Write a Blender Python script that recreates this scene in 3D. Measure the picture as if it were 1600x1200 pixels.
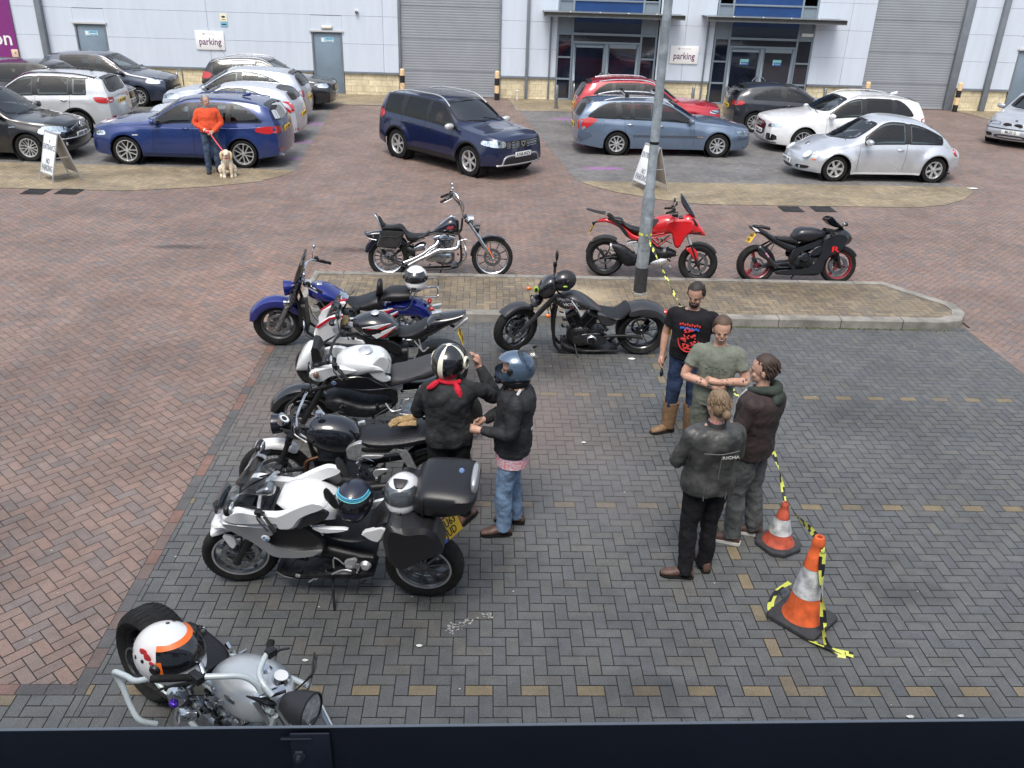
import bpy, bmesh, math, random
from math import sin, cos, pi, radians, sqrt, atan2
from mathutils import Vector, Matrix
from mathutils.bvhtree import BVHTree
random.seed(7)
for o in list(bpy.data.objects): bpy.data.objects.remove(o)
SC = bpy.context.scene
COL = SC.collection
V = Vector

# ---------------------------------------------------------------- camera
F_PX, TH, RO, YAW, CH = 1359.6, 0.4536, 0.0325, 0.0402, 4.681
_w = V((sin(YAW)*cos(TH), cos(YAW)*cos(TH), -sin(TH)))
_r = V((cos(YAW), -sin(YAW), 0)); _u = _r.cross(_w)
CR = _r*cos(RO) + _u*sin(RO); CU = -_r*sin(RO) + _u*cos(RO); CW = _w
cam = bpy.data.objects.new('camera', bpy.data.cameras.new('camera')); COL.objects.link(cam)
M3 = Matrix((CR, CU, -CW)).transposed()
cam.matrix_world = Matrix.Translation((0, 0, CH)) @ M3.to_4x4()
cam.data.sensor_width = 36; cam.data.lens = F_PX/1600*36
cam.data.clip_start = 0.05; cam.data.clip_end = 600
SC.camera = cam
# ---------------------------------------------------------------- light
SUN_EL, SUN_AZ = radians(62), radians(196)      # high overcast sun from behind the camera
w = bpy.data.worlds.new('World'); SC.world = w; w.use_nodes = True
nt = w.node_tree; bg = nt.nodes['Background']
sky = nt.nodes.new('ShaderNodeTexSky'); sky.sky_type = 'NISHITA'; sky.sun_disc = False
sky.sun_elevation = SUN_EL; sky.sun_rotation = SUN_AZ
sky.air_density = 1.6; sky.dust_density = 4.0; sky.ozone_density = 1.5
hsv = nt.nodes.new('ShaderNodeHueSaturation'); hsv.inputs['Saturation'].default_value = 0.62
nt.links.new(sky.outputs[0], hsv.inputs['Color']); nt.links.new(hsv.outputs[0], bg.inputs[0])
bg.inputs[1].default_value = 0.15
sl = bpy.data.lights.new('sun', 'SUN'); sl.energy = 1.3; sl.angle = radians(22); sl.color = (1, .965, .92)
so = bpy.data.objects.new('sun', sl); COL.objects.link(so)
sd = V((sin(SUN_AZ)*cos(SUN_EL), cos(SUN_AZ)*cos(SUN_EL), sin(SUN_EL)))
so.rotation_euler = sd.to_track_quat('Z', 'Y').to_euler()
SC.view_settings.view_transform = 'Standard'; SC.view_settings.look = 'None'
SC.view_settings.exposure = 0.7; SC.view_settings.gamma = 1
SC.render.engine = 'CYCLES'
try: SC.cycles.max_bounces = 7; SC.cycles.transparent_max_bounces = 14
except Exception: pass

# ---------------------------------------------------------------- measuring
def ray(px, py): return (CW + CR*((px-800)/F_PX) - CU*((py-600)/F_PX))
def ground(px, py, z=0.0):
    d = ray(px, py); t = (z-CH)/d.z; return V((0, 0, CH)) + d*t
# ---------------------------------------------------------------- materials
MATS = {}
def mat(name, col, rough=.5, metal=0., coat=0., bump=0., bscale=60., var=0., vscale=8., spec=.5, stretch=None, col2=None):
    if name in MATS: return MATS[name]
    m = bpy.data.materials.new(name); m.use_nodes = True; MATS[name] = m
    n = m.node_tree; b = n.nodes['Principled BSDF']; L = n.links
    b.inputs['Base Color'].default_value = (*col, 1); b.inputs['Roughness'].default_value = rough
    b.inputs['Metallic'].default_value = metal; b.inputs['Coat Weight'].default_value = coat
    b.inputs['Coat Roughness'].default_value = .05; b.inputs['Specular IOR Level'].default_value = spec
    tc = n.nodes.new('ShaderNodeTexCoord')
    mp = n.nodes.new('ShaderNodeMapping'); L.new(tc.outputs['Object'], mp.inputs[0])
    if stretch: mp.inputs['Scale'].default_value = stretch
    if var > 0 or col2:
        no = n.nodes.new('ShaderNodeTexNoise'); no.inputs['Scale'].default_value = vscale; no.inputs['Detail'].default_value = 5
        L.new(mp.outputs[0], no.inputs['Vector'])
        r = n.nodes.new('ShaderNodeValToRGB'); L.new(no.outputs[0], r.inputs[0])
        c2 = col2 or tuple(c*(1-var) for c in col)
        r.color_ramp.elements[0].position = .35; r.color_ramp.elements[1].position = .65
        r.color_ramp.elements[0].color = (*c2, 1); r.color_ramp.elements[1].color = (*[min(1, c*(1+var*.6)) for c in col], 1)
        L.new(r.outputs[0], b.inputs['Base Color'])
        mr = n.nodes.new('ShaderNodeMapRange'); L.new(no.outputs[0], mr.inputs[0])
        mr.inputs['To Min'].default_value = min(1, rough*1.25); mr.inputs['To Max'].default_value = rough*.8
        L.new(mr.outputs[0], b.inputs['Roughness'])
    if bump > 0:
        n2 = n.nodes.new('ShaderNodeTexNoise'); n2.inputs['Scale'].default_value = bscale; n2.inputs['Detail'].default_value = 4
        L.new(mp.outputs[0], n2.inputs['Vector'])
        bp = n.nodes.new('ShaderNodeBump'); bp.inputs['Strength'].default_value = min(1, bump); bp.inputs['Distance'].default_value = .01
        L.new(n2.outputs[0], bp.inputs['Height']); L.new(bp.outputs[0], b.inputs['Normal'])
    return m
def glassmat(name, tint, rough=.02, refl=1.45):
    if name in MATS: return MATS[name]
    m = bpy.data.materials.new(name); m.use_nodes = True; MATS[name] = m
    n = m.node_tree; L = n.links; n.nodes.clear()
    o = n.nodes.new('ShaderNodeOutputMaterial'); t = n.nodes.new('ShaderNodeBsdfTransparent'); t.inputs[0].default_value = (*tint, 1)
    g = n.nodes.new('ShaderNodeBsdfGlossy'); g.inputs['Roughness'].default_value = rough
    f = n.nodes.new('ShaderNodeFresnel'); f.inputs[0].default_value = refl
    x = n.nodes.new('ShaderNodeMixShader'); L.new(f.outputs[0], x.inputs[0]); L.new(t.outputs[0], x.inputs[1]); L.new(g.outputs[0], x.inputs[2])
    L.new(x.outputs[0], o.inputs[0]); return m
def paint(name, col, metal=.0, rough=.28, dirt=.1):
    return mat('paint_'+name, col, rough=rough, metal=metal, coat=1, var=dirt, vscale=2.5)
CHROME = mat('chrome', (.62, .63, .65), .12, 1, var=.25, vscale=14)
STEEL = mat('steel', (.36, .37, .38), .32, 1, var=.35, vscale=25)
ALU = mat('aluminium', (.60, .61, .62), .42, .75, var=.2, vscale=20)
DARKMET = mat('dark_metal', (.025, .026, .03), .42, .6, var=.5, vscale=20)
BLK = mat('black_plastic', (.009, .009, .010), .42, bump=.15, bscale=120)
BLKG = mat('black_gloss', (.008, .008, .010), .15, coat=1)
RUB = mat('rubber', (.009, .009, .009), .8, spec=.35, bump=.3, bscale=40, var=.35, vscale=12)
VINYL = mat('vinyl', (.009, .009, .011), .42, spec=.4, bump=.35, bscale=45)
LEATH = mat('leather', (.016, .015, .015), .5, bump=.5, bscale=30, var=.4, vscale=14)
GLASS = glassmat('car_glass', (.42, .48, .48), refl=1.6)
GLASSD = glassmat('privacy_glass', (.12, .13, .15), refl=1.6)
SCREEN = glassmat('windscreen', (.70, .74, .76), refl=2.3)
LENS = glassmat('lens', (.85, .88, .9), .03)
REDL = mat('red_lens', (.42, .012, .012), .15, coat=1)
ORL = mat('orange_lens', (.75, .16, .02), .2, coat=1)
WHT = mat('white_plastic', (.72, .72, .72), .35)
REFL = mat('reflector', (.8, .82, .85), .12, .9, var=.3, vscale=30)
YPL = mat('plate_yellow', (.80, .50, .03), .4)
WPL = mat('plate_white', (.72, .73, .72), .4)
INK = mat('ink', (.012, .012, .014), .5)
RUST = mat('brown_exhaust', (.12, .06, .035), .4, .8, var=.5, vscale=20)
# ---------------------------------------------------------------- mesh builder
def cr(pts, n):
    """Catmull-Rom through tuples"""
    if len(pts) < 3 or n <= 1: return [tuple(p) for p in pts]
    out = []
    P = [pts[0]]+list(pts)+[pts[-1]]
    for i in range(1, len(P)-2):
        a, b, c, d = P[i-1], P[i], P[i+1], P[i+2]
        for k in range(n):
            t = k/n
            out.append(tuple(.5*((2*b[j])+(-a[j]+c[j])*t+(2*a[j]-5*b[j]+4*c[j]-d[j])*t*t+(-a[j]+3*b[j]-3*c[j]+d[j])*t**3) for j in range(len(b))))
    out.append(tuple(P[-2])); return out
def frame_of(d):
    d = d.normalized(); a = V((0, 0, 1)) if abs(d.z) < .9 else V((1, 0, 0))
    s = d.cross(a).normalized(); return s, s.cross(d).normalized()
class MB:
    def __init__(s): s.v = []; s.f = []; s.m = []; s.cm = 0
    def add(s, vs, fs):
        o = len(s.v); s.v += [tuple(v) for v in vs]; s.f += [tuple(i+o for i in f) for f in fs]; s.m += [s.cm]*len(fs); return s
    def box(s, c, d, R=None, taper=1.):
        x, y, z = d[0]/2, d[1]/2, d[2]/2; vs = []
        for k in (-1, 1):
            t = taper if k > 0 else 1
            for a, b in ((-1, -1), (1, -1), (1, 1), (-1, 1)):
                p = V((a*x*t, b*y*t, k*z));  p = (R @ p) if R else p
                vs.append(p+V(c))
        return s.add(vs, [(3, 2, 1, 0), (4, 5, 6, 7), (0, 1, 5, 4), (1, 2, 6, 5), (2, 3, 7, 6), (3, 0, 4, 7)])
    def bar(s, a, b, w, h):
        a, b = V(a), V(b); d = b-a; sx, up = frame_of(d); vs = []
        for p in (a, b):
            for i, j in ((-1, -1), (1, -1), (1, 1), (-1, 1)): vs.append(p+sx*(i*w/2)+up*(j*h/2))
        return s.add(vs, [(0, 1, 2, 3), (7, 6, 5, 4), (4, 5, 1, 0), (5, 6, 2, 1), (6, 7, 3, 2), (7, 4, 0, 3)])
    def rings(s, R, cap=True, closed=False):
        n = len(R[0]); vs = [p for r in R for p in r]; fs = []
        m = len(R)
        for i in range(m-(0 if closed else 1)):
            for j in range(n):
                a = i*n+j; b = i*n+(j+1) % n; c = ((i+1) % m)*n+(j+1) % n; d = ((i+1) % m)*n+j
                fs.append((a, b, c, d))
        if cap and not closed: fs += [tuple(range(n))[::-1], tuple((m-1)*n+k for k in range(n))]
        return s.add(vs, fs)
    def tube(s, pts, r, n=8, sub=4, closed=False, cap=True, flat=1.):
        """pts: (x,y,z) or (x,y,z,r)"""
        P = [tuple(p) if len(p) == 4 else (*p, r) for p in pts]
        if closed: P = cr(P+[P[0]], sub)[:-1]
        else: P = cr(P, sub)
        R = []; prev = None
        for i, p in enumerate(P):
            a = V(P[max(i-1, 0)][:3]) if not closed else V(P[i-1][:3]); b = V(P[min(i+1, len(P)-1)][:3]) if not closed else V(P[(i+1) % len(P)][:3])
            d = (b-a)
            if d.length < 1e-7: d = V((0, 0, 1))
            d.normalize()
            if prev is None: sx, up = frame_of(d)
            else:
                sx = prev-d*prev.dot(d)
                if sx.length < 1e-5: sx, _ = frame_of(d)
                sx.normalize(); up = sx.cross(d).normalized()
            prev = sx
            R.append([V(p[:3])+(sx*cos(2*pi*k/n)*flat+up*sin(2*pi*k/n))*p[3] for k in range(n)])
        return s.rings(R, cap, closed)
    def cyl(s, a, b, r, r2=None, n=16): return s.tube([(*a, r), (*b, r if r2 is None else r2)], r, n, 1)
    def lathe(s, prof, c=(0, 0, 0), ax=(0, 1, 0), n=32, cap=False, arc=(0, 1)):
        """prof: (radius, height along axis)"""
        ax = V(ax).normalized(); sx, up = frame_of(ax); c = V(c); R = []
        full = arc == (0, 1); N = n if full else n+1
        for k in range(N):
            t = 2*pi*(arc[0]+(arc[1]-arc[0])*k/n); e = sx*cos(t)+up*sin(t)
            R.append([c+e*r+ax*h for r, h in prof])
        m = len(prof); vs = [p for r in R for p in r]; fs = []
        for i in range(N if full else N-1):
            for j in range(m-1):
                a = i*m+j; b = ((i+1) % N)*m+j
                fs.append((a, a+1, b+1, b))
        return s.add(vs, fs)
    def ell(s, c, r, n=16, m=10, R=None, e=1.):
        vs = []; c = V(c)
        for i in range(m+1):
            ph = pi*i/m
            for k in range(n):
                t = 2*pi*k/n; q = lambda a: math.copysign(abs(a)**e, a)
                p = V((r[0]*q(cos(t))*q(sin(ph)), r[1]*q(sin(t))*q(sin(ph)), r[2]*q(cos(ph))))
                vs.append(((R @ p) if R else p)+c)
        fs = []
        for i in range(m):
            for k in range(n): fs.append((i*n+k, (i+1)*n+k, (i+1)*n+(k+1) % n, i*n+(k+1) % n))
        return s.add(vs, fs)
    def prism(s, poly, y0, y1, ax='y', inset=0.):
        """outline in the plane across ax, extruded y0..y1; inset shrinks the y1 face (chamfer)"""
        def P(a, b, h): return {'y': (a, h, b), 'x': (h, a, b), 'z': (a, b, h)}[ax]
        n = len(poly)
        L = [[P(a, b, y0) for a, b in poly]]
        if inset:
            cx = sum(p[0] for p in poly)/n; cy = sum(p[1] for p in poly)/n
            q = []
            for a, b in poly:
                d = V((cx-a, cy-b)); l = max(d.length, 1e-6); k = min(inset/l, .8); q.append((a+d.x*k, b+d.y*k))
            ym = y1-(y1-y0)*min(.5, inset/abs(y1-y0+1e-9)*.8) if abs(y1-y0) > 1e-9 else y1
            L += [[P(a, b, ym) for a, b in poly], [P(a, b, y1) for a, b in q]]
        else: L.append([P(a, b, y1) for a, b in poly])
        return s.rings(L)
    def sec(s, st, n=20, sub=3, e=.8):
        """loft along x; station = (x, ztop, zbot, halfwidth[, ycentre[, e]])"""
        st = [(*q, *((0., e)[len(q)-4:])) if len(q) < 6 else q for q in st]
        S = cr(st, sub); R = []
        q = lambda a, ee: math.copysign(abs(a)**ee, a)
        for x, zt, zb, hw, yc, ee in S:
            zc, hz = (zt+zb)/2, max(abs(zt-zb)/2, 1e-3); hw = max(hw, 1e-3)
            R.append([(x, yc+hw*q(cos(2*pi*k/n), ee), zc+hz*q(sin(2*pi*k/n), ee)) for k in range(n)])
        return s.rings(R)
    def text(s, txt, size, M, ext=.002):
        me = textmesh(txt); 
        k = size
        return s.add([M @ V((v.co.x*k, v.co.y*k, ext if v.co.z > 0 else 0)) for v in me.vertices], [tuple(p.vertices) for p in me.polygons])
    def mirror(s):
        n = len(s.v); vs = [(x, -y, z) for x, y, z in s.v]; s.v += vs
        k = len(s.f); s.f += [tuple(i+n for i in f)[::-1] for f in s.f]; s.m += s.m[:k]; return s
    def build(s, name, material, parent=None, ang=38, bevel=0., mods=None, merge=1e-5):
        me = bpy.data.meshes.new(name); bm = bmesh.new()
        bv = [bm.verts.new(v) for v in s.v]
        for f, mi in zip(s.f, s.m):
            try:
                g = bm.faces.new([bv[i] for i in f]); g.material_index = mi
            except ValueError: pass
        bmesh.ops.remove_doubles(bm, verts=bm.verts, dist=merge)
        bmesh.ops.dissolve_degenerate(bm, edges=bm.edges, dist=1e-6)
        bmesh.ops.recalc_face_normals(bm, faces=bm.faces)
        if bevel:
            es = [e for e in bm.edges if len(e.link_faces) == 2 and e.calc_face_angle(0) > radians(35)]
            if es: bmesh.ops.bevel(bm, geom=es, offset=bevel, segments=2, profile=.5, affect='EDGES', clamp_overlap=True)
        a = radians(ang)
        for f in bm.faces: f.smooth = True
        for e in bm.edges:
            if len(e.link_faces) == 2: e.smooth = e.calc_face_angle(0) < a
        bm.to_mesh(me); bm.free()
        for mm in (material if isinstance(material, (list, tuple)) else [material]): me.materials.append(mm)
        o = bpy.data.objects.new(name, me); COL.objects.link(o)
        if parent: o.parent = parent
        return o
TM = {}
def textmesh(t):
    if t in TM: return TM[t]
    c = bpy.data.curves.new('t', 'FONT'); c.body = t; c.align_x = 'CENTER'; c.align_y = 'CENTER'; c.resolution_u = 2; c.extrude = .01
    c.offset = .012
    o = bpy.data.objects.new('t', c); COL.objects.link(o)
    dg = bpy.context.evaluated_depsgraph_get(); dg.update()
    me = bpy.data.meshes.new_from_object(o.evaluated_get(dg)); bpy.data.objects.remove(o); TM[t] = me
    return me
def tag(o, label=None, cat=None, group=None, kind=None):
    for k, v in (('label', label), ('category', cat), ('group', group), ('kind', kind)):
        if v: o[k] = v
    return o
def thing(name, label, cat, loc=(0, 0, 0), rz=0., group=None, lean=0.):
    o = bpy.data.objects.new(name, None); COL.objects.link(o); o.location = loc; o.rotation_euler = (lean, 0, rz)
    return tag(o, label, cat, group)
def rotz(a): return Matrix.Rotation(a, 4, 'Z')
def copy_tree(o, parent=None):
    c = o.copy(); COL.objects.link(c)
    if parent: c.parent = parent
    for ch in o.children: copy_tree(ch, c)
    return c
def smooth_poly(p, it=2, w=.25):
    for _ in range(it):
        q = []
        for i in range(len(p)):
            a, b = V(p[i]), V(p[(i+1) % len(p)]); q += [tuple(a.lerp(b, w)), tuple(a.lerp(b, 1-w))]
        p = q
    return p
def clip(poly, a, b, c):
    """keep a*x+b*y<=c"""
    out = []
    for i in range(len(poly)):
        p, q = poly[i], poly[(i+1) % len(poly)]; dp = a*p[0]+b*p[1]-c; dq = a*q[0]+b*q[1]-c
        if dp <= 0: out.append(p)
        if (dp < 0 < dq) or (dq < 0 < dp):
            t = dp/(dp-dq); out.append((p[0]+(q[0]-p[0])*t, p[1]+(q[1]-p[1])*t))
    return out
# ================================================================ ground
def brickmat(name, speck=.0, stains=(), grime=.35, wet=.6):
    m = bpy.data.materials.new(name); m.use_nodes = True
    n = m.node_tree; L = n.links; b = n.nodes['Principled BSDF']
    a = n.nodes.new('ShaderNodeVertexColor'); a.layer_name = 'tone'
    g = n.nodes.new('ShaderNodeNewGeometry')
    def noise(sc, det=5, dist=0):
        t = n.nodes.new('ShaderNodeTexNoise'); t.inputs['Scale'].default_value = sc; t.inputs['Detail'].default_value = det
        t.inputs['Distortion'].default_value = dist; L.new(g.outputs['Position'], t.inputs['Vector']); return t
    def ramp(src, p0, p1, c0, c1):
        r = n.nodes.new('ShaderNodeValToRGB'); L.new(src, r.inputs[0]); e = r.color_ramp.elements
        e[0].position, e[1].position = p0, p1; e[0].color, e[1].color = (*c0, 1), (*c1, 1); return r
    def mixc(mode, fac, A, B):
        x = n.nodes.new('ShaderNodeMix'); x.data_type = 'RGBA'; x.blend_type = mode
        if isinstance(fac, (int, float)): x.inputs[0].default_value = fac
        else: L.new(fac, x.inputs[0])
        for s_, v_ in ((x.inputs[6], A), (x.inputs[7], B)):
            if isinstance(v_, tuple): s_.default_value = (*v_, 1)
            else: L.new(v_, s_)
        return x.outputs[2]
    c = a.outputs[0]
    c = mixc('MULTIPLY', 1, c, ramp(noise(90, 6).outputs[0], .3, .75, (.72,)*3, (1.22,)*3).outputs[0])
    c = mixc('MULTIPLY', grime, c, ramp(noise(.9, 6, .6).outputs[0], .35, .62, (.45, .44, .43), (1.15,)*3).outputs[0])
    c = mixc('MULTIPLY', .35, c, ramp(noise(7, 4, .3).outputs[0], .35, .6, (.6,)*3, (1.12,)*3).outputs[0])
    if speck:
        vo = n.nodes.new('ShaderNodeTexVoronoi'); vo.inputs['Scale'].default_value = 26; L.new(g.outputs['Position'], vo.inputs['Vector'])
        sx = n.nodes.new('ShaderNodeSeparateColor'); L.new(vo.outputs['Color'], sx.inputs[0])
        k1 = n.nodes.new('ShaderNodeMath'); k1.operation = 'MULTIPLY_ADD'; L.new(sx.outputs[0], k1.inputs[0]); k1.inputs[1].default_value = .16; k1.inputs[2].default_value = -.105
        k2 = n.nodes.new('ShaderNodeMath'); k2.operation = 'LESS_THAN'; L.new(vo.outputs['Distance'], k2.inputs[0]); L.new(k1.outputs[0], k2.inputs[1])
        k3 = n.nodes.new('ShaderNodeMath'); k3.operation = 'MULTIPLY'; L.new(k2.outputs[0], k3.inputs[0]); k3.inputs[1].default_value = speck
        c = mixc('MIX', k3.outputs[0], c, (.30, .30, .29))
    for (x, y, rx, ry, colr, amt, mode) in stains:
        mp = n.nodes.new('ShaderNodeMapping'); mp.vector_type = 'POINT'; L.new(g.outputs['Position'], mp.inputs[0])
        mp.inputs['Location'].default_value = (-x/rx, -y/ry, 0); mp.inputs['Scale'].default_value = (1/rx, 1/ry, 0)
        ln = n.nodes.new('ShaderNodeVectorMath'); ln.operation = 'LENGTH'; L.new(mp.outputs[0], ln.inputs[0])
        ns = noise(3.2/max(min(rx, ry), .15)*.3, 5, .5)
        ad = n.nodes.new('ShaderNodeMath'); ad.operation = 'MULTIPLY_ADD'; L.new(ns.outputs[0], ad.inputs[0]); ad.inputs[1].default_value = 1.3; L.new(ln.outputs['Value'], ad.inputs[2])
        r = ramp(ad.outputs[0], .0, 1., (1, 1, 1), (0, 0, 0)); r.color_ramp.elements[0].position = .95; r.color_ramp.elements[1].position = 1.0
        mr = n.nodes.new('ShaderNodeMapRange'); L.new(ad.outputs[0], mr.inputs[0]); mr.inputs['From Min'].default_value = 1.0; mr.inputs['From Max'].default_value = 1.75
        mr.inputs['To Min'].default_value = amt; mr.inputs['To Max'].default_value = 0
        c = mixc(mode, mr.outputs[0], c, colr)
    L.new(c, b.inputs['Base Color'])
    rr = n.nodes.new('ShaderNodeMapRange'); L.new(noise(2.5, 5).outputs[0], rr.inputs[0]); rr.inputs['To Min'].default_value = wet-.15; rr.inputs['To Max'].default_value = wet+.2
    L.new(rr.outputs[0], b.inputs['Roughness']); b.inputs['Specular IOR Level'].default_value = .55
    bp = n.nodes.new('ShaderNodeBump'); bp.inputs['Strength'].default_value = .35; bp.inputs['Distance'].default_value = .006
    L.new(noise(130, 5).outputs[0], bp.inputs['Height']); L.new(bp.outputs[0], b.inputs['Normal'])
    return m
RED = [((0.230, 0.158, 0.131), 5), ((0.216, 0.153, 0.128), 4), ((0.201, 0.151, 0.131), 3), ((0.183, 0.147, 0.135), 3), ((0.244, 0.165, 0.133), 2), ((0.221, 0.165, 0.141), 2)]
GREY = [((0.111, 0.115, 0.114), 5), ((0.104, 0.108, 0.109), 4), ((0.117, 0.120, 0.117), 3), ((0.120, 0.118, 0.111), 1), ((0.099, 0.104, 0.109), 3)]
BAY = [((0.179, 0.173, 0.166), 5), ((0.163, 0.158, 0.155), 4), ((0.199, 0.186, 0.172), 2), ((0.150, 0.150, 0.155), 3)]
YEL = [((0.304, 0.244, 0.155), 5), ((0.276, 0.223, 0.146), 4), ((0.253, 0.210, 0.146), 3), ((0.322, 0.258, 0.164), 2)]
BUFF = [((0.221, 0.178, 0.119), 5), ((0.193, 0.158, 0.112), 4), ((0.246, 0.194, 0.128), 3), ((0.169, 0.142, 0.107), 3)]
def pick(pal, rnd):
    t = rnd.random()*sum(w for _, w in pal)
    for c, w_ in pal:
        t -= w_
        if t <= 0: break
    k = rnd.uniform(.95, 1.05); return tuple(x*k for x in c)
def pave(name, poly, pal, material, z=0., ang=0., ux=.1, uy=.1, off=(0, 0), special=None, gap=.0042, mort=(.024, .023, .021), seed=1):
    """one sheet of herringbone blocks, cut to a convex outline (counter-clockwise)"""
    rnd = random.Random(seed); vs = []; fs = []; cols = []
    ca, sa = cos(ang), sin(ang)
    loc = [((x*ca+y*sa), (-x*sa+y*ca)) for x, y in poly]
    x0 = int(math.floor((min(p[0] for p in loc)-off[0])/ux))-2; x1 = int((max(p[0] for p in loc)-off[0])/ux)+2
    y0 = int(math.floor((min(p[1] for p in loc)-off[1])/uy))-2; y1 = int((max(p[1] for p in loc)-off[1])/uy)+2
    E_ = []
    for i in range(len(loc)):
        p, q = loc[i], loc[(i+1) % len(loc)]; a, b = q[1]-p[1], -(q[0]-p[0]); l = sqrt(a*a+b*b); E_.append((a/l, b/l, (a*p[0]+b*p[1])/l))
    vs += [(x, y, z-.0045) for x, y in poly]; fs.append(tuple(range(len(poly)))); cols.append(mort)
    for i in range(x0, x1):
        for j in range(y0, y1):
            k = (i-j) % 4
            if k == 0: w_, h_ = 2, 1
            elif k == 3: w_, h_ = 1, 2
            else: continue
            ax, ay = i*ux+off[0], j*uy+off[1]; bx, by = ax+w_*ux, ay+h_*uy
            cx, cy = (ax+bx)/2, (ay+by)/2
            d = max(a*cx+b*cy-c for a, b, c in E_)
            if d > .15: continue
            wx, wy = cx*ca-cy*sa, cx*sa+cy*ca
            if abs(wx) > .66*wy+3.2: continue
            g = gap if wy < 9 else gap*(.75 if wy < 18 else .6)
            q = [(ax+g, ay+g), (bx-g, ay+g), (bx-g, by-g), (ax+g, by-g)]
            if d > -.15:
                for a, b, c in E_:
                    q = clip(q, a, b, c-.002)
                    if len(q) < 3: break
                if len(q) < 3: continue
            col = pick(pal, rnd)
            if special:
                s_ = special(i, j, k)
                if s_: col = pick(s_, rnd)
            tx, ty = rnd.gauss(0, .005), rnd.gauss(0, .005)
            n0 = len(vs)
            for (u, v) in q: vs.append((u*ca-v*sa, u*sa+v*ca, z+tx*(u-cx)+ty*(v-cy)))
            fs.append(tuple(range(n0, len(vs)))); cols.append(col)
    me = bpy.data.meshes.new(name); me.from_pydata(vs, [], fs)
    ca_ = me.color_attributes.new('tone', 'FLOAT_COLOR', 'CORNER'); flat = []
    for p, c in zip(me.polygons, cols): flat += [*c, 1]*p.loop_total
    ca_.data.foreach_set('color', flat); me.materials.append(material)
    o = bpy.data.objects.new(name, me); COL.objects.link(o); return tag(o, kind='structure')
def course(name, pts, width, blen, pal, material, z, seed=3, cycle=1):
    """rows of blocks laid end to end along a line"""
    rnd = random.Random(seed); vs = []; fs = []; cols = []
    for (p, q) in zip(pts[:-1], pts[1:]):
        p, q = V(p), V(q); d = q-p; L_ = d.length; d.normalize(); s_ = V((-d.y, d.x)); t = 0
        n0 = len(vs); vs += [(*(p-s_*width/2), z-.003), (*(q-s_*width/2), z-.003), (*(q+s_*width/2), z-.003), (*(p+s_*width/2), z-.003)]
        fs.append((n0, n0+1, n0+2, n0+3)); cols.append((.035, .034, .032))
        while t < L_:
            e = min(t+blen, L_); n0 = len(vs)
            for a, b in ((t+.003, -1), (e-.003, -1), (e-.003, 1), (t+.003, 1)): vs.append((*(p+d*a+s_*(b*(width/2-.003))), z+rnd.uniform(0, .0012)))
            fs.append((n0, n0+1, n0+2, n0+3)); cols.append(pick(pal, rnd)); t = e
    me = bpy.data.meshes.new(name); me.from_pydata(vs, [], fs)
    ca_ = me.color_attributes.new('tone', 'FLOAT_COLOR', 'CORNER'); flat = []
    for p, c in zip(me.polygons, cols): flat += [*c, 1]*p.loop_total
    ca_.data.foreach_set('color', flat); me.materials.append(material)
    o = bpy.data.objects.new(name, me); COL.objects.link(o); return tag(o, kind='structure')
# far sheet that reaches the horizon
b = MB(); b.add([(-250, -60, -.02), (250, -60, -.02), (250, 350, -.02), (-250, 350, -.02)], [(0, 1, 2, 3)])
tag(b.build('ground', mat('far_paving', (.16, .12, .10), .8, var=.3, vscale=1.5, bump=.3, bscale=30)), kind='structure')
DK = (.35, .34, .33)
M_RED = brickmat('red_block', 0.25, [(-5.3, 14.85, .62, .16, (.34, .33, .33), .75, 'MULTIPLY'), (-1.9, 14.9, 1.0, .20, (.30, .27, .26), .85, 'MULTIPLY'),
    (-3.3, 13.0, 1.9, 2.0, (1.35, 1.2, 1.08), .5, 'MULTIPLY'), (-5.0, 7.6, .14, .06, (.2, .2, .2), .8, 'MULTIPLY'), (-5.2, 9.5, 1.6, 1.1, (.62, .60, .60), .5, 'MULTIPLY'), (-4.6, 6.2, .9, 1.3, (.6, .58, .58), .45, 'MULTIPLY'), (5.5, 16.3, 3.2, .5, (.7, .68, .68), .5, 'MULTIPLY'), (-1.5, 25.5, .35, 5, (.7, .68, .68), .5, 'MULTIPLY')], .34)
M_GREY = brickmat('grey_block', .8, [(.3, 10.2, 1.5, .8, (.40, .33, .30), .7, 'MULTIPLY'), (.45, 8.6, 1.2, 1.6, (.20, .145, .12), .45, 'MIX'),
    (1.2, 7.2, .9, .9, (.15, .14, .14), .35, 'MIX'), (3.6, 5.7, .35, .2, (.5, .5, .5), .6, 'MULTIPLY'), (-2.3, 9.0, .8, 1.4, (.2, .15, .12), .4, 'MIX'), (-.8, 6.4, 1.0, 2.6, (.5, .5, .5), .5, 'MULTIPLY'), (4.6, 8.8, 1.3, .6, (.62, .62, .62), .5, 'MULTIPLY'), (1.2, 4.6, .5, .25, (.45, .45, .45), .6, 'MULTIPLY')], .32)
M_YEL = brickmat('yellow_block', .1, [], .5)
M_BUFF = brickmat('island_block', .5, [(1.6, 12.5, .55, .5, (.42, .34, .22), .75, 'MIX')], .6)
PK = (.30, .13, .33)
M_BAY = brickmat('bay_block', .15, [(3.0, 22.1, .62, .22, PK, .85, 'MIX'), (2.95, 25.1, .4, .3, PK, .5, 'MIX'), (2.6, 29.6, .5, .35, PK, .6, 'MIX'),
    (-4.85, 22.4, .45, .25, PK, .5, 'MIX'), (-4.95, 24.6, .5, .25, PK, .6, 'MIX'), (-5.0, 27.5, .6, .3, PK, .6, 'MIX')], .4)
XL = -2.72; UY = .0985; OX, OY = -.879, 4.562
MARK = [((0.207, 0.166, 0.102), 4), ((0.186, 0.154, 0.102), 3), ((0.170, 0.142, 0.097), 2)]
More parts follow.
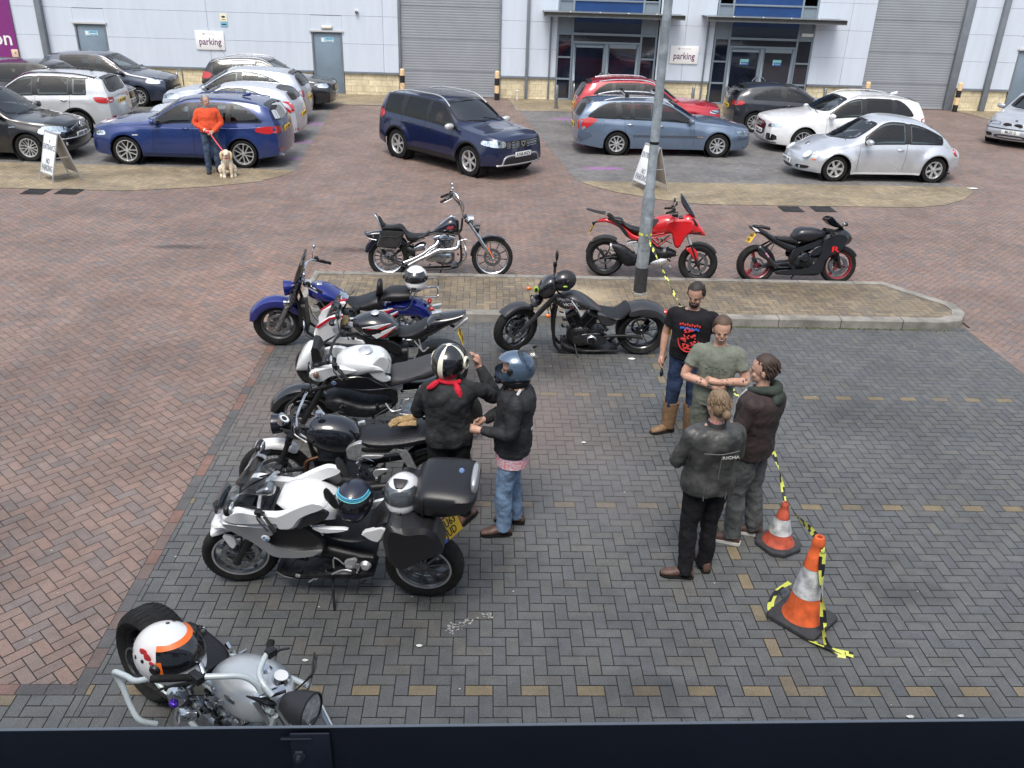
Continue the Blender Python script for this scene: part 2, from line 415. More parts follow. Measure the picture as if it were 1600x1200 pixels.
def marks(i, j, k):
    if k == 0 and i % 4 == 0 and j in (0, 24, 48) and not (j == 48 and i < 16): return MARK
    if k == 3 and i == 31 and -2 <= j <= 61: return MARK
    return None
def marks2(i, j, k):
    if k == 3 and i in (31, -26, -38): return MARK
    if k == 0 and i == -25: return MARK
    return None
pave('road', [(-24, 4.66), (-2.82, 4.66), (-2.82, 34), (-24, 34)], RED, M_RED, 0., pi/4, off=(.03, .02), seed=2)
pave('road', [(-2.82, 11.9), (7.2, 11.9), (7.2, 34), (-2.82, 34)], RED, M_RED, 0., pi/4, off=(.03, .02), seed=4)
pave('road', [(7.2, 1.5), (26, 1.5), (26, 34), (7.2, 34)], RED, M_RED, 0., pi/4, off=(.03, .02), seed=5)
pave('parking_bay', [(XL, 1.2), (7.1, 1.2), (7.1, 11.9), (XL, 11.9)], GREY, M_GREY, 0., 0, .1, UY, (OX, OY), marks, seed=6)
pave('parking_bay', [(-9, 1.2), (XL, 1.2), (XL, 4.56), (-9, 4.56)], GREY, M_GREY, 0., 0, .1, UY, (OX, OY), marks2, seed=7)
course('kerb_course', [(-2.77, 4.62), (-2.77, 11.9)], .1, .2, [((.2, .115, .09), 3), ((.10, .098, .098), 3), ((.15, .11, .095), 2)], M_RED, .0)
course('kerb_course', [(-9, 4.61), (-2.72, 4.61)], .1, .2, [((.185, .11, .09), 2), ((.085, .08, .082), 3)], M_RED, .001, 5)
course('kerb_course', [(7.15, 1.2), (7.15, 11.7)], .1, .2, RED, M_RED, .001, 6)
# bays under the far cars, with their buff aprons
pave('parking_bay', [(-24, 20.9), (-4.5, 20.9), (-5.15, 31.5), (-24, 31.5)], BAY, M_BAY, .004, 0, seed=8)
pave('parking_bay', [(2.2, 20.6), (11.8, 20.9), (9.0, 30.5), (8.8, 31.2), (1.2, 31.2)], BAY, M_BAY, .004, 0, seed=9)
pave('pavement', [(-24, 18.66), (-7.6, 18.72), (-6.1, 19.2), (-5.1, 19.8), (-4.7, 20.4), (-4.5, 21.05), (-6.95, 21.1), (-24, 21.45)], YEL, M_YEL, .008, pi/4, seed=10)
pave('pavement', [(2.25, 20.62), (2.5, 20.2), (3.0, 19.6), (3.9, 19.0), (4.8, 18.66), (9.6, 18.8), (10.4, 19.1), (11.1, 19.65), (11.7, 20.4), (11.85, 20.95)], YEL, M_YEL, .008, pi/4, seed=11)
pave('pavement', [(-24, 31.5), (-3.25, 31.5), (-3.3, 34.1), (-24, 34.1)], YEL, M_YEL, .008, pi/4, seed=12)
pave('pavement', [(1.15, 31.2), (9.0, 31.2), (9.6, 31.7), (13.7, 34.1), (.8, 34.1)], YEL, M_YEL, .008, pi/4, seed=13)
pave('pavement', [(18.3, 31.9), (22, 31.9), (22, 34.1), (17.95, 34.1)], YEL, M_YEL, .008, pi/4, seed=14)
for L_ in ([(-5.1, 31.45), (-3.2, 31.45), (-3.28, 34)], [(1.0, 34), (1.12, 31.15), (9.0, 31.15)], [(17.9, 34), (18.25, 31.85), (22, 31.85)]):
    course('kerb_course', L_, .12, .6, [((.30, .25, .19), 1), ((.26, .23, .19), 1)], M_YEL, .012, 9)
# raised island
ISL = [(-2.68, 11.62), (6.75, 11.62), (7.05, 11.72), (7.25, 12.0), (7.28, 12.35), (6.55, 13.36), (-2.68, 13.36)]
b = MB(); H = .13
inn = [(-2.58, 11.76), (6.72, 11.76), (6.98, 11.9), (7.08, 12.1), (7.08, 12.32), (6.46, 13.22), (-2.58, 13.22)]
n = len(ISL)
b.add([(x, y, -.02) for x, y in ISL]+[(x, y, H-.02) for x, y in ISL]+[(x+(a-x)*.12, y+(c-y)*.12, H) for (x, y), (a, c) in zip(ISL, inn)]+[(x, y, H) for x, y in inn]+[(x, y, H-.04) for x, y in inn],
      [(i+k*n, (i+1) % n+k*n, (i+1) % n+(k+1)*n, i+(k+1)*n) for k in range(4) for i in range(n)])
tag(b.build('kerb', mat('kerb_concrete', (.235, .222, .198), .85, var=.35, vscale=4, bump=.5, bscale=60), ang=30), kind='structure')
o = pave('traffic_island', inn, BUFF, M_BUFF, H-.012, 0, .1, .1, (.02, .05), seed=15)
b = MB()
for x in [-2.1+.915*i for i in range(10)]:
    b.box((x, 11.6185, .05), (.008, .01, .14)); b.box((x, 11.69, H+.0005), (.008, .13, .006))
for x in [-2.2+.915*i for i in range(10)]: b.box((x, 13.29, H+.0005), (.008, .13, .006))
tag(b.build('kerb_joint', mat('joint', (.05, .048, .045), .9)), kind='structure')
# moss and grit along the kerb foot
b = MB(); rnd = random.Random(5)
for i in range(900):
    x = rnd.choice([rnd.uniform(1.5, 7), rnd.gauss(5.0, .8), rnd.gauss(3.3, .4)]); y = 11.6-abs(rnd.gauss(0, .022)); s_ = rnd.uniform(.004, .013)
    b.add([(x-s_, y, .001), (x+s_, y-s_*.6, .001), (x+s_*.2, y+s_*.3, s_*1.4)], [(0, 1, 2)])
tag(b.build('moss', mat('moss', (.07, .085, .025), .9, var=.5, vscale=20)), kind='stuff')
# small litter and droppings: loose scraps
b = MB()
for i in range(120):
    Y = rnd.uniform(3.6, 20); X = rnd.uniform(-.55*Y-1, .55*Y+1); s_ = rnd.uniform(.002, .006)*(1+Y*.05)
    pts = [(X+s_*rnd.uniform(.6, 1.3)*cos(t)*1.4, Y+s_*rnd.uniform(.6, 1.3)*sin(t), .0035) for t in [k*pi/3 for k in range(6)]]
    b.add(pts+[(X, Y, .006)], [(k, (k+1) % 6, 6) for k in range(6)])
tag(b.build('grit', mat('grit', (.42, .41, .38), .9)), kind='stuff')
for px, py, s_ in ((1520, 295, .11), (987, 562, .04), (655, 1011, .02), (1422, 1122, .022), (1501, 1121, .018), (477, 1034, .018), (912, 693, .02)):
    p = ground(px, py); b = MB(); q = [(p.x+s_*cos(t)*(1.1+.5*sin(3*t)), p.y+s_*.7*sin(t)*(1+.4*cos(2*t)), .012+.01*sin(5*t)) for t in [k*pi/5 for k in range(10)]]
    b.add(q+[(p.x, p.y, .03)], [(k, (k+1) % 10, 10) for k in range(10)])
    tag(b.build('litter_scrap', mat('paper', (.7, .69, .66), .8)), {1520: 'crumpled white rubbish at the right tip of the buff paved apron', 987: 'small white scrap on the paving below the matt black cruiser'}.get(px, 'tiny pale scrap lying loose on the grey blocks'), 'litter', 'pale scraps on the paving')
# worn white marks painted on the blocks
b = MB(); c0 = ground(700, 988); c1 = ground(738, 966)
for k in range(46):
    t = rnd.random(); p = c0.lerp(c1, t)+V((rnd.gauss(0, .035), rnd.gauss(0, .02), 0)); s_ = rnd.uniform(.005, .015)
    b.add([(p.x+s_*cos(a)*rnd.uniform(.5, 1.4), p.y+s_*sin(a)*rnd.uniform(.4, 1), .0035) for a in [k2*pi/3 for k2 in range(6)]], [tuple(range(6))])
for k in range(16):
    p = ground(760+rnd.uniform(-6, 8), 962+rnd.uniform(-4, 4)); s_ = rnd.uniform(.008, .016)
    b.add([(p.x+s_*cos(a)*rnd.uniform(.5, 1.4), p.y+s_*sin(a)*rnd.uniform(.4, 1), .0035) for a in [k2*pi/3 for k2 in range(6)]], [tuple(range(6))])
tag(b.build('worn_marking', mat('worn_white', (.33, .33, .32), .8)), kind='structure')
# drain gratings
for i, (px, py) in enumerate(((56, 300), (108, 300), (1236, 327.5), (1286, 327.5))):
    p = ground(px, py); t = thing('drain_grating', ['left grating of the pair by the left A-board', 'right grating of the pair by the left A-board', 'left grating of the pair above the black sports bike', 'right grating of the pair above the black sports bike'][i], 'drain', (p.x, p.y, .004), 0, 'iron drain gratings in the roadway')
    b = MB(); b.box((0, 0, .002), (.46, .40, .004)); b.build('pit', mat('pit', (.006, .006, .006), .9), t)
    b = MB()
    for k in range(10): b.box((-.21+k*.0467, 0, .008), (.018, .40, .010))
    for y in (-.2, 0, .2): b.box((0, y, .009), (.46, .02, .012))
    b.build('grate', mat('iron', (.06, .058, .06), .6, .4, var=.4), t)
# ================================================================ warehouse
WY = 34.0
M_CLAD = mat('cladding', (.545, .60, .685), .5, .0, var=.04, vscale=1.6, spec=.4, stretch=(2.5, 1, .3))
M_TRIM = mat('grey_trim', (.155, .175, .20), .5, var=.12, vscale=3)
M_SHUT = mat('shutter_grey', (.255, .275, .30), .5, .1, var=.07, vscale=1.2)
M_DOOR = mat('door_blue_grey', (.17, .225, .285), .5, var=.1, vscale=1.5)
M_FRAME = mat('frame_blue_grey', (.20, .245, .29), .42, .1)
M_DGL = mat('dark_glazing', (.012, .016, .03), .05, coat=1, var=.6, vscale=.8)
M_BLUEP = mat('blue_panel', (.018, .06, .19), .3, var=.15, vscale=2)
M_LINT = mat('lintel', (.5, .5, .5), .5)
wh = thing('warehouse', 'long grey clad industrial unit with roller shutters and glazed entrances', 'building', (0, WY, 0))
def bx(b, x0, x1, y0, y1, z0, z1): return b.box(((x0+x1)/2, (y0+y1)/2, (z0+z1)/2), (x1-x0, y1-y0, z1-z0))
zs = [.80, 1.76, 2.70, 3.62, 4.54, 5.46, 6.4, 7.4]
segs = [(-40, -16.0), (-15.72, -9.98), (-9.98, -3.72), (-3.72, -3.12), (.54, 1.5), (1.5, 2.6), (6.32, 7.3), (7.3, 8.36), (12.06, 13.3), (13.3, 14.18), (17.78, 18.85), (18.85, 40)]
opens = [(-14.72, -13.62, 2.18), (-6.3, -5.2, 2.14), (19.82, 20.9, 2.2)]
for s0, s1 in segs:
    b = MB()
    for z0, z1 in zip(zs[:-1], zs[1:]):
        cuts = [(s0, s1)]
        for a, c, h in opens:
            nc = []
            for u, v_ in cuts:
                if c <= u or a >= v_ or z0 >= h: nc.append((u, v_)); continue
                if a > u: nc.append((u, a))
                if c < v_: nc.append((c, v_))
                if z1 > h+.05: bx(b, max(a, u), min(c, v_), 0, .1, h, z1-.018)
            cuts = nc
        for u, v_ in cuts: bx(b, u+.005, v_-.005, 0, .1, z0+.003, z1-.005)
    b.build('wall', M_CLAD, wh)
b = MB(); 
for a, c in ((-40, -14.72), (-13.62, -6.3), (-5.2, -3.12), (.54, 2.6), (6.32, 8.36), (12.06, 14.18), (17.78, 19.82), (20.9, 40)): bx(b, a, c, .06, .3, 0, 7.4)
for a, c, h in opens: bx(b, a, c, .06, .3, h+.01, 7.4)
for a, c in ((-3.12, .54), (2.6, 6.32), (8.36, 12.06), (14.18, 17.78)): bx(b, a, c, .14, .3, 4.6, 7.4)
bx(b, -40, 40, 3.9, 4.2, 0, 7.4); bx(b, -40, 40, .3, 3.9, 7.3, 7.4)
b.build('inner_wall', mat('inner_dark', (.03, .033, .04), .8), wh)
b = MB()
for a, c in ((-40, -14.74), (-13.6, -6.32), (-5.18, -3.14), (.56, 2.6), (6.34, 8.34), (12.08, 14.16), (17.8, 19.8), (20.92, 40)):
    b = MB(); bx(b, a, c, -.07, .03, .735, .795); b.build('base_rail', M_TRIM, wh)
# blockwork plinth
MBK = brickmat('plinth_block', 0, [], .45, .8); vs = []; fs = []; cols = []; rnd = random.Random(3)
for a, c in ((-40, -14.74), (-13.6, -6.32), (-5.18, -3.14), (.56, 2.6), (6.34, 8.34), (12.08, 14.16), (17.8, 19.8), (20.92, 40)):
    vs += [(a, .012, 0), (c, .012, 0), (c, .012, .735), (a, .012, .735)]; fs.append(tuple(range(len(vs)-4, len(vs)))); cols.append((.33, .28, .18))
    for r_ in range(4):
        z0, z1 = r_*.215-.12, r_*.215+.095; x = a-(.22 if r_ % 2 else 0)
        while x < c:
            u, v_ = max(x, a)+.005, min(x+.44, c)-.005; x += .44
            if v_-u < .03: continue
            zz0, zz1 = max(z0, 0)+.004, min(z1, .735)-.004
            vs += [(u, 0, zz0), (v_, 0, zz0), (v_, 0, zz1), (u, 0, zz1)]; fs.append(tuple(range(len(vs)-4, len(vs))))
            k = rnd.uniform(.9, 1.1); cols.append((.72*k, .63*k, .43*k))
me = bpy.data.meshes.new('plinth'); me.from_pydata(vs, [], fs); ca_ = me.color_attributes.new('tone', 'FLOAT_COLOR', 'CORNER'); fl = []
for p, c in zip(me.polygons, cols): fl += [*c, 1]*p.loop_total
ca_.data.foreach_set('color', fl); me.materials.append(MBK); o = bpy.data.objects.new('plinth', me); COL.objects.link(o); o.parent = wh
# downpipes / columns
for x, w_, d_, z0, mt in ((-15.81, .2, .2, 0, M_TRIM), (1.53, .11, .1, 0, M_TRIM), (18.9, .2, .16, 0, M_TRIM), (2.36, .06, .06, 0, M_TRIM), (8.1, .06, .06, 0, M_TRIM)):
    b = MB(); bx(b, x-w_/2, x+w_/2, -d_-.01 if z0 == 0 else -.1, -.002, z0, 4.5 if w_ > .1 else 2.95); b.build('downpipe', mt, wh, bevel=.012)
# doors
def steel_door(x0, x1, h, sign=True):
    d = MB(); bx(d, x0+.06, x1-.06, .03, .07, .01, h-.05); D = d.build('door', M_DOOR, wh, bevel=.004)
    f = MB(); bx(f, x0, x0+.06, -.01, .08, 0, h); bx(f, x1-.06, x1, -.01, .08, 0, h); bx(f, x0+.06, x1-.06, -.01, .08, h-.05, h); f.build('frame', M_TRIM, D)
    l = MB(); bx(l, x0-.06, x1+.06, -.06, -.012, h+.0, h+.055); l.build('lintel', M_LINT, D)
    l = MB(); xc = (x0+x1)/2
    bx(l, xc-.22, xc+.24, .022, .029, 1.78, 1.95)
    l.build('notice', mat('notice_blue', (.25, .52, .66), .4), D)
    l = MB(); bx(l, xc-.21, xc-.10, .018, .0215, 1.80, 1.93); bx(l, xc-.07, xc+.22, .018, .0215, 1.80, 1.855)
    l.build('notice_panel', WPL, D)
    l = MB(); M_ = Matrix.Translation((xc+.075, .017, 1.827)) @ Matrix.Rotation(pi/2, 4, 'X'); l.text('Keep clear', .058, M_)
    M_ = Matrix.Translation((xc+.075, .021, 1.90)) @ Matrix.Rotation(pi/2, 4, 'X'); l.text('FIRE EXIT', .058, M_); l.build('lettering', mat('notice_ink', (.02, .10, .25), .5), D)
for a, c, h in opens: steel_door(a, c, h)
# bulkhead lamp over the door
t = thing('bulkhead_light', 'small cream bulkhead lamp above the blue-grey fire door near the middle', 'light fitting', (-5.73, WY-.002, 2.3))
b = MB(); b.box((0, -.03, 0), (.40, .06, .10)); b.build('backplate', M_LINT, t, bevel=.01)
b = MB(); b.box((0, -.075, -.005), (.36, .035, .075)); b.build('diffuser', mat('diffuser', (.7, .66, .55), .4), t, bevel=.012)
# roller shutters
def shutter(x0, x1, zt, left_post, right_post):
    s_ = MB(); R = []; z = .02
    prof = []
    while z < zt:
        prof += [(.104, z), (.099, z+.02), (.097, z+.045), (.099, z+.07), (.104, z+.085)]; z += .09
    s_.add([(x, y, z_) for x in (x0, x1) for y, z_ in prof], [(i, i+1, len(prof)+i+1, len(prof)+i) for i in range(len(prof)-1)])
    D = s_.build('roller_shutter', M_SHUT, wh, ang=20)
    f = MB()
    if left_post: bx(f, x0-.06, x0+.03, -.02, .12, 0, zt)
    bx(f, x1-.03, x1+right_post, -.05, .12, 0, zt)
    f.build('guide_rail', M_TRIM, D, bevel=.01)
    g = MB(); bx(g, x0+.03, x1-.03, .045, .085, .012, .07); g.build('bottom_bar', mat('bar_grey', (.42, .43, .44), .4, .5), D)
    if zt: 
        g = MB()
        for k in range(3):
            zz = .9+1.1*k; bx(g, x0+.03, x1-.035, .083, .0865, zz, zz+.012)
        g.build('seam', M_TRIM, D)
shutter(-3.12, .54, 4.6, True, .03); shutter(14.18, 17.5, 4.6, False, .27)
# glazed entrances
def entrance(x0, blue_first):
    e = bpy.data.objects.new('glazed_entrance', None); COL.objects.link(e); e.parent = wh; e.location = (x0, 0, 0)
    W = 3.68; d0, d1 = .60, 3.06; mid = (d0+d1)/2
    f = MB()
    for a in (0, d0-.07, d1, W-.07): bx(f, a, a+.07, 0, .09, 0, 4.4)
    for a, c, z0, z1 in ((0.07, d0-.07, .72, .78), (.07, d0-.07, 1.48, 1.54), (.07, d0-.07, 2.28, 2.34), (d1+.07, W-.07, .72, .78), (d1+.07, W-.07, 1.48, 1.54), (d1+.07, W-.07, 2.28, 2.34),
                         (.07, d0-.07, 0, .06), (d1+.07, W-.07, 0, .06), (d0, d1, 2.28, 2.36), (d0, d1, 2.00, 2.07), (d0, d1, 3.42, 3.48), (.07, d0-.07, 3.42, 3.48), (d1+.07, W-.07, 3.42, 3.48)): bx(f, a, c, .003, .08, z0, z1)
    f.build('frame', M_FRAME, e, bevel=.004)
    for a, c, z0, z1 in ((.07, d0-.07, .06, .72), (.07, d0-.07, .78, 1.48), (.07, d0-.07, 1.54, 2.28), (d1+.07, W-.07, .06, .72), (d1+.07, W-.07, .78, 1.48), (d1+.07, W-.07, 1.54, 2.28), (d0, d1, 2.07, 2.28)):
        g = MB(); bx(g, a, c, .05, .06, z0, z1); g.build('window', M_DGL, e)
    for a, c, z0, z1, m_ in ((d0, d1, 2.36, 3.42, M_BLUEP), (.07, d0-.07, 2.34, 3.42, M_FRAME), (d1+.07, W-.07, 2.34, 3.42, M_FRAME), (d0, d1, 3.48, 4.4, M_BLUEP)):
        g = MB(); bx(g, a, c, .04, .06, z0, z1); g.build('panel', m_, e)
    g = MB(); bx(g, d0, d1, .036, .0395, 2.36, 2.72); g.build('panel', M_DGL, e)
    for k, (a, c) in enumerate(((d0+.01, mid-.005), (mid+.005, d1-.01))):
        g = MB()
        for u, v_, z0, z1 in ((a, a+.11, .01, 1.99), (c-.11, c, .01, 1.99), (a+.11, c-.11, 1.86, 1.99), (a+.11, c-.11, .01, .2)): bx(g, u, v_, -.005, .055, z0, z1)
        D = g.build('door', M_FRAME, e, bevel=.004)
        g = MB(); bx(g, a+.11, c-.11, .02, .03, .2, 1.86); g.build('door_glass', M_DGL, D)
        g = MB(); xs = (c-.06) if k == 0 else (a+.06); sg = -1 if k == 0 else 1
        g.tube([(xs, -.01, .62), (xs+sg*.1, -.09, .67), (xs+sg*.19, -.1, .82), (xs+sg*.1, -.09, .97), (xs, -.01, 1.02)], .017, 8, 6); g.build('handle', STEEL, D)
        if not blue_first:
            xc = (a+c)/2; g = MB(); bx(g, xc-.16, xc+.16, .012, .019, 1.52, 1.62); g.build('notice', mat('notice_teal', (.25, .55, .55), .4), D)
            g = MB(); bx(g, xc-.16, xc+.16, .012, .019, 1.42, 1.515); g.build('notice', mat('notice_deep', (.03, .16, .42), .4), D)
            g = MB(); M_ = Matrix.Translation((xc+.03, .011, 1.467)) @ Matrix.Rotation(pi/2, 4, 'X'); g.text('Fire door', .05, M_); bx(g, xc-.15, xc-.11, .0095, .0115, 1.44, 1.50); g.build('lettering', WPL, D)
    # canopy
    c = MB(); bx(c, -.57, 4.42, -1.0, -.93, 2.93, 3.07); bx(c, -.57, 4.42, -1.0, 0, 3.07, 3.085)
    for k in range(8): x = -.5+k*.69; bx(c, x, x+.05, -.93, 0, 3.0, 3.07)
    C_ = c.build('canopy', mat('canopy_grey', (.16, .185, .20), .45, .2, var=.15, vscale=3), e, bevel=.004)
    for x in (.35, 3.4):
        g = MB(); g.box((x, -.8, 2.95), (.13, .12, .08)); g.build('lamp', ALU, C_, bevel=.01)
    for x in (.35, 1.4, 2.4, 3.4):
        g = MB(); g.ell((x, -1.0, 3.095), (.04, .04, .03), 10, 6); g.build('stud', ALU, C_)
    return e
entrance(2.6, True); e2 = entrance(8.38, False)
g = MB(); bx(g, 3.2, 3.62, -.03, .035, 2.45, 2.56); g.build('exit_light', WPL, e2)
# signs on the wall
PURP = mat('sign_purple', (.185, .022, .165), .4, var=.05)
def wallM(x, y, z): return Matrix.Translation((x, y, z)) @ Matrix.Rotation(pi/2, 4, 'X')
t = thing('shop_sign', 'large purple sign board with white lettering at the left edge', 'sign', (-18.9, WY-.05, 0))
b = MB(); b.box((0, 0, 2.98), (4.12, .06, 4.0)); b.build('board', PURP, t)
b = MB(); b.text('on', .68, wallM(1.585, -.0305, 1.60)); b.build('lettering', WPL, t)
def parking(x0, x1, z0, z1, lab):
    t = thing('parking_sign', lab, 'sign', ((x0+x1)/2, WY-.03, z0), 0, 'white parking signs'); w_, h_ = x1-x0, z1-z0
    b = MB(); b.box((0, 0, h_/2), (w_, .025, h_)); b.build('board', mat('sign_white', (.78, .78, .78), .4), t, bevel=.004)
    b = MB(); M_ = Matrix.Translation((0, -.0127, h_*.42)) @ Matrix.Rotation(pi/2, 4, 'X') @ Matrix.Diagonal((.82, 1, 1, 1)); b.text('parking', .33, M_)
    b.add(*ringface(-.2*w_/1.0+.0, h_*.84, .018, .034)); b.build('lettering', mat('sign_plum', (.11, .012, .10), .5), t)
    b = MB()
    for k in range(9): b.box((-.13+k*.042*w_, -.0135, h_*.84), (.026, .002, .022))
    b.build('small_print', mat('print_grey', (.35, .33, .36), .6), t)
def ringface(x, z, r0, r1):
    n = 16; v_ = [(x+r*cos(2*pi*k/n), -.0145, z+r*sin(2*pi*k/n)) for r in (r0, r1) for k in range(n)]
    return v_, [(k, (k+1) % n, n+(k+1) % n, n+k) for k in range(n)]
parking(-10.46, -9.44, 1.42, 2.06, 'white parking sign on the wall above the black car with roof rails')
parking(6.80, 7.84, 1.40, 2.02, 'white parking sign on the wall between the two glazed entrances')
t = thing('camera_notice', 'small cctv notice high on the wall above the left parking sign', 'sign', (-9.39, WY-.015, 2.2))
b = MB(); b.box((0, 0, .32), (.25, .01, .27)); b.build('board', mat('notice_cream', (.75, .72, .55), .5), t)
b = MB(); b.box((0, 0, .09), (.25, .01, .15)); b.build('strip', mat('notice_blue2', (.2, .45, .6), .5), t)
b = MB(); b.ell((0, -.007, .34), (.07, .003, .035), 14, 8); b.box((0, -.007, .25), (.16, .003, .015)); b.box((0, -.007, .09), (.17, .003, .035)); b.build('symbol', INK, t)
t = thing('security_camera', 'white dome security camera on the wall left of the big shutter', 'camera', (-4.63, WY-.002, 2.85))
b = MB(); b.cyl((0, 0, 0), (0, -.05, 0), .07, .065, 16); b.build('mount', WHT, t); b = MB(); b.ell((0, -.09, -.02), (.055, .055, .055)); b.build('dome', mat('dome', (.05, .05, .06), .1, coat=1), t)
t = thing('wall_box', 'small cream utility box on the purple board above the dark cars', 'utility box', (-16.95, WY-.09, 1.0))
b = MB(); b.box((0, 0, .12), (.22, .1, .26)); b.build('housing', mat('box_cream', (.65, .50, .38), .5), t, bevel=.01)
b = MB(); b.box((0.03, -.053, .14), (.05, .008, .06)); b.build('label', mat('box_dark', (.3, .15, .12), .5), t)
# bollards
MY = mat('bollard_cream', (.72, .52, .30), .55, var=.1, vscale=20); MK = mat('bollard_black', (.012, .012, .013), .5, var=.2, vscale=20)
for x, y, h, lab in ((-3.02, 33.55, 1.0, 'striped bollard at the left side of the middle shutter'), (.44, 33.5, 1.02, 'striped bollard at the right side of the middle shutter, behind the dark blue suv'),
                  (14.2, 33.5, 1.0, 'striped bollard at the left side of the right shutter'), (17.75, 33.9-.25, 1.05, 'striped bollard at the right side of the right shutter')):
    t = thing('bollard', lab, 'bollard', (x, y, 0), 0, 'black and cream striped bollards')
    b = MB(); b.lathe([(.001, h), (.06, h), (.085, h-.03), (.088, h-.26), (.088, 0)], ax=(0, 0, 1), n=20); b.build('post', MY, t)
    for z0 in (.0, .52): b = MB(); b.lathe([(.0905, z0), (.0905, z0+.25)], ax=(0, 0, 1), n=20); b.build('black_band', MK, t)
for x, y, h, lab in ((2.52, 31.9, .78, 'steel post left of the left entrance'), (7.50, 32.6, .75, 'steel post behind the red hatchback'), (12.6, 33.4, .75, 'steel post behind the white suv')):
    b = MB(); b.lathe([(.001, h), (.05, h-.004), (.057, h-.02), (.057, 0)], ax=(0, 0, 1), n=20); b.box((0, 0, .004), (.18, .18, .008))
    o = b.build('steel_post', STEEL, None); o.location = (x, y, .008); tag(o, lab, 'post', 'stainless steel posts')
for x, y, lab in ((3.2, 33.0, 'steel cycle hoop at the left entrance'), (8.75, 32.6, 'steel cycle hoop at the right entrance'), (-10.95, 33.2, 'steel cycle hoop on the strip behind the dark parked cars')):
    b = MB(); b.tube([(0, -.32, 0), (0, -.32, .35), (0, -.32, .62), (0, -.2, .76), (0, 0, .78), (0, .2, .76), (0, .32, .62), (0, .32, .35), (0, .32, 0)], .024, 10, 4)
    o = b.build('cycle_hoop', STEEL, None); o.location = (x, y, .005); tag(o, lab, 'cycle stand', 'steel cycle hoops')
b = MB(); b.cyl((0, 0, 0), (0, 0, .28), .035, .03); b.ell((0, 0, .3), (.06, .045, .035)); b.tube([(-.1, 0, .3), (.1, 0, .3)], .012)
o = b.build('stand_pipe', mat('pipe_white', (.6, .58, .52), .6)); o.location = (1.2, 33.7, .01); tag(o, 'small pale standpipe at the plinth beside the middle shutter', 'standpipe')
# lamp post
t = thing('lamp_post', 'tall galvanised lamp post with a black painted foot on the paved island', 'lamp post', (2.43, 12.62, H-.01))
GALV = mat('galvanised', (.33, .37, .40), .5, .45, var=.3, vscale=9, bump=.1, bscale=20)
b = MB(); b.lathe([(.094, .42), (.094, 1.42), (.088, 1.5), (.068, 1.56), (.062, 3.0), (.055, 6.2), (.05, 8)], ax=(0, 0, 1), n=28); b.build('pole', GALV, t)
b = MB(); b.lathe([(.098, 0), (.0965, .42)], ax=(0, 0, 1), n=28); b.build('painted_foot', mat('foot_black', (.03, .03, .032), .6, var=.3, vscale=15), t)
b = MB()
for k in range(4): b.box((.11*cos(k*pi/2+.4), .11*sin(k*pi/2+.4), .01), (.03, .03, .05))
b.lathe([(.13, -.01), (.125, .012), (.09, .03)], ax=(0, 0, 1), n=20); b.build('base_flange', mat('mortar_grey', (.2, .19, .17), .8), t)
b = MB(); b.box((0, -.0945, .95), (.10, .006, .5)); b.build('hatch', GALV, t, bevel=.003)
b = MB(); b.tube([(0, 0, 8), (0, -.6, 8.4), (0, -1.2, 8.45)], .035); b.build('arm', GALV, t)
b = MB(); b.sec([(-.1, 8.5, 8.4, .05), (.1, 8.55, 8.36, .14), (.5, 8.5, 8.4, .08)], 14); o = b.build('lamp_head', ALU, t); o.rotation_euler.z = -pi/2; o.location.y = -1.1
b = MB(); b.lathe([(.066, 2.25), (.0665, 2.29)], ax=(0, 0, 1), n=20); b.build('strap', DARKMET, t)
# ledge of the window in front of the camera
t = thing('window_ledge', 'dark navy steel edge beam across the bottom of the view', 'ledge', (0, 1.2, 3.263), 0)
t.rotation_euler.y = radians(-.85)
NAVY = mat('navy_steel', (.006, .009, .018), .55, var=.25, vscale=3)
b = MB(); b.box((0, .0, .0), (6, .006, .221)); b.build('beam', NAVY, t)
b = MB(); b.box((0, .0, .1115), (6, .006, .0015)); b.build('top_edge', mat('edge_bare', (.22, .24, .26), .4, .6), t)
b = MB(); b.box((0, -.12, -.112), (6, .24, .01)); b.build('sill', mat('sill_blue', (.06, .085, .14), .5), t)
b = MB(); b.box((-.31, -.009, .045), (.075, .005, .12)); b.box((-.335, -.011, .093), (.06, .007, .004)); b.build('bracket', mat('navy_plate', (.014, .018, .032), .5), t, bevel=.002)
for z in (.05, -.02): b = MB(); b.lathe([(.001, .016), (.006, .015), (.007, .006), (.012, .005), (.013, 0)], (-.333, -.0115, z), (0, -1, 0), 6); b.build('bolt', mat('bolt_grey', (.09, .10, .12), .4, .7), t)
for x in (-.70, -.01, .565): b = MB(); b.box((x, -.05, -.1), (.04, .1, .016)); b.build('clip', mat('clip_blue', (.12, .17, .24), .5), t, bevel=.002)

# the unit the camera stands in: its wall closes the near side of the yard
t = thing('near_unit', 'grey clad wall of the unit the view is taken from, behind the camera', 'building', (0, -1.2, 0))
b = MB(); bx(b, -30, 30, -6, 0, 0, 9.5); b.build('wall', M_CLAD, t)
b = MB()
for x in (-12, -7, -1.2, 4, 9): bx(b, x, x+2.4, .0, .03, 3.4, 5.2)
b.build('window_band', M_DGL, t)
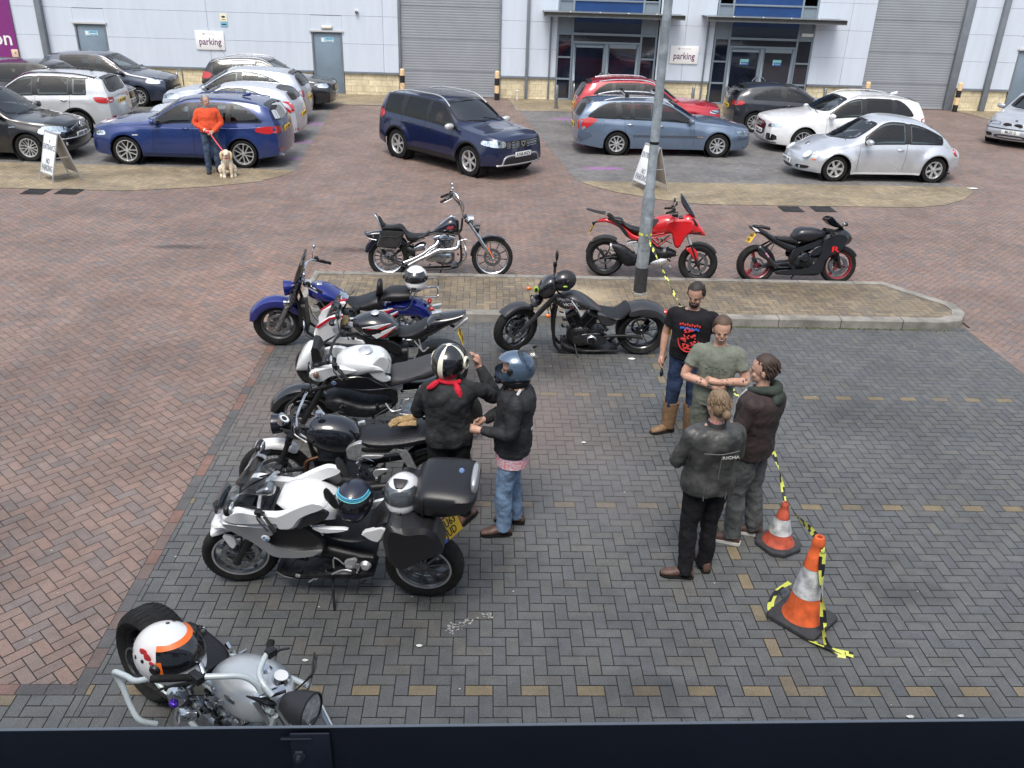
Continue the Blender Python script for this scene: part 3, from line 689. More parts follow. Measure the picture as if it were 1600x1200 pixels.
# ================================================================ cars
def lin(P, x):
    if x <= P[0][0]: return P[0][1]
    for a, b in zip(P[:-1], P[1:]):
        if x <= b[0]: return a[1]+(b[1]-a[1])*(x-a[0])/max(b[0]-a[0], 1e-9)
    return P[-1][1]
def smoothP(P, n=6):
    return [tuple(p) for p in cr([tuple(map(float, p)) for p in P], n)]
def wheel_mesh(R, W, style, rimc, r_rim=None):
    """returns tyre, rim, disc builders; axis along y, outer face at -y... both faces drawn"""
    rr = r_rim or R*.68
    t = MB(); h = W/2
    t.lathe([(rr, -h*.8), (rr+.012, -h*.95), (R*.9, -h), (R*.965, -h*.9), (R*.992, -h*.6), (R, -h*.2), (R, h*.2), (R*.992, h*.6), (R*.965, h*.9), (R*.9, h), (rr+.012, h*.95), (rr, h*.8)], n=40)
    m = MB(); m.lathe([(rr+.006, -h*.93), (rr-.008, -h*.95), (rr-.016, -h*.8), (rr-.03, -h*.3), (rr-.03, h*.3), (rr-.016, h*.8), (rr-.008, h*.95), (rr+.006, h*.93)], n=40)
    for sg in (-1, 1):
        yo = sg*h*.72; yi = sg*h*.25
        m.lathe([(.001, yo), (rr*.18, yo-sg*.004), (rr*.22, yo-sg*.03), (rr*.22, yi)], n=20)
        k = style[0]
        for i in range(k):
            a0 = 2*pi*i/k
            for da in ((-style[2], style[2]) if style[1] == 'twin' else (0,)):
                a = a0+da; w0, w1 = style[3], style[4]
                c, s_ = cos(a), sin(a); rad = V((c, 0, s_)); tan = V((-s_, 0, c))
                pts = []
                for r_, w_, y_ in ((rr*.12, w0, yo-sg*.006), (rr*.55, (w0+w1)/2*.85, yo-sg*.012), (rr-.012, w1, yo+sg*.002)):
                    q = rad*r_
                    if style[1] == 'twin': q = V((cos(a0), 0, sin(a0)))*r_ + V((-sin(a0), 0, cos(a0)))*(da*r_*1.0+math.copysign(w0*.75, da))
                    pts.append([q-tan*w_/2+V((0, y_, 0)), q+tan*w_/2+V((0, y_, 0)), q+tan*w_*.35+V((0, y_-sg*.03, 0)), q-tan*w_*.35+V((0, y_-sg*.03, 0))])
                m.rings(pts)
    d = MB(); d.lathe([(rr*.2, -.012), (rr*.72, -.012), (rr*.72, .012), (rr*.2, .012)], n=28)
    return t, m, d
SEATM = mat('seat_cloth', (.03, .031, .035), .8)
LINERM = mat('arch_liner', (.006, .006, .007), .9)
RUBTRIM = mat('window_rubber', (.008, .008, .009), .35)
class Car:
    def __init__(s, name, label, cat, loc, rz, sp, group=None):
        s.t = thing(name, label, cat, loc, rz, group); s.sp = sp
        g = sp.get; s.W = sp['w']/2; s.wb = sp['wb']; s.xf = s.wb/2+sp['fo']; s.xr = -s.wb/2-sp['ro']; s.R = sp.get('R', .32); s.Ra = s.R+sp.get('gap', .045)
        s.belt = smoothP(sp['belt']); s.rail = smoothP(sp['rail']); s.top = smoothP(sp['top'])
        s.fp = sp['front']; s.rp = sp['rear']; s.body()
    def half(s, x):
        w = s.W; df = (s.xf-x); dr = (x-s.xr); c = s.sp.get('corner', (.55, .16)); c2 = s.sp.get('corner_r', (.45, .10))
        k = 1.
        if df < c[0]: k -= c[1]*((c[0]-df)/c[0])**2.4
        if dr < c2[0]: k -= c2[1]*((c2[0]-dr)/c2[0])**2.4
        return w*k
    def prof(s, z, x):
        zb = lin(s.belt, x); P = [(0.12, .93), (.28, .975), (.48, 1.0), (.62, .998), (zb-.10, .975), (zb, .925)]
        k = lin(P, z)
        fl = s.sp.get('flare', .012)
        for xw in (s.wb/2, -s.wb/2):
            d = sqrt((x-xw)**2+(z-s.R)**2)
            k += fl*max(0, 1-abs(d-s.Ra-.03)/.16)/s.W*1.2
        return k
    def body(s):
        sp = s.sp; N = 64; xs = [s.xr+(s.xf-s.xr)*i/N for i in range(N+1)]
        for xw in (s.wb/2, -s.wb/2):
            xs = [x for x in xs if not (xw-s.Ra-.02 < x < xw+s.Ra+.02)]
            xs += [xw+s.Ra*sin(pi/2*k/7) for k in range(-7, 8)]+[xw-s.Ra-.004, xw+s.Ra+.004]
        xs = sorted(xs); NB = 9; NR = 6; NT = 7
        R = []; zb0 = sp.get('sill', .20)
        for x in xs:
            zb = zb0
            e = max(0, 1-(s.xf-x)/.6); zb += sp.get('lip', .02)*e
            e = max(0, 1-(x-s.xr)/.6); zb += sp.get('rlip', .09)*e
            for xw in (s.wb/2, -s.wb/2):
                if abs(x-xw) <= s.Ra: zb = max(zb, s.R+sqrt(max(0, s.Ra**2-(x-xw)**2)))
            bz = lin(s.belt, x); rz_ = max(lin(s.rail, x), bz+.004); tz = max(lin(s.top, x), rz_+.004); hw = s.half(x)
            L = []
            for j in range(NB+1):
                z = zb+(bz-zb)*j/NB; L.append((hw*s.prof(z, x), z))
            yb = L[-1][0]; hgt = rz_-bz; yr = yb-.012-hgt*sp.get('tumble', .42)
            for j in range(1, NR+1):
                t = j/NR; y = yb+(yr-yb)*t+.035*sin(pi*t)*min(1, hgt/.3); L.append((y, bz+hgt*t))
            for j in range(1, NT+1):
                t = j/NT; y = yr*(1-t); q = 1-(1-t)**2.3; L.append((y, rz_+(tz-rz_)*q))
            row = []
            for y, z in L:
                X = x
                fx = lin(s.fp, z); rx = lin(s.rp, z)
                if x > s.xf-.7: X = (s.xf-.7)+(x-(s.xf-.7))/.7*(fx-(s.xf-.7))
                if x < s.xr+.7: X = (s.xr+.7)-((s.xr+.7)-x)/.7*((s.xr+.7)-rx)
                row.append((X, y, z))
            R.append(row+[(a, -b_, c) for a, b_, c in row[-2::-1]])
        m = len(R[0]); vs = [p for r in R for p in r]; fs = []
        for i in range(len(R)-1):
            for j in range(m-1): fs.append((i*m+j, i*m+j+1, (i+1)*m+j+1, (i+1)*m+j))
        nh = NB+NR+NT; K = 12
        for end, sg in ((0, -1), (len(R)-1, 1)):
            bul = sp.get('bulge', .10) if sg > 0 else sp.get('rbulge', .07); prev = None
            for j in range(nh+1):
                a = R[end][j]; row = []
                for k in range(K+1):
                    if k == 0: row.append(end*m+j)
                    elif k == K: row.append(end*m+(m-1-j))
                    else:
                        y = a[1]*(1-2*k/K); u = y/max(a[1], 1e-6); vs.append((a[0]+sg*bul*(1-u*u)*min(1, a[1]/.4), y, a[2])); row.append(len(vs)-1)
                if prev:
                    for k in range(K): fs.append((prev[k], prev[k+1], row[k+1], row[k]))
                prev = row
        s.vs, s.fs = vs, fs
        s.bvh = BVHTree.FromPolygons([V(v) for v in vs], fs)
        s.kill = []
    def hit(s, d, p, q):
        """project a 2-D point along a direction"""
        if d == 'L': o, v = V((p, 3, q)), V((0, -1, 0))
        elif d == 'R': o, v = V((p, -3, q)), V((0, 1, 0))
        elif d == 'F': o, v = V((5, p, q)), V((-1, 0, 0))
        elif d == 'B': o, v = V((-5, p, q)), V((1, 0, 0))
        else: o, v = V((p, q, 5)), V((0, 0, -1))
        h = s.bvh.ray_cast(o, v)
        if h[0] is None:
            g = {'L': V((p, s.W, q)), 'R': V((p, -s.W, q)), 'F': V((s.xf, p, q)), 'B': V((s.xr, p, q)), 'T': V((p, q, 1.5))}[d]
            h = s.bvh.find_nearest(g)
        n = h[1].normalized()
        if n.dot(v) > 0: n = -n
        return h[0], n
    def patch(s, d, poly, off=.004, cell=.05, ring=None, b=None):
        """conforming patch (or rim) on the body; poly in the plane across d"""
        b = b or MB()
        if ring:
            n = len(poly); cx = sum(p[0] for p in poly)/n; cy = sum(p[1] for p in poly)/n; A = []
            for i, (x, y) in enumerate(poly):
                a, c = poly[i-1], poly[(i+1) % n]; t = V((c[0]-a[0], c[1]-a[1])); 
                nn = V((-t.y, t.x)); nn = nn.normalized() if nn.length > 1e-9 else V((0, 0))
                if nn.dot(V((cx-x, cy-y))) < 0: nn = -nn
                A.append([(x-nn.x*ring[0], y-nn.y*ring[0]), (x+nn.x*ring[1], y+nn.y*ring[1])])
            vs = []
            for o_, i_ in A:
                for p, f in ((o_, .0), (o_, 1), (i_, 1), (i_, .0)):
                    h, nm = s.hit(d, *p); vs.append(h+nm*(off*f-.002*(1-f)))
            b.add(vs, [(i*4+k, ((i+1) % n)*4+k, ((i+1) % n)*4+k+1, i*4+k+1) for i in range(n) for k in range(3)]); return b
        x0, x1 = min(p[0] for p in poly), max(p[0] for p in poly); y0, y1 = min(p[1] for p in poly), max(p[1] for p in poly)
        nx = max(1, int((x1-x0)/cell)); ny = max(1, int((y1-y0)/cell)); dx, dy = (x1-x0)/nx, (y1-y0)/ny
        for i in range(nx):
            for j in range(ny):
                q = poly; ax, ay = x0+i*dx, y0+j*dy
                for e in ((-1, 0, -ax), (1, 0, ax+dx), (0, -1, -ay), (0, 1, ay+dy)):
                    q = clip(q, *e)
                    if len(q) < 3: break
                if len(q) < 3: continue
                vs = []
                for p in q: h, nm = s.hit(d, *p); vs.append(h+nm*off)
                b.add(vs, [tuple(range(len(vs)))])
        return b
    def both(s, fn, name, m, parent=None, sides='LR', **k):
        out = []
        for d in sides: out.append(fn(d).build(name, m, parent or s.t, **k))
        return out
    def inside(s, poly, x, y):
        c = False; n = len(poly)
        for i in range(n):
            (x1, y1), (x2, y2) = poly[i], poly[(i+1) % n]
            if (y1 > y) != (y2 > y) and x < (x2-x1)*(y-y1)/(y2-y1)+x1: c = not c
        return c
    def window(s, d, poly, m=None, ring=(.012, .022), smooth=1):
        poly = smooth_poly(poly, 2, .16) if smooth else poly
        s.kill.append((d, poly))
        w_ = s.patch(d, poly, .003, .08).build('window' if d in 'LR' else ('windscreen' if d == 'F' else 'rear_window'), m or GLASS, s.t, merge=.0015, ang=70)
        s.patch(d, poly, .006, ring=ring).build('window_seal', RUBTRIM, w_)
        return w_
    def sidewin(s, xa, xb, m=None, lo=.025, hi=.04, taper=0.):
        lowp, upp = [], []
        n = 14; 
        for i in range(n+1):
            x = xa+(xb-xa)*i/n; a = lin(s.belt, x)+lo; c = lin(s.rail, x)-hi-taper*((xa-x)/(xa-xb))**2.2
            if c-a > .015: lowp.append((x, a)); upp.append((x, c))
        if len(lowp) < 2: return
        poly = lowp+upp[::-1]
        q = []
        for i, p in enumerate(poly):
            q.append(p)
        poly = smooth_poly(q, 2, .2)
        for d in 'LR':
            s.kill.append((d, poly)); w_ = s.patch(d, poly, .003, .08).build('window', m or GLASS, s.t, merge=.0015, ang=70)
            s.patch(d, poly, .006, ring=(.012, .02)).build('window_seal', RUBTRIM, w_)
    def line(s, d, pts, r=.004, off=.001, b=None):
        b = b or MB(); P = []
        for p, q in cr(pts, 5): h, n = s.hit(d, p, q); P.append(tuple(h+n*off))
        return b.tube(P, r, 5, 1)
    def finish(s, paintm, clad=None):
        fs = []
        for f in s.fs:
            c = sum((V(s.vs[i]) for i in f), V())/len(f); dead = False
            P = [s.vs[i] for i in f]
            for d, poly in s.kill:
                if d == 'L' and c.y < .3 or d == 'R' and c.y > -.3: continue
                if d == 'F' and c.x < 0 or d == 'B' and c.x > s.xr+1.6: continue
                if d in 'FB' and c.z < lin(s.belt, c.x)-.2: continue
                g = (lambda p: (p[0], p[2])) if d in 'LR' else (lambda p: (p[1], p[2]))
                if all(s.inside(poly, *g(p)) for p in P): dead = True; break
            if not dead: fs.append(f)
        b = MB(); b.add(s.vs, fs); b.build('body', paintm, s.t, ang=32, merge=1e-4)
        # floor, arch liners, cabin
        b = MB(); b.box(((s.xf+s.xr)/2, 0, .26), (s.xf-s.xr-.5, s.W*1.5, .14)); b.build('underbody', LINERM, s.t)
        for xw in (s.wb/2, -s.wb/2):
            for sg in (-1, 1):
                b = MB(); b.lathe([(s.Ra+.004, sg*(s.W-.015)), (s.Ra+.01, sg*(s.W-.30)), (.02, sg*(s.W-.31))], (xw, 0, s.R), n=28)
                b.build('arch_liner', LINERM, s.t)
        xs = [x for x, z in s.belt if lin(s.rail, x)-z > .15]
        xa, xb = (min(xs), max(xs)) if xs else (-1, 1)
        b = MB(); bz = min(lin(s.belt, 0), lin(s.belt, xb))-.05; b.box(((xa+xb)/2, 0, (bz+.45)/2+.1), (xb-xa-.1, s.W*1.55, bz-.45)); b.build('cabin_trim', SEATM, s.t)
        hx = s.sp.get('seatx', .05)
        for x in (hx, hx-.85):
            for y in (-.36, .36):
                b = MB(); zt = min(lin(s.rail, x), 1.7)-.20
                b.sec([(x-.14, zt-.16, .5, .22), (x-.10, zt-.18, .5, .24), (x+.02, zt-.24, .5, .22)], 12, 2); b.sec([(x-.17, zt+.02, zt-.17, .12), (x-.12, zt+.03, zt-.18, .13), (x-.07, zt, zt-.16, .11)], 12, 2)
                b.build('seat', SEATM, s.t)
        b = MB(); b.tube([(hx+.62+.08*sin(a)*0, .36+.17*cos(a), bz+.1+.15*sin(a)) for a in [k*pi/6 for k in range(12)]], .014, 6, 1, True); b.build('steering_wheel', SEATM, s.t)
        # wheels
        st = s.sp['wheel']; rimm = s.sp.get('rimm', ALU)
        tb, rb, db = wheel_mesh(s.R, s.sp.get('tw', .21), st, rimm, s.sp.get('rr'))
        first = None; steer = s.sp.get('steer', 0)
        for xw, ax in ((s.wb/2, 1), (-s.wb/2, 0)):
            for sg in (-1, 1):
                if first is None:
                    o = tb.build('wheel', RUB, s.t, ang=30); r_ = rb.build('rim', rimm, o, ang=30); d_ = db.build('brake_disc', DARKMET, o)
                    for q in (r_, d_): pass
                    first = o
                else:
                    o = first.copy(); COL.objects.link(o); o.parent = s.t
                    for ch in first.children: c = ch.copy(); COL.objects.link(c); c.parent = o
                o.location = (xw, sg*(s.W-s.sp.get('tw', .21)/2-.02), s.R); o.rotation_euler = (0, random.uniform(0, 1.2), steer if ax else 0)
                if ax and steer: o.rotation_euler = (0, .2, steer)
    # ------------------------------------------------ fittings
    def seams(s, doors, zlo=.30):
        for x, lean in doors:
            zt = lin(s.belt, x)+.01
            s.both(lambda d: s.line(d, [(x+lean*.5, zlo), (x+lean*.2, (zlo+zt)/2), (x, zt)]), 'door_seam', RUBTRIM)
        if len(doors) > 1:
            for x, lean in doors[1:]:
                def h(d):
                    b = MB(); zt = lin(s.belt, x)-.11; a, n1 = s.hit(d, x+.08, zt); c, n2 = s.hit(d, x+.24, zt)
                    b.tube([tuple(a+n1*.004), tuple(a.lerp(c, .5)+n1*.035), tuple(c+n2*.004)], .012, 6, 3); return b
                s.both(h, 'door_handle', s.sp.get('handlem') or s.sp['pm'])
    def mirror(s, x, m=None, dy=.1):
        z = lin(s.belt, x)+.09
        for sg in (-1, 1):
            h, n = s.hit('L' if sg > 0 else 'R', x, z-.06); b = MB(); y = abs(h.y)
            b.ell((x+.01, sg*(y+dy+.03), z), (.065, .12, .075), 14, 8, e=.8); o = b.build('door_mirror', m or s.sp['pm'], s.t)
            b = MB(); b.bar((x+.02, sg*(y-.01), z-.05), (x+.01, sg*(y+dy-.05), z-.02), .05, .03); b.build('mirror_arm', BLK, o)
            b = MB(); b.ell((x-.052, sg*(y+dy+.03), z), (.012, .10, .06), 12, 6); b.build('mirror_glass', REFL, o)
    def plate(s, d, z, txt=None, y=0., yellow=None):
        h, n = s.hit(d, y, z); sg = 1 if d == 'F' else -1; b = MB()
        x = h.x+sg*.012
        R_ = Matrix.Rotation(0, 3, 'Y')
        b.box((x, y, z), (.014, .52, .112)); o = b.build('number_plate', YPL if (yellow if yellow is not None else d == 'B') else WPL, s.t, bevel=.003)
        b = MB()
        Mx = Matrix.Translation((x+sg*.0075, y, z)) @ Matrix.Rotation(sg*pi/2, 4, 'Z') @ Matrix.Rotation(pi/2, 4, 'X')
        if txt: b.text(txt, .118, Mx @ Matrix.Diagonal((.82, 1, 1, 1)))
        else:
            for k in range(7):
                if k == 4: continue
                yy = -.19+k*.063; b.box((x+sg*.008, y+yy, z), (.002, .038, .07)); 
        b.build('characters' , INK, o)
    def poly(s, name, d, pts, m, off=.005, mirror=False, sm=2, cell=.06, parent=None, w_=.2):
        P = smooth_poly(pts, sm, w_) if sm else pts
        out = [s.patch(d, P, off, cell).build(name, m, parent or s.t, merge=.001, ang=60)]
        if mirror:
            if d in 'FB': out.append(s.patch(d, [(-a, c) for a, c in P], off, cell).build(name, m, parent or s.t, merge=.001, ang=60))
            if d in 'LR': out.append(s.patch({'L': 'R', 'R': 'L'}[d], P, off, cell).build(name, m, parent or s.t, merge=.001, ang=60))
        return out
    def lamp(s, d, pts, inner=True, red=False, off=.006):
        """lamp with housing, chrome bowls and a clear cover"""
        for o in s.poly('tail_light' if red else 'headlight', d, pts, REDL if red else REFL, off, True):
            pass
    def rails(s, xa, xb, m=ALU, h=.05, feet=True, y_in=.03):
        for sg in (-1, 1):
            P = []; n = 8
            for i in range(n+1):
                x = xa+(xb-xa)*i/n; bz = lin(s.belt, x); rz_ = lin(s.rail, x); y = s.half(x)*s.prof(bz, x)-.012-(rz_-bz)*s.sp.get('tumble', .42)-y_in
                up = h*min(1, 4.5*min(i, n-i)/n+.1) if feet else h
                P.append((x, sg*y, rz_+up+.01, .016))
            b = MB(); b.tube(P, .016, 8, 2); b.build('roof_rail', m, s.t)
    def wipers(s, xc, y0=(.05, .55)):
        b = MB()
        for y in y0:
            P = []
            for k in range(6):
                t = k/5; h, n = s.hit('T', xc-.02-.10*t, y-.5*t); P.append(tuple(h+V((0, 0, .012))))
            b.tube(P, .007, 5, 1)
        b.build('wiper', BLK, s.t)
    def arch(s, m, w_=.05):
        def f(d):
            b = MB()
            for xw in (s.wb/2, -s.wb/2):
                A = []
                for k in range(15):
                    a = pi*(.02+.96*k/14); 
                    for r_ in (s.Ra+.002, s.Ra+w_):
                        h, n = s.hit(d, xw+r_*cos(a), max(s.R+r_*sin(a), .22)); A.append(h+n*.007)
                b.add(A, [(2*i, 2*i+1, 2*i+3, 2*i+2) for i in range(14)])
            return b
        s.both(f, 'arch_trim', m)
FRONT0 = lambda xf: [(.15, xf-.10), (.30, xf-.01), (.45, xf), (.60, xf-.02), (.75, xf-.09), (.9, xf-.22), (1.1, xf-.4)]
def hatch(wb, fo, ro, w_, hood, cowlx, beltz, roofz, roofx0, roofx1, tail, nose=.72, beltr=.06, railx=.12):
    """common two-box outline. tail=(x of roof end, x at belt height)"""
    nose += .09; xf = wb/2+fo; xr = -wb/2-ro
    top = [(xr, roofz-.13), (roofx1-.02, roofz-.05), ((roofx0+roofx1)/2, roofz), (roofx0, roofz-.035), ((roofx0+cowlx)/2, (roofz+hood)/2+.05), (cowlx, hood+.01), (cowlx+.06, hood-.02), ((cowlx+xf)/2, hood-.07), (xf-.25, nose+.06), (xf, nose)]
    rail = [(xr, roofz-.17), (roofx1-.02, roofz-.09), ((roofx0+roofx1)/2, roofz-.045), (roofx0-railx+.02, roofz-.075), ((roofx0+cowlx)/2-railx, (roofz+hood)/2+.0), (cowlx-railx-.02, hood-.0), (cowlx+.1, hood-.07), ((cowlx+xf)/2, hood-.13), (xf-.25, nose-.02), (xf, nose-.06)]
    belt = [(xr, beltz+beltr), (xr+.6, beltz+beltr*.8), (0, beltz), (cowlx-railx, beltz-.05), (cowlx+.15, hood-.14), ((cowlx+xf)/2, hood-.20), (xf-.2, nose-.10), (xf, nose-.14)]
    front = [(.15, xf-.12), (.30, xf-.02), (.45, xf), (.60, xf-.01), (nose-.10, xf-.035), (nose, xf-.10), (nose+.15, xf-.25)]
    rear = [(.15, xr+.10), (.35, xr+.01), (.55, xr), (.75, xr+.02), (beltz+.02, tail[1]), (roofz-.15, tail[0]), (roofz, tail[0]+.02)]
    return dict(wb=wb, fo=fo, ro=ro, w=w_, top=top, rail=rail, belt=belt, front=front, rear=rear)
ALLOY5 = (5, 'one', 0, .085, .10); TWIN5 = (5, 'twin', .16, .028, .03); TWIN7 = (7, 'twin', .13, .02, .025); MANY = (9, 'one', 0, .035, .045); SIX = (6, 'one', 0, .06, .075); TEN = (10, 'one', 0, .03, .03)
def std_glass(c, bpillars, front=True, rear=(.62, None), mats=(None, None), scr=None, ws=None):
    """windscreen, rear window and side windows"""
    sp = c.sp; zr = max(z for x, z in sp['top']); cow = [p for p in sp['top'] if p[1] < zr-.2]
    wsz0, wsz1, w0, w1 = ws
    if front: c.window('F', [(-w0, wsz0), (0, wsz0-.03), (w0, wsz0), (w0-.04, (wsz0+wsz1)/2), (w1, wsz1), (0, wsz1+.035), (-w1, wsz1), (-w0+.04, (wsz0+wsz1)/2)], scr or SCREEN)
    for k, (a, b_, *tp_) in enumerate(bpillars):
        c.sidewin(a, b_, mats[min(k, len(mats)-1)], taper=tp_[0] if tp_ else 0.)
        if k: 
            x0, x1 = a-.005, bpillars[k-1][1]+.005
            P = [(x0, lin(c.belt, x0)+.02), (x1, lin(c.belt, x1)+.02), (x1, lin(c.rail, x1)-.04), (x0, lin(c.rail, x0)-.04)]
            for d in 'LR': c.patch(d, P, .0045, .06).build('pillar_trim', RUBTRIM, c.t, merge=.001, ang=70)
    z0, z1, r0, r1 = rear
    c.window('B', [(-r0, z0), (r0, z0), (r0-.02, (z0+z1)/2), (r1, z1), (0, z1+.02), (-r1, z1), (-r0+.02, (z0+z1)/2)], mats[-1])
def simple_car(name, label, cat, loc, rz, sp, pm, wins, ws, rear, head, tail_, grille=None, doors=None, rails=None, trim=None, plates=(None, None), mirror_x=.9, mirror_m=None, group=None, mats=(None, None), gm=None, extras=None, zp=(.48, .78)):
    sp['pm'] = pm; c = Car(name, label, cat, loc, rz, sp, group)
    std_glass(c, wins, rear=rear, mats=mats, ws=ws)
    for o in c.poly('headlight', 'F', head, REFL, .006, True): pass
    hc = (sum(p[0] for p in head)/len(head), sum(p[1] for p in head)/len(head))
    for o in c.poly('headlight_lens', 'F', [(hc[0]+(a-hc[0])*1.04, hc[1]+(z-hc[1])*1.06) for a, z in head], LENS, .014, True): pass
    for o in c.poly('tail_light', 'B', tail_, REDL, .008, True): pass
    if grille:
        c.poly('grille', 'F', grille, gm or BLK, .006, sm=1)
    if doors: c.seams(doors)
    if rails: c.rails(*rails)
    if plates[0] is not False: c.plate('F', zp[0], plates[0])
    if plates[1] is not False: c.plate('B', zp[1], plates[1])
    c.mirror(mirror_x, mirror_m)
    if trim: c.arch(trim)
    if extras: extras(c)
    c.finish(pm)
    return c
# ---------------------------------------------------------------- the parked cars
def P_(*a): return a
def H_(z, y0, y1, zi=None): return [(y0, z-.05), (y0, z+.05), (y1, z+.10), (y1+.005, z-.01)]
def side_lamps(c, xf0, xf1, z0, z1, m=None, rear=None):
    c.poly('headlight', 'L', [(xf0, z0+.03), (xf0+.05, z1), (xf1, z0+.10), (xf1, z0)], m or REFL, .008, True)
    if rear:
        a, b_, z2, z3 = rear; c.poly('tail_light', 'L', [(a, z2), (a, z3), (b_, (z2+z3)/2+.05), (b_, (z2+z3)/2-.05)], REDL, .009, True)
def lower_trim(c, m, z=.34):
    def f(d): return c.patch(d, [(-c.wb/2+c.Ra+.02, .2), (c.wb/2-c.Ra-.02, .2), (c.wb/2-c.Ra-.02, z), (-c.wb/2+c.Ra+.02, z)], .006, .12)
    c.both(f, 'sill_trim', m)
def bumper(c, d, m, z0, z1, w=.72):
    c.poly('bumper_trim', d, [(-w, z0), (w, z0), (w, z1), (-w, z1)], m, .008, sm=1, cell=.08)
# dark blue suv turning in the lane
P_DUST = paint('deep_blue', (.005, .012, .055), .35)
sp = hatch(2.67, .84, .83, 1.80, 1.14, .94, 1.04, 1.64, .22, -1.92, (-2.06, -2.13), .92)
sp.update(R=.365, rr=.24, wheel=SIX, gap=.06, sill=.30, lip=.06, steer=.0, flare=.03, seatx=.0, corner=(.5, .20), handlem=None)
def ex(c):
    lower_trim(c, BLK, .40); c.arch(BLK, .035)
    c.poly('lower_grille', 'F', [(-.62, .33), (.62, .33), (.50, .50), (-.50, .50)], BLK, .007, sm=1)
    b = MB(); c.line('F', [(-.78, .27), (-.62, .34), (-.50, .545), (0, .565), (.50, .545), (.62, .34), (.78, .27)], .024, .0, b); c.line('F', [(-.6, .29), (0, .27), (.6, .29)], .024, -.004, b); b.build('skid_plate', mat('skid_grey', (.3, .3, .31), .45, .4), c.t)
    b = MB()
    for y in (.18, .31, .44):
        for sg in (-1, 1):
            for z in (.775, .845):
                h, n = c.hit('F', sg*y, z); b.tube([(h.x+.018, h.y-.052, z-.022), (h.x+.018, h.y+.052, z-.022), (h.x+.018, h.y+.052, z+.022), (h.x+.018, h.y-.052, z+.022)], .006, 5, 1, True)
    b.build('grille_bars', CHROME, c.t)
    h, n = c.hit('F', 0, .82); b = MB(); b.prism([(-.07, .06), (.07, .06), (.055, -.03), (0, -.075), (-.055, -.03)], 0, .02, 'x'); o = b.build('emblem', CHROME, c.t); o.location = (h.x+.005, 0, .82)
    b = MB(); b.prism([(-.04, .04), (.04, .04), (.03, -.02), (0, -.045), (-.03, -.02)], .02, .022, 'x'); o = b.build('emblem_inset', BLK, c.t); o.location = (h.x+.005, 0, .82)
    for sg in (-1, 1):
        h, n = c.hit('F', sg*.72, .47); b = MB(); b.lathe([(.001, .012), (.04, .012), (.05, 0)], tuple(h), (1, 0, 0), 14); b.build('fog_lamp', LENS, c.t)
    c.poly('bonnet_crease', 'T', [(1.0, .30), (1.9, .42), (1.9, .40), (1.0, .27)], P_DUST, .010, True, sm=0)
    side_lamps(c, 1.72, 2.02, .78, .91, rear=(-2.05, -1.83, .92, 1.20))
    c.line
    b = MB(); b.tube([(-1.55, -.42, 1.60), (-1.70, -.42, 1.78)], .004); b.build('aerial', BLK, c.t)
    b = MB(); b.box((.5, 0, 1.56), (.06, .2, .06)); 
    c.wipers(.98)
    # driver behind the wheel
    d = MB(); d.sec([(-.28, 1.30, .75, .18), (-.14, 1.36, .75, .23), (-.02, 1.30, .75, .18)], 12, 2); d.ell((-.10, 0, 1.44), (.09, .075, .105)); d.tube([(-.12, -.22, 1.2), (.05, -.27, 1.02), (.3, -.18, 1.1)], .05)
    d.v = [(x, y-.36, z-.05) for x, y, z in d.v]
    o = d.build('driver', mat('driver_pink', (.36, .15, .13), .8), None)
    o.matrix_world = c.t.matrix_basis; o.name = 'person'; tag(o, 'driver in a dusty pink top at the wheel of the dark blue suv', 'person')
    b = MB(); b.ell((-.10, -.36, 1.42), (.088, .073, .09)); b.build('face', mat('skin_d', (.42, .24, .18), .6), o)
CARS = {}
CARS['duster'] = simple_car('suv', 'dark blue suv with silver roof rails and mirrors turning in the brick lane', 'car', (-.66, 22.42, 0), radians(-45.9), sp, P_DUST,
    [(.84, -.18), (-.28, -1.08), (-1.24, -1.86)], (1.18, 1.56, .70, .58), (1.14, 1.52, .60, .52), [(.50, .76), (.50, .90), (.78, .93), (.86, .82), (.80, .77)], [(.66, .95), (.66, 1.18), (.84, 1.22), (.84, .95)],
    [(-.50, .735), (-.50, .905), (.50, .905), (.50, .735)], [(.74, .02), (-.26, 0), (-1.16, .2)], (-1.75, .38, ALU, .075), None, ('AY68 WZV', None), .74, mat('mirror_silver', (.6, .6, .6), .3, .5), None, (GLASS, GLASSD, GLASSD), BLKG, ex, (.585, .80))
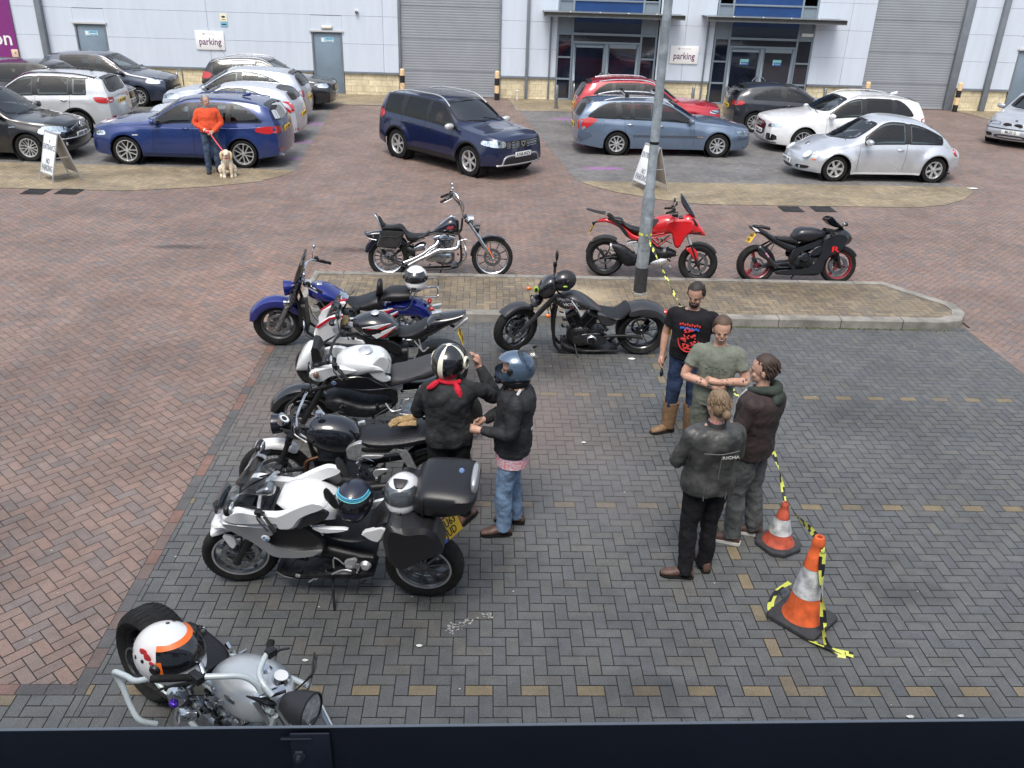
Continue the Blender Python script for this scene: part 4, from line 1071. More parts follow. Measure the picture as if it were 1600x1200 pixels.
# blue suv behind the man in the red jumper
P_X1 = paint('royal_blue', (.010, .032, .15), .4)
sp = hatch(2.76, .83, .85, 1.80, 1.08, .80, .99, 1.545, .02, -1.65, (-1.98, -2.16), .80)
sp.update(R=.33, rr=.245, wheel=TWIN5, gap=.05, sill=.22, flare=.02, handlem=None, corner=(.6, .22))
def ex(c):
    lower_trim(c, mat('sill_dark_blue', (.01, .016, .05), .5), .30)
    side_lamps(c, 1.80, 2.08, .66, .79, rear=(-2.12, -1.72, .80, 1.0))
    def f(d): return c.line(d, [(2.0, .86), (1.2, .90), (0, .885), (-1.4, .93), (-2.0, .98)], .007, -.002)
    c.both(f, 'crease', P_X1)
    c.poly('side_badge', 'L', [(1.05, .70), (1.18, .70), (1.18, .725), (1.05, .725)], ALU, .008, True, sm=0)
    b = MB(); b.sec([(-1.45, 1.64, 1.55, .01), (-1.38, 1.62, 1.54, .03), (-1.25, 1.565, 1.53, .035)], 10, 2); b.build('aerial', P_X1, c.t)
    for z in (.71,): 
        for sg in (-1, 1):
            b = MB(); h, n = c.hit('F', sg*.12, z); b.ell((h.x, h.y, z), (.02, .10, .075), 16, 8, e=.7); b.build('kidney_grille', BLKG, c.t); b = MB(); b.tube([(h.x+.012, h.y+.1*cos(t), z+.075*sin(t)) for t in [k*pi/8 for k in range(16)]], .008, 6, 1, True); b.build('grille_surround', CHROME, c.t)
    c.poly('reflector', 'B', [(.55, .42), (.75, .42), (.75, .47), (.55, .47)], REDL, .008, True, sm=0)
    b = MB(); b.cyl((-2.1, .55, .3), (-2.28, .55, .29), .035, .037); b.build('tailpipe', CHROME, c.t); c.wipers(.9)
CARS['x1'] = simple_car('suv', 'royal blue compact suv with twin spoke alloys behind the man in the red jumper', 'car', (-7.08, 22.08, 0), pi-.03, sp, P_X1,
    [(.62, -.20), (-.30, -1.05), (-1.13, -1.86, .30)], (1.12, 1.43, .68, .54), (1.08, 1.42, .60, .50), [(.48, .68), (.5, .78), (.80, .80), (.84, .70)], [(.50, .83), (.50, .95), (.84, 1.0), (.86, .82)],
    [(-.4, .36), (.4, .36), (.45, .48), (-.45, .48)], [(.70, .03), (-.25, .0), (-1.12, .25)], (-1.75, .20, P_X1, .03), None, (None, None), .62, None, None, (GLASS, GLASS, GLASS), BLK, ex, (.48, .86))
# light blue-grey estate
P_LAG = paint('sky_grey_blue', (.135, .185, .265), .45)
sp = hatch(2.745, .92, 1.05, 1.77, .98, .78, .90, 1.445, -.10, -2.05, (-2.18, -2.40), .68)
sp.update(R=.315, rr=.205, wheel=MANY, gap=.05, sill=.20, flare=.018, handlem=CHROME, seatx=-.1, corner=(.75, .26))
def ex(c):
    side_lamps(c, 1.98, 2.22, .585, .70)
    def tl(d): return c.patch(d, smooth_poly([(-2.35, .86), (-2.33, .62), (-2.10, .80), (-1.88, .94), (-2.2, 1.0)], 2), .009, .08)
    c.both(tl, 'tail_light', REDL)
    def tl2(d): return c.patch(d, smooth_poly([(-2.33, .74), (-2.33, .65), (-2.24, .68), (-2.24, .77)], 2), .014, .08)
    c.both(tl2, 'indicator', REFL)
    def f(d): return c.patch(d, [(-.95, .52), (.98, .52), (1.0, .57), (-.95, .565)], .012, .2)
    c.both(f, 'side_moulding', mat('moulding', (.05, .06, .08), .5))
    def f2(d): return c.patch(d, [(.78, .525), (.98, .525), (.99, .562), (.78, .562)], .016, .2)
    c.both(f2, 'moulding_tip', CHROME)
    for o in c.poly('bumper_strip', 'L', [(1.90, .50), (2.22, .50), (2.22, .54), (1.90, .54)], mat('moulding', (.05, .06, .08), .5), .01, True, sm=0): pass
    c.poly('rear_bumper', 'L', [(-2.42, .34), (-2.05, .52), (-2.1, .60), (-2.42, .62)], mat('bumper_grey_blue', (.06, .085, .13), .5), .01, True, sm=0)
    for x in (-1.15, -.28):   # cycle carrier feet
        for sg in (-1,):
            b = MB(); b.box((x, sg*.58, 1.53), (.10, .10, .07)); b.bar((x, sg*.58, 1.55), (x-.20, sg*.68, 1.70), .035, .03); b.box((x-.19, sg*.68, 1.70), (.07, .05, .06)); b.build('carrier_clamp', BLK, c.t, bevel=.006)
    for x in (-1.15, -.28): b = MB(); b.bar((x, -.62, 1.515), (x, .62, 1.515), .03, .025); b.build('crossbar', ALU, c.t)
    c.wipers(.9)
CARS['laguna'] = simple_car('estate_car', 'pale blue-grey estate car with roof bars and carrier clamps, parked behind the lamp post', 'car', (4.91, 24.63, 0), .02, sp, P_LAG,
    [(.60, -.32), (-.44, -.98), (-1.03, -1.30), (-1.42, -2.16, .28)], (1.03, 1.34, .66, .53), (.98, 1.34, .60, .50), [(.5, .60), (.52, .70), (.80, .71), (.82, .61)], [(.62, .70), (.62, .92), (.84, .95), (.84, .66)],
    [(-.45, .52), (.45, .52), (.4, .62), (-.4, .62)], [(.70, .02), (-.38, .0), (-1.20, .15)], (-1.75, .12, ALU, .075), None, (None, None), .58, None, None, (GLASS, GLASS, GLASS, GLASSD), BLK, ex, (.42, .70))
# silver beetle-shaped coupe
P_BEE = paint('silver', (.50, .525, .57), .45)
xf = 2.06; xr = -2.04
sp = dict(wb=2.51, fo=.80, ro=.78, w=1.72,
    top=[(xr, .74), (-1.85, .90), (-1.55, 1.08), (-1.2, 1.29), (-.75, 1.45), (-.2, 1.515), (.18, 1.49), (.5, 1.34), (.95, 1.03), (1.15, .98), (1.5, .92), (1.8, .82), (xf, .64)],
    rail=[(xr, .66), (-1.85, .80), (-1.55, .99), (-1.2, 1.19), (-.75, 1.36), (-.2, 1.43), (.10, 1.40), (.38, 1.24), (.82, .95), (1.02, .89), (1.5, .80), (1.8, .70), (xf, .58)],
    belt=[(xr, .60), (-1.85, .72), (-1.5, .86), (-1.25, .90), (-.3, .90), (.6, .88), (.85, .86), (1.1, .80), (1.5, .72), (1.8, .62), (xf, .52)],
    front=[(.15, xf-.08), (.30, xf), (.46, xf-.01), (.60, xf-.06), (.75, xf-.17), (.9, xf-.34)], rear=[(.15, xr+.08), (.35, xr), (.5, xr+.02), (.65, xr+.06), (.8, xr+.16)],
    R=.315, rr=.205, wheel=SIX, gap=.05, sill=.20, lip=.02, flare=.055, tumble=.52, corner=(.8, .36), corner_r=(.9, .40), seatx=-.15, bulge=.13, rbulge=.2)
def ex(c):
    for sg in (-1, 1):
        h, n = c.hit('F', sg*.56, .62); n = (n+V((.35, 0, .2))).normalized(); b = MB(); b.lathe([(.001, .03), (.07, .024), (.115, .008), (.13, -.02)], tuple(h), tuple(n), 24); o = b.build('headlight', mat('lamp_pale', (.75, .76, .74), .08, coat=1), c.t)
        b = MB(); b.lathe([(.118, .006), (.13, .004), (.135, -.02)], tuple(h), tuple(n), 24); b.build('bezel', P_BEE, o)
        h, n = c.hit('B', sg*.56, .70); n = (n+V((-.3, 0, .2))).normalized(); b = MB(); b.lathe([(.001, .03), (.06, .024), (.10, .008), (.115, -.02)], tuple(h), tuple(n), 20); b.build('tail_light', REDL, c.t)
    c.poly('fog_intake', 'F', [(.42, .28), (.42, .36), (.70, .36), (.66, .28)], BLK, .006, True)
    c.poly('fog_intake', 'F', [(-.28, .24), (-.28, .31), (.28, .31), (.28, .24)], BLK, .006)
    lower_trim(c, WHT, .255)
    c.poly('side_repeater', 'L', [(1.74, .50), (1.74, .53), (1.84, .53), (1.84, .50)], ORL, .006, True)
    h, n = c.hit('T', 1.72, 0); b = MB(); b.lathe([(.001, .01), (.055, .008), (.06, 0)], tuple(h), tuple(n), 20); b.build('emblem', CHROME, c.t); b = MB(); b.lathe([(.034, .0115), (.047, .0105)], tuple(h), tuple(n), 20); b.build('emblem_ring', BLK, c.t)
    c.wipers(1.02)
CARS['beetle'] = simple_car('rounded_coupe', 'silver rounded two-door car with arched roof and bulging wings on the front right bay', 'car', (9.80, 22.08, 0), pi+.045, sp, P_BEE,
    [(.60, -.42), (-.52, -1.35)], (1.0, 1.36, .62, .50), (.98, 1.30, .52, .40), [(.5, .60), (.5, .61), (.51, .61), (.51, .60)], [(.5, .7), (.5, .71), (.51, .71), (.51, .7)],
    None, [(.72, .05), (-.46, .08)], None, None, (None, False), .55, None, None, (GLASS, GLASS), None, ex, (.40, .42))
# white suv
P_WH = paint('white', (.70, .71, .72), 0)
sp = hatch(2.60, .90, .88, 1.83, 1.10, .80, .99, 1.57, .0, -1.55, (-1.95, -2.15), .84)
sp.update(R=.345, rr=.24, wheel=TEN, gap=.05, sill=.22, flare=.02, corner=(.6, .24), seatx=-.05)
def ex(c):
    c.poly('grille', 'F', [(-.36, .42), (.36, .42), (.40, .80), (-.40, .80)], BLKG, .008, sm=1)
    b = MB(); c.line('F', [(-.40, .83), (-.42, .62), (-.36, .40), (0, .39), (.36, .40), (.42, .62), (.40, .83)], .014, .008, b); b.build('grille_surround', ALU, c.t)
    b = MB()
    for k in range(4):
        h, n = c.hit('F', -.115+k*.077, .70); b.tube([(h.x+.02, h.y+.048*cos(t), .70+.048*sin(t)) for t in [q*pi/8 for q in range(16)]], .007, 6, 1, True)
    b.build('emblem', CHROME, c.t)
    c.poly('air_intake', 'F', [(.48, .32), (.50, .52), (.80, .50), (.80, .34)], BLKG, .008, True, sm=1)
    for z in (.27, .30): c.poly('lower_lip', 'F', [(-.78, z-.012), (.78, z-.012), (.78, z+.012), (-.78, z+.012)], ALU if z > .28 else BLK, .01, sm=0)
    side_lamps(c, 1.86, 2.1, .70, .80)
    b = MB(); b.sec([(-1.60, 1.63, 1.55, .01), (-1.5, 1.61, 1.54, .03), (-1.4, 1.575, 1.53, .03)], 10, 2); b.build('aerial', P_WH, c.t); c.wipers(.9)
CARS['q3'] = simple_car('suv', 'white suv with large dark grille behind the silver rounded car', 'car', (10.18, 25.62, 0), pi+.05, sp, P_WH,
    [(.62, -.30), (-.40, -1.15), (-1.22, -1.76, .32)], (1.14, 1.46, .70, .56), (1.12, 1.44, .60, .50), [(.50, .68), (.50, .76), (.80, .80), (.84, .72), (.6, .68)], [(.52, .88), (.52, 1.0), (.84, 1.02), (.86, .86)],
    None, [(.70, .02), (-.34, 0), (-1.2, .2)], (-1.6, .15, ALU, .045), None, (None, None), .60, None, None, (GLASS, GLASSD, GLASSD), None, ex, (.52, .9))
# dark grey small hatch
P_DG = paint('charcoal', (.028, .03, .038), .5)
sp = hatch(2.47, .80, .68, 1.74, 1.0, .72, .93, 1.42, -.05, -1.35, (-1.66, -1.88), .74)
sp.update(R=.31, rr=.21, wheel=TEN, sill=.2, tumble=.5)
def ex(c):
    side_lamps(c, 1.6, 1.9, .62, .72); c.poly('tail_light', 'L', [(-1.9, .80), (-1.88, .95), (-1.6, .93), (-1.66, .83)], REDL, .009, True)
    c.poly('roof_arc', 'L', [(-1.7, 1.22), (-.6, 1.34), (.2, 1.28), (-.6, 1.30)], P_DG, .006, True)
    b = MB(); h, n = c.hit('B', 0, .98)
    for k in range(4): b.tube([(h.x-.014, -.09+k*.06+.036*cos(t), .98+.036*sin(t)) for t in [q*pi/8 for q in range(16)]], .005, 6, 1, True)
    b.build('emblem', CHROME, c.t)
CARS['a1'] = simple_car('small_hatchback', 'charcoal small hatchback in front of the right glazed entrance', 'car', (9.72, 28.75, 0), -.02, sp, P_DG,
    [(.60, -.35), (-.45, -1.36, .22)], (1.04, 1.32, .66, .54), (1.02, 1.32, .56, .46), [(.5, .62), (.5, .72), (.78, .72), (.8, .63)], [(.5, .80), (.5, .93), (.8, .94), (.82, .8)],
    [(-.36, .4), (.36, .4), (.4, .72), (-.4, .72)], [(.66, .03), (-.38, .05)], None, None, (None, None), .55, None, None, (GLASS, GLASS), BLK, ex, (.42, .72))
# red hatch with rails
P_RD = paint('red', (.42, .010, .022), .25)
sp = hatch(2.70, .88, .80, 1.79, 1.02, .92, .98, 1.555, .10, -1.55, (-1.86, -2.08), .78)
sp.update(R=.325, rr=.22, wheel=TEN, sill=.2)
def ex(c):
    side_lamps(c, 1.85, 2.15, .66, .77); c.poly('tail_light', 'L', [(-2.1, .82), (-2.05, .98), (-1.7, .97), (-1.8, .86)], REDL, .009, True)
    c.poly('tail_bar', 'B', [(-.5, .88), (.5, .88), (.5, .915), (-.5, .915)], CHROME, .012, sm=0)
    c.poly('headlight_brow', 'L', [(1.9, .73), (2.15, .66), (2.15, .69), (1.9, .76)], BLKG, .012, True, sm=0)
    c.wipers(1.0)
CARS['red'] = simple_car('hatchback', 'red hatchback with silver roof rails behind the pale blue-grey estate', 'car', (4.92, 27.85, 0), 0, sp, P_RD,
    [(.75, -.18), (-.28, -1.05), (-1.12, -1.66, .25)], (1.06, 1.44, .68, .54), (1.04, 1.44, .58, .48), [(.5, .66), (.5, .77), (.8, .78), (.84, .68)], [(.5, .84), (.5, .98), (.82, 1.0), (.84, .82)],
    [(-.4, .42), (.4, .42), (.42, .74), (-.42, .74)], [(.84, .03), (-.22, 0), (-1.1, .2)], (-1.5, .30, CHROME, .035), None, (None, None), .74, None, None, (GLASS, GLASS, GLASSD), BLK, ex, (.42, .74))
# silver hatch and the taller silver car behind it
P_SV = paint('pale_silver', (.52, .545, .60), .35)
sp = hatch(2.49, .79, .70, 1.72, .99, .86, .95, 1.475, .05, -1.25, (-1.62, -1.88), .72, beltr=.16)
sp.update(R=.30, rr=.205, wheel=TEN, sill=.2, tumble=.46)
def ex(c):
    c.poly('tail_light', 'L', [(-1.85, .78), (-1.80, .90), (-1.35, 1.16), (-1.42, 1.0)], REDL, .010, True)
    side_lamps(c, 1.5, 1.85, .62, .78); c.poly('reflector', 'B', [(.6, .34), (.78, .36), (.78, .42), (.6, .40)], REDL, .008, True, sm=0)
    bumper(c, 'B', BLK, .22, .33, .66)
CARS['fiesta'] = simple_car('small_hatchback', 'pale silver small hatchback with big red tail lights behind the royal blue suv', 'car', (-7.0, 25.1, 0), pi, sp, P_SV,
    [(.72, -.22), (-.32, -1.34, .25)], (1.03, 1.38, .66, .52), (1.10, 1.38, .54, .42), [(.5, .62), (.5, .72), (.78, .78), (.8, .66)], [(.72, .84), (.72, 1.1), (.84, 1.1), (.86, .84)],
    [(-.36, .4), (.36, .4), (.4, .55), (-.4, .55)], [(.80, .03), (-.25, .0)], None, None, (None, None), .66, None, None, (GLASS, GLASS), BLK, ex, (.42, .70))
P_SV2 = paint('blue_silver', (.40, .435, .50), .4)
sp = hatch(2.62, .86, .72, 1.76, 1.02, 1.05, .98, 1.56, .15, -1.25, (-1.72, -1.98), .74)
sp.update(R=.31, rr=.21, wheel=TEN, sill=.2, tumble=.46)
def ex(c):
    c.poly('tail_light', 'L', [(-1.95, .80), (-1.92, .98), (-1.7, .98), (-1.75, .82)], REDL, .010, True); side_lamps(c, 1.6, 2.0, .66, .82)
    b = MB(); b.tube([(-1.35, 0, 1.56), (-1.42, 0, 1.66)], .006); b.build('aerial', BLK, c.t); c.wipers(1.1)
CARS['silver2'] = simple_car('hatchback', 'blue-silver hatchback between the pale silver one and the black car with roof rails', 'car', (-7.42, 27.95, 0), pi, sp, P_SV2,
    [(.90, -.12), (-.22, -1.42, .25)], (1.06, 1.45, .66, .54), (1.10, 1.44, .58, .46), [(.5, .66), (.5, .78), (.78, .84), (.8, .7)], [(.6, .80), (.6, 1.0), (.8, 1.0), (.82, .82)],
    [(-.36, .4), (.36, .4), (.4, .55), (-.4, .55)], [(.95, .03), (-.18, .0)], None, None, (None, None), .82, None, None, (GLASS, GLASS), BLK, ex, (.42, .74))
# black car with rails
P_BK = paint('black', (.010, .010, .012), .2)
sp = hatch(2.54, .84, .78, 1.74, 1.05, .80, .98, 1.555, .0, -1.45, (-1.78, -2.0), .80)
sp.update(R=.32, rr=.22, wheel=TEN, sill=.22)
def ex(c):
    c.poly('tail_light', 'L', [(-2.05, .92), (-2.0, 1.14), (-1.62, 1.08), (-1.75, .92)], REDL, .012, True); side_lamps(c, 1.7, 2.05, .70, .82)
    b = MB(); h, n = c.hit('F', 0, .74)
    for k in range(4):
        h, n = c.hit('F', 0, .62+k*.04); b.bar((h.x+.01, -.3, .62+k*.04), (h.x+.01, .3, .62+k*.04), .01, .012)
    b.build('grille_bars', CHROME, c.t); c.wipers(.9)
    c.poly('roof_trim', 'L', [(-1.4, 1.36), (-.3, 1.40), (-.3, 1.44), (-1.4, 1.42)], CHROME, .010, True, sm=0)
    b = MB(); b.tube([(-1.3, -.3, 1.56), (-1.45, -.3, 1.80)], .004); b.build('aerial', BLK, c.t)
CARS['p2008'] = simple_car('crossover', 'black car with silver roof rails parked nearest the wall left of the grey door', 'car', (-7.2, 30.85, 0), 0, sp, P_BK,
    [(.62, -.25), (-.35, -1.05), (-1.15, -1.62)], (1.10, 1.44, .68, .54), (1.10, 1.42, .58, .46), [(.42, .70), (.44, .80), (.78, .86), (.84, .76)], [(.56, .92), (.56, 1.12), (.84, 1.12), (.86, .92)],
    [(-.38, .56), (.38, .56), (.42, .78), (-.42, .78)], [(.70, .03), (-.30, 0), (-1.1, .2)], (-1.55, .28, CHROME, .045), None, (None, None), .60, None, None, (GLASS, GLASS, GLASS), BLK, ex, (.50, .86))
# left block: black hatch, silver suv, black people carrier, blue-grey mini people carrier
sp = hatch(2.69, .82, .76, 1.81, 1.02, 1.05, 1.0, 1.60, .25, -1.4, (-1.75, -2.0), .80)
sp.update(R=.325, rr=.215, wheel=TWIN7, sill=.2, corner=(.8, .30), rimm=ALU)
def ex(c):
    side_lamps(c, 1.62, 2.08, .62, .80); c.wipers(1.15)
    b = MB(); c.line('F', [(-.70, .52), (0, .50), (.70, .52)], .014, .004, b); b.build('bumper_strip', ALU, c.t)
    b = MB(); c.line('F', [(-.62, .30), (0, .27), (.62, .30)], .014, .004, b); b.build('bumper_strip', DARKMET, c.t)
    b = MB()
    for sg in (-1, 1): c.line('F', [(sg*.08, .80), (sg*.30, .74), (sg*.42, .70)], .010, .006, b); c.line('F', [(sg*.08, .76), (sg*.30, .70), (sg*.40, .67)], .008, .006, b)
    b.build('grille_bars', CHROME, c.t)
    h, n = c.hit('F', 0, .77); b = MB(); b.prism([(0, .07), (.035, 0), (0, -.07), (-.035, 0)], 0, .015, 'x'); o = b.build('emblem', CHROME, c.t); o.location = (h.x+.01, 0, .77)
    for sg in (-1, 1): h, n = c.hit('F', sg*.62, .40); b = MB(); b.lathe([(.001, .012), (.035, .012), (.045, 0)], tuple(h), (1, 0, 0), 14); b.build('fog_lamp', REFL, c.t)
    c.poly('side_repeater', 'L', [(.98, .78), (1.12, .79), (1.12, .82), (.98, .81)], REFL, .008, True, sm=0)
CARS['scenic'] = simple_car('hatchback', 'black hatchback cut by the left edge, behind the left A-board', 'car', (-12.12, 22.25, 0), -.04, sp, P_BK,
    [(.85, -.2), (-.3, -1.1)], (1.06, 1.50, .70, .56), (1.06, 1.46, .6, .5), [(.40, .66), (.45, .76), (.78, .84), (.84, .74), (.6, .66)], [(.6, .8), (.6, 1.1), (.84, 1.1), (.84, .8)],
    [(-.4, .58), (.4, .58), (.42, .68), (-.42, .68)], [(.92, .03), (-.25, 0)], None, None, (None, None), .78, None, None, (GLASS, GLASS), BLK, ex, (.565, .9))
P_SJ = paint('warm_silver', (.56, .57, .585), .3)
sp = hatch(2.64, .86, .88, 1.83, 1.12, .82, 1.05, 1.63, .05, -1.65, (-1.98, -2.16), .88)
sp.update(R=.345, rr=.225, wheel=TWIN5, sill=.25, gap=.06)
def ex(c):
    c.arch(BLK, .05); lower_trim(c, BLK, .38); bumper(c, 'B', BLK, .26, .48, .78)
    c.poly('tail_light', 'L', [(-2.2, .90), (-2.12, 1.06), (-1.78, 1.07), (-1.88, .93)], REDL, .012, True)
    c.poly('tail_light_core', 'B', [(.60, .945), (.60, .975), (.82, .99), (.82, .95)], WHT, .013, True, sm=0)
    c.poly('reflector', 'B', [(.6, .52), (.78, .52), (.78, .57), (.6, .57)], REDL, .012, True, sm=0)
    b = MB(); b.tube([(-1.55, 0, 1.62), (-1.60, 0, 1.84)], .004); b.ell((-1.55, 0, 1.625), (.05, .03, .015)); b.build('aerial', BLK, c.t)
    c.poly('pillar_band', 'L', [(-2.0, 1.50), (.0, 1.505), (.0, 1.525), (-2.0, 1.53)], BLK, .006, True, sm=0)
CARS['compass'] = simple_car('suv', 'silver suv with black wheel arches between the black cars on the left', 'car', (-12.25, 25.25, 0), pi+.03, sp, P_SJ,
    [(.62, -.25), (-.35, -1.18), (-1.25, -1.62)], (1.16, 1.52, .7, .56), (1.16, 1.50, .60, .50), [(.5, .8), (.5, .9), (.8, .9), (.82, .8)], [(.52, .92), (.52, 1.04), (.84, 1.06), (.86, .90)],
    [(-.5, .72), (.5, .72), (.5, .84), (-.5, .84)], [(.72, .02), (-.3, 0), (-1.2, .2)], (-1.8, .2, BLK, .04), None, (None, None), .62, None, None, (GLASS, GLASS, GLASS), BLK, ex, (.5, .90))
sp = hatch(2.65, .92, .80, 1.83, 1.04, 1.0, 1.0, 1.60, .2, -1.4, (-1.75, -2.0), .78)
sp.update(R=.33, rr=.225, wheel=TWIN5, sill=.2)
def ex(c):
    side_lamps(c, 1.72, 2.1, .64, .82); c.wipers(1.1)
    b = MB(); c.line('F', [(-.46, .56), (-.62, .30), (0, .26), (.62, .30), (.46, .56)], .012, .008, b); b.build('grille_surround', CHROME, c.t)
    b = MB(); c.line('F', [(-.42, .76), (0, .77), (.42, .76)], .012, .008, b); b.build('grille_bars', CHROME, c.t); h, n = c.hit('F', 0, .72); b = MB(); b.ell((h.x+.01, 0, .76), (.01, .07, .03)); b.build('emblem', CHROME, c.t)
CARS['cmax'] = simple_car('people_carrier', 'black people carrier behind the silver suv on the left', 'car', (-13.05, 27.9, 0), -.02, sp, P_BK,
    [(.85, -.2), (-.3, -1.1), (-1.2, -1.6)], (1.08, 1.48, .7, .56), (1.06, 1.46, .6, .5), [(.42, .68), (.45, .78), (.78, .84), (.84, .72)], [(.6, .8), (.6, 1.1), (.84, 1.1), (.84, .8)],
    [(-.5, .32), (.5, .32), (.42, .66), (-.42, .66)], [(.95, .03), (-.25, 0), (-1.15, .2)], None, None, (None, None), .75, None, None, (GLASS, GLASS, GLASS), BLKG, ex, (.50, .9))
P_BG = paint('slate_blue', (.035, .045, .075), .45)
sp = hatch(2.49, .86, .74, 1.75, 1.06, 1.02, 1.0, 1.61, .15, -1.35, (-1.72, -1.92), .82)
sp.update(R=.31, rr=.205, wheel=TEN, sill=.2)
def ex(c):
    side_lamps(c, 1.5, 1.95, .72, .88); c.wipers(1.12)
    c.poly('grille', 'F', [(-.46, .40), (.46, .40), (.52, .62), (-.52, .62)], BLK, .009, sm=1)
    h, n = c.hit('F', 0, .82); b = MB(); b.ell((h.x+.01, 0, .82), (.012, .07, .03)); b.build('emblem', CHROME, c.t)
    c.poly('window_trim', 'L', [(-.1, .985), (.78, .945), (.78, .965), (-.1, 1.005)], CHROME, .01, True, sm=0)
CARS['bmax'] = simple_car('mini_people_carrier', 'slate blue mini people carrier parked nearest the wall below the left grey door', 'car', (-12.45, 30.7, 0), -.02, sp, P_BG,
    [(.86, -.1), (-.25, -1.2)], (1.12, 1.50, .68, .54), (1.08, 1.46, .6, .5), [(.38, .76), (.42, .84), (.76, .96), (.82, .82)], [(.6, .8), (.6, 1.1), (.84, 1.1), (.84, .8)],
    None, [(.95, .03), (-.15, 0)], None, None, (None, None), .75, None, None, (GLASS, GLASS), BLK, ex, (.50, .9))
# silver saloon at the right edge
P_B3 = paint('steel_silver', (.42, .44, .48), .45)
xf = 2.20; xr = -2.28
sp = dict(wb=2.725, fo=.83, ro=.92, w=1.74,
    top=[(xr, .98), (-2.0, 1.05), (-1.55, 1.07), (-1.35, 1.12), (-.95, 1.34), (-.6, 1.405), (-.1, 1.415), (.2, 1.36), (.5, 1.20), (.9, .99), (1.05, .97), (1.6, .90), (2.0, .80), (xf, .72)],
    rail=[(xr, .92), (-2.0, .98), (-1.6, .99), (-1.35, 1.02), (-1.0, 1.24), (-.6, 1.34), (-.1, 1.35), (.08, 1.30), (.38, 1.12), (.8, .94), (1.0, .90), (1.6, .83), (2.0, .74), (xf, .66)],
    belt=[(xr, .86), (-1.6, .93), (-1.3, .94), (0, .91), (.7, .88), (1.0, .84), (1.6, .76), (2.0, .68), (xf, .58)],
    front=[(.15, xf-.08), (.30, xf), (.45, xf-.0), (.55, xf-.04), (.70, xf-.09), (.85, xf-.3)], rear=[(.15, xr+.08), (.4, xr), (.7, xr+.03), (.98, xr+.12)],
    R=.315, rr=.22, wheel=TWIN5, sill=.19, corner=(.6, .22), seatx=-.15)
def ex(c):
    side_lamps(c, 1.88, 2.1, .60, .70)
    for sg in (-1, 1):
        b = MB(); h, n = c.hit('F', sg*.15, .645); b.ell((h.x-.005, h.y, .645), (.02, .125, .06), 18, 8, e=.7); b.build('kidney_grille', BLKG, c.t); b = MB(); b.tube([(h.x+.012, h.y+.125*cos(t), .645+.06*sin(t)) for t in [k*pi/8 for k in range(16)]], .008, 6, 1, True); b.build('grille_surround', CHROME, c.t)
    c.poly('lower_grille', 'F', [(-.42, .25), (.42, .25), (.48, .36), (-.48, .36)], BLK, .008, sm=1); c.poly('fog_intake', 'F', [(.52, .28), (.52, .38), (.74, .39), (.74, .30)], BLK, .008, True)
    c.poly('bumper_strip', 'F', [(-.78, .515), (.78, .515), (.78, .54), (-.78, .54)], BLK, .009, sm=0); c.wipers(.95)
    h, n = c.hit('T', 1.98, 0); b = MB(); b.lathe([(.001, .01), (.04, .008), (.042, 0)], tuple(h), tuple(n), 20); b.build('emblem', BLK, c.t)
CARS['bmw'] = simple_car('saloon_car', 'silver saloon with twin rounded grilles entering at the right edge', 'car', (17.45, 28.0, 0), radians(-136), sp, P_B3,
    [(.60, -.22), (-.32, -1.05)], (1.02, 1.30, .64, .52), (1.08, 1.30, .54, .44), [(.36, .62), (.36, .70), (.70, .70), (.76, .62)], [(.5, .7), (.5, .85), (.76, .85), (.78, .7)],
    None, [(.70, .02), (-.28, 0), (-1.05, .15)], None, None, ('ML03 G', None), .58, None, None, (GLASS, GLASS), BLK, ex, (.445, .75))
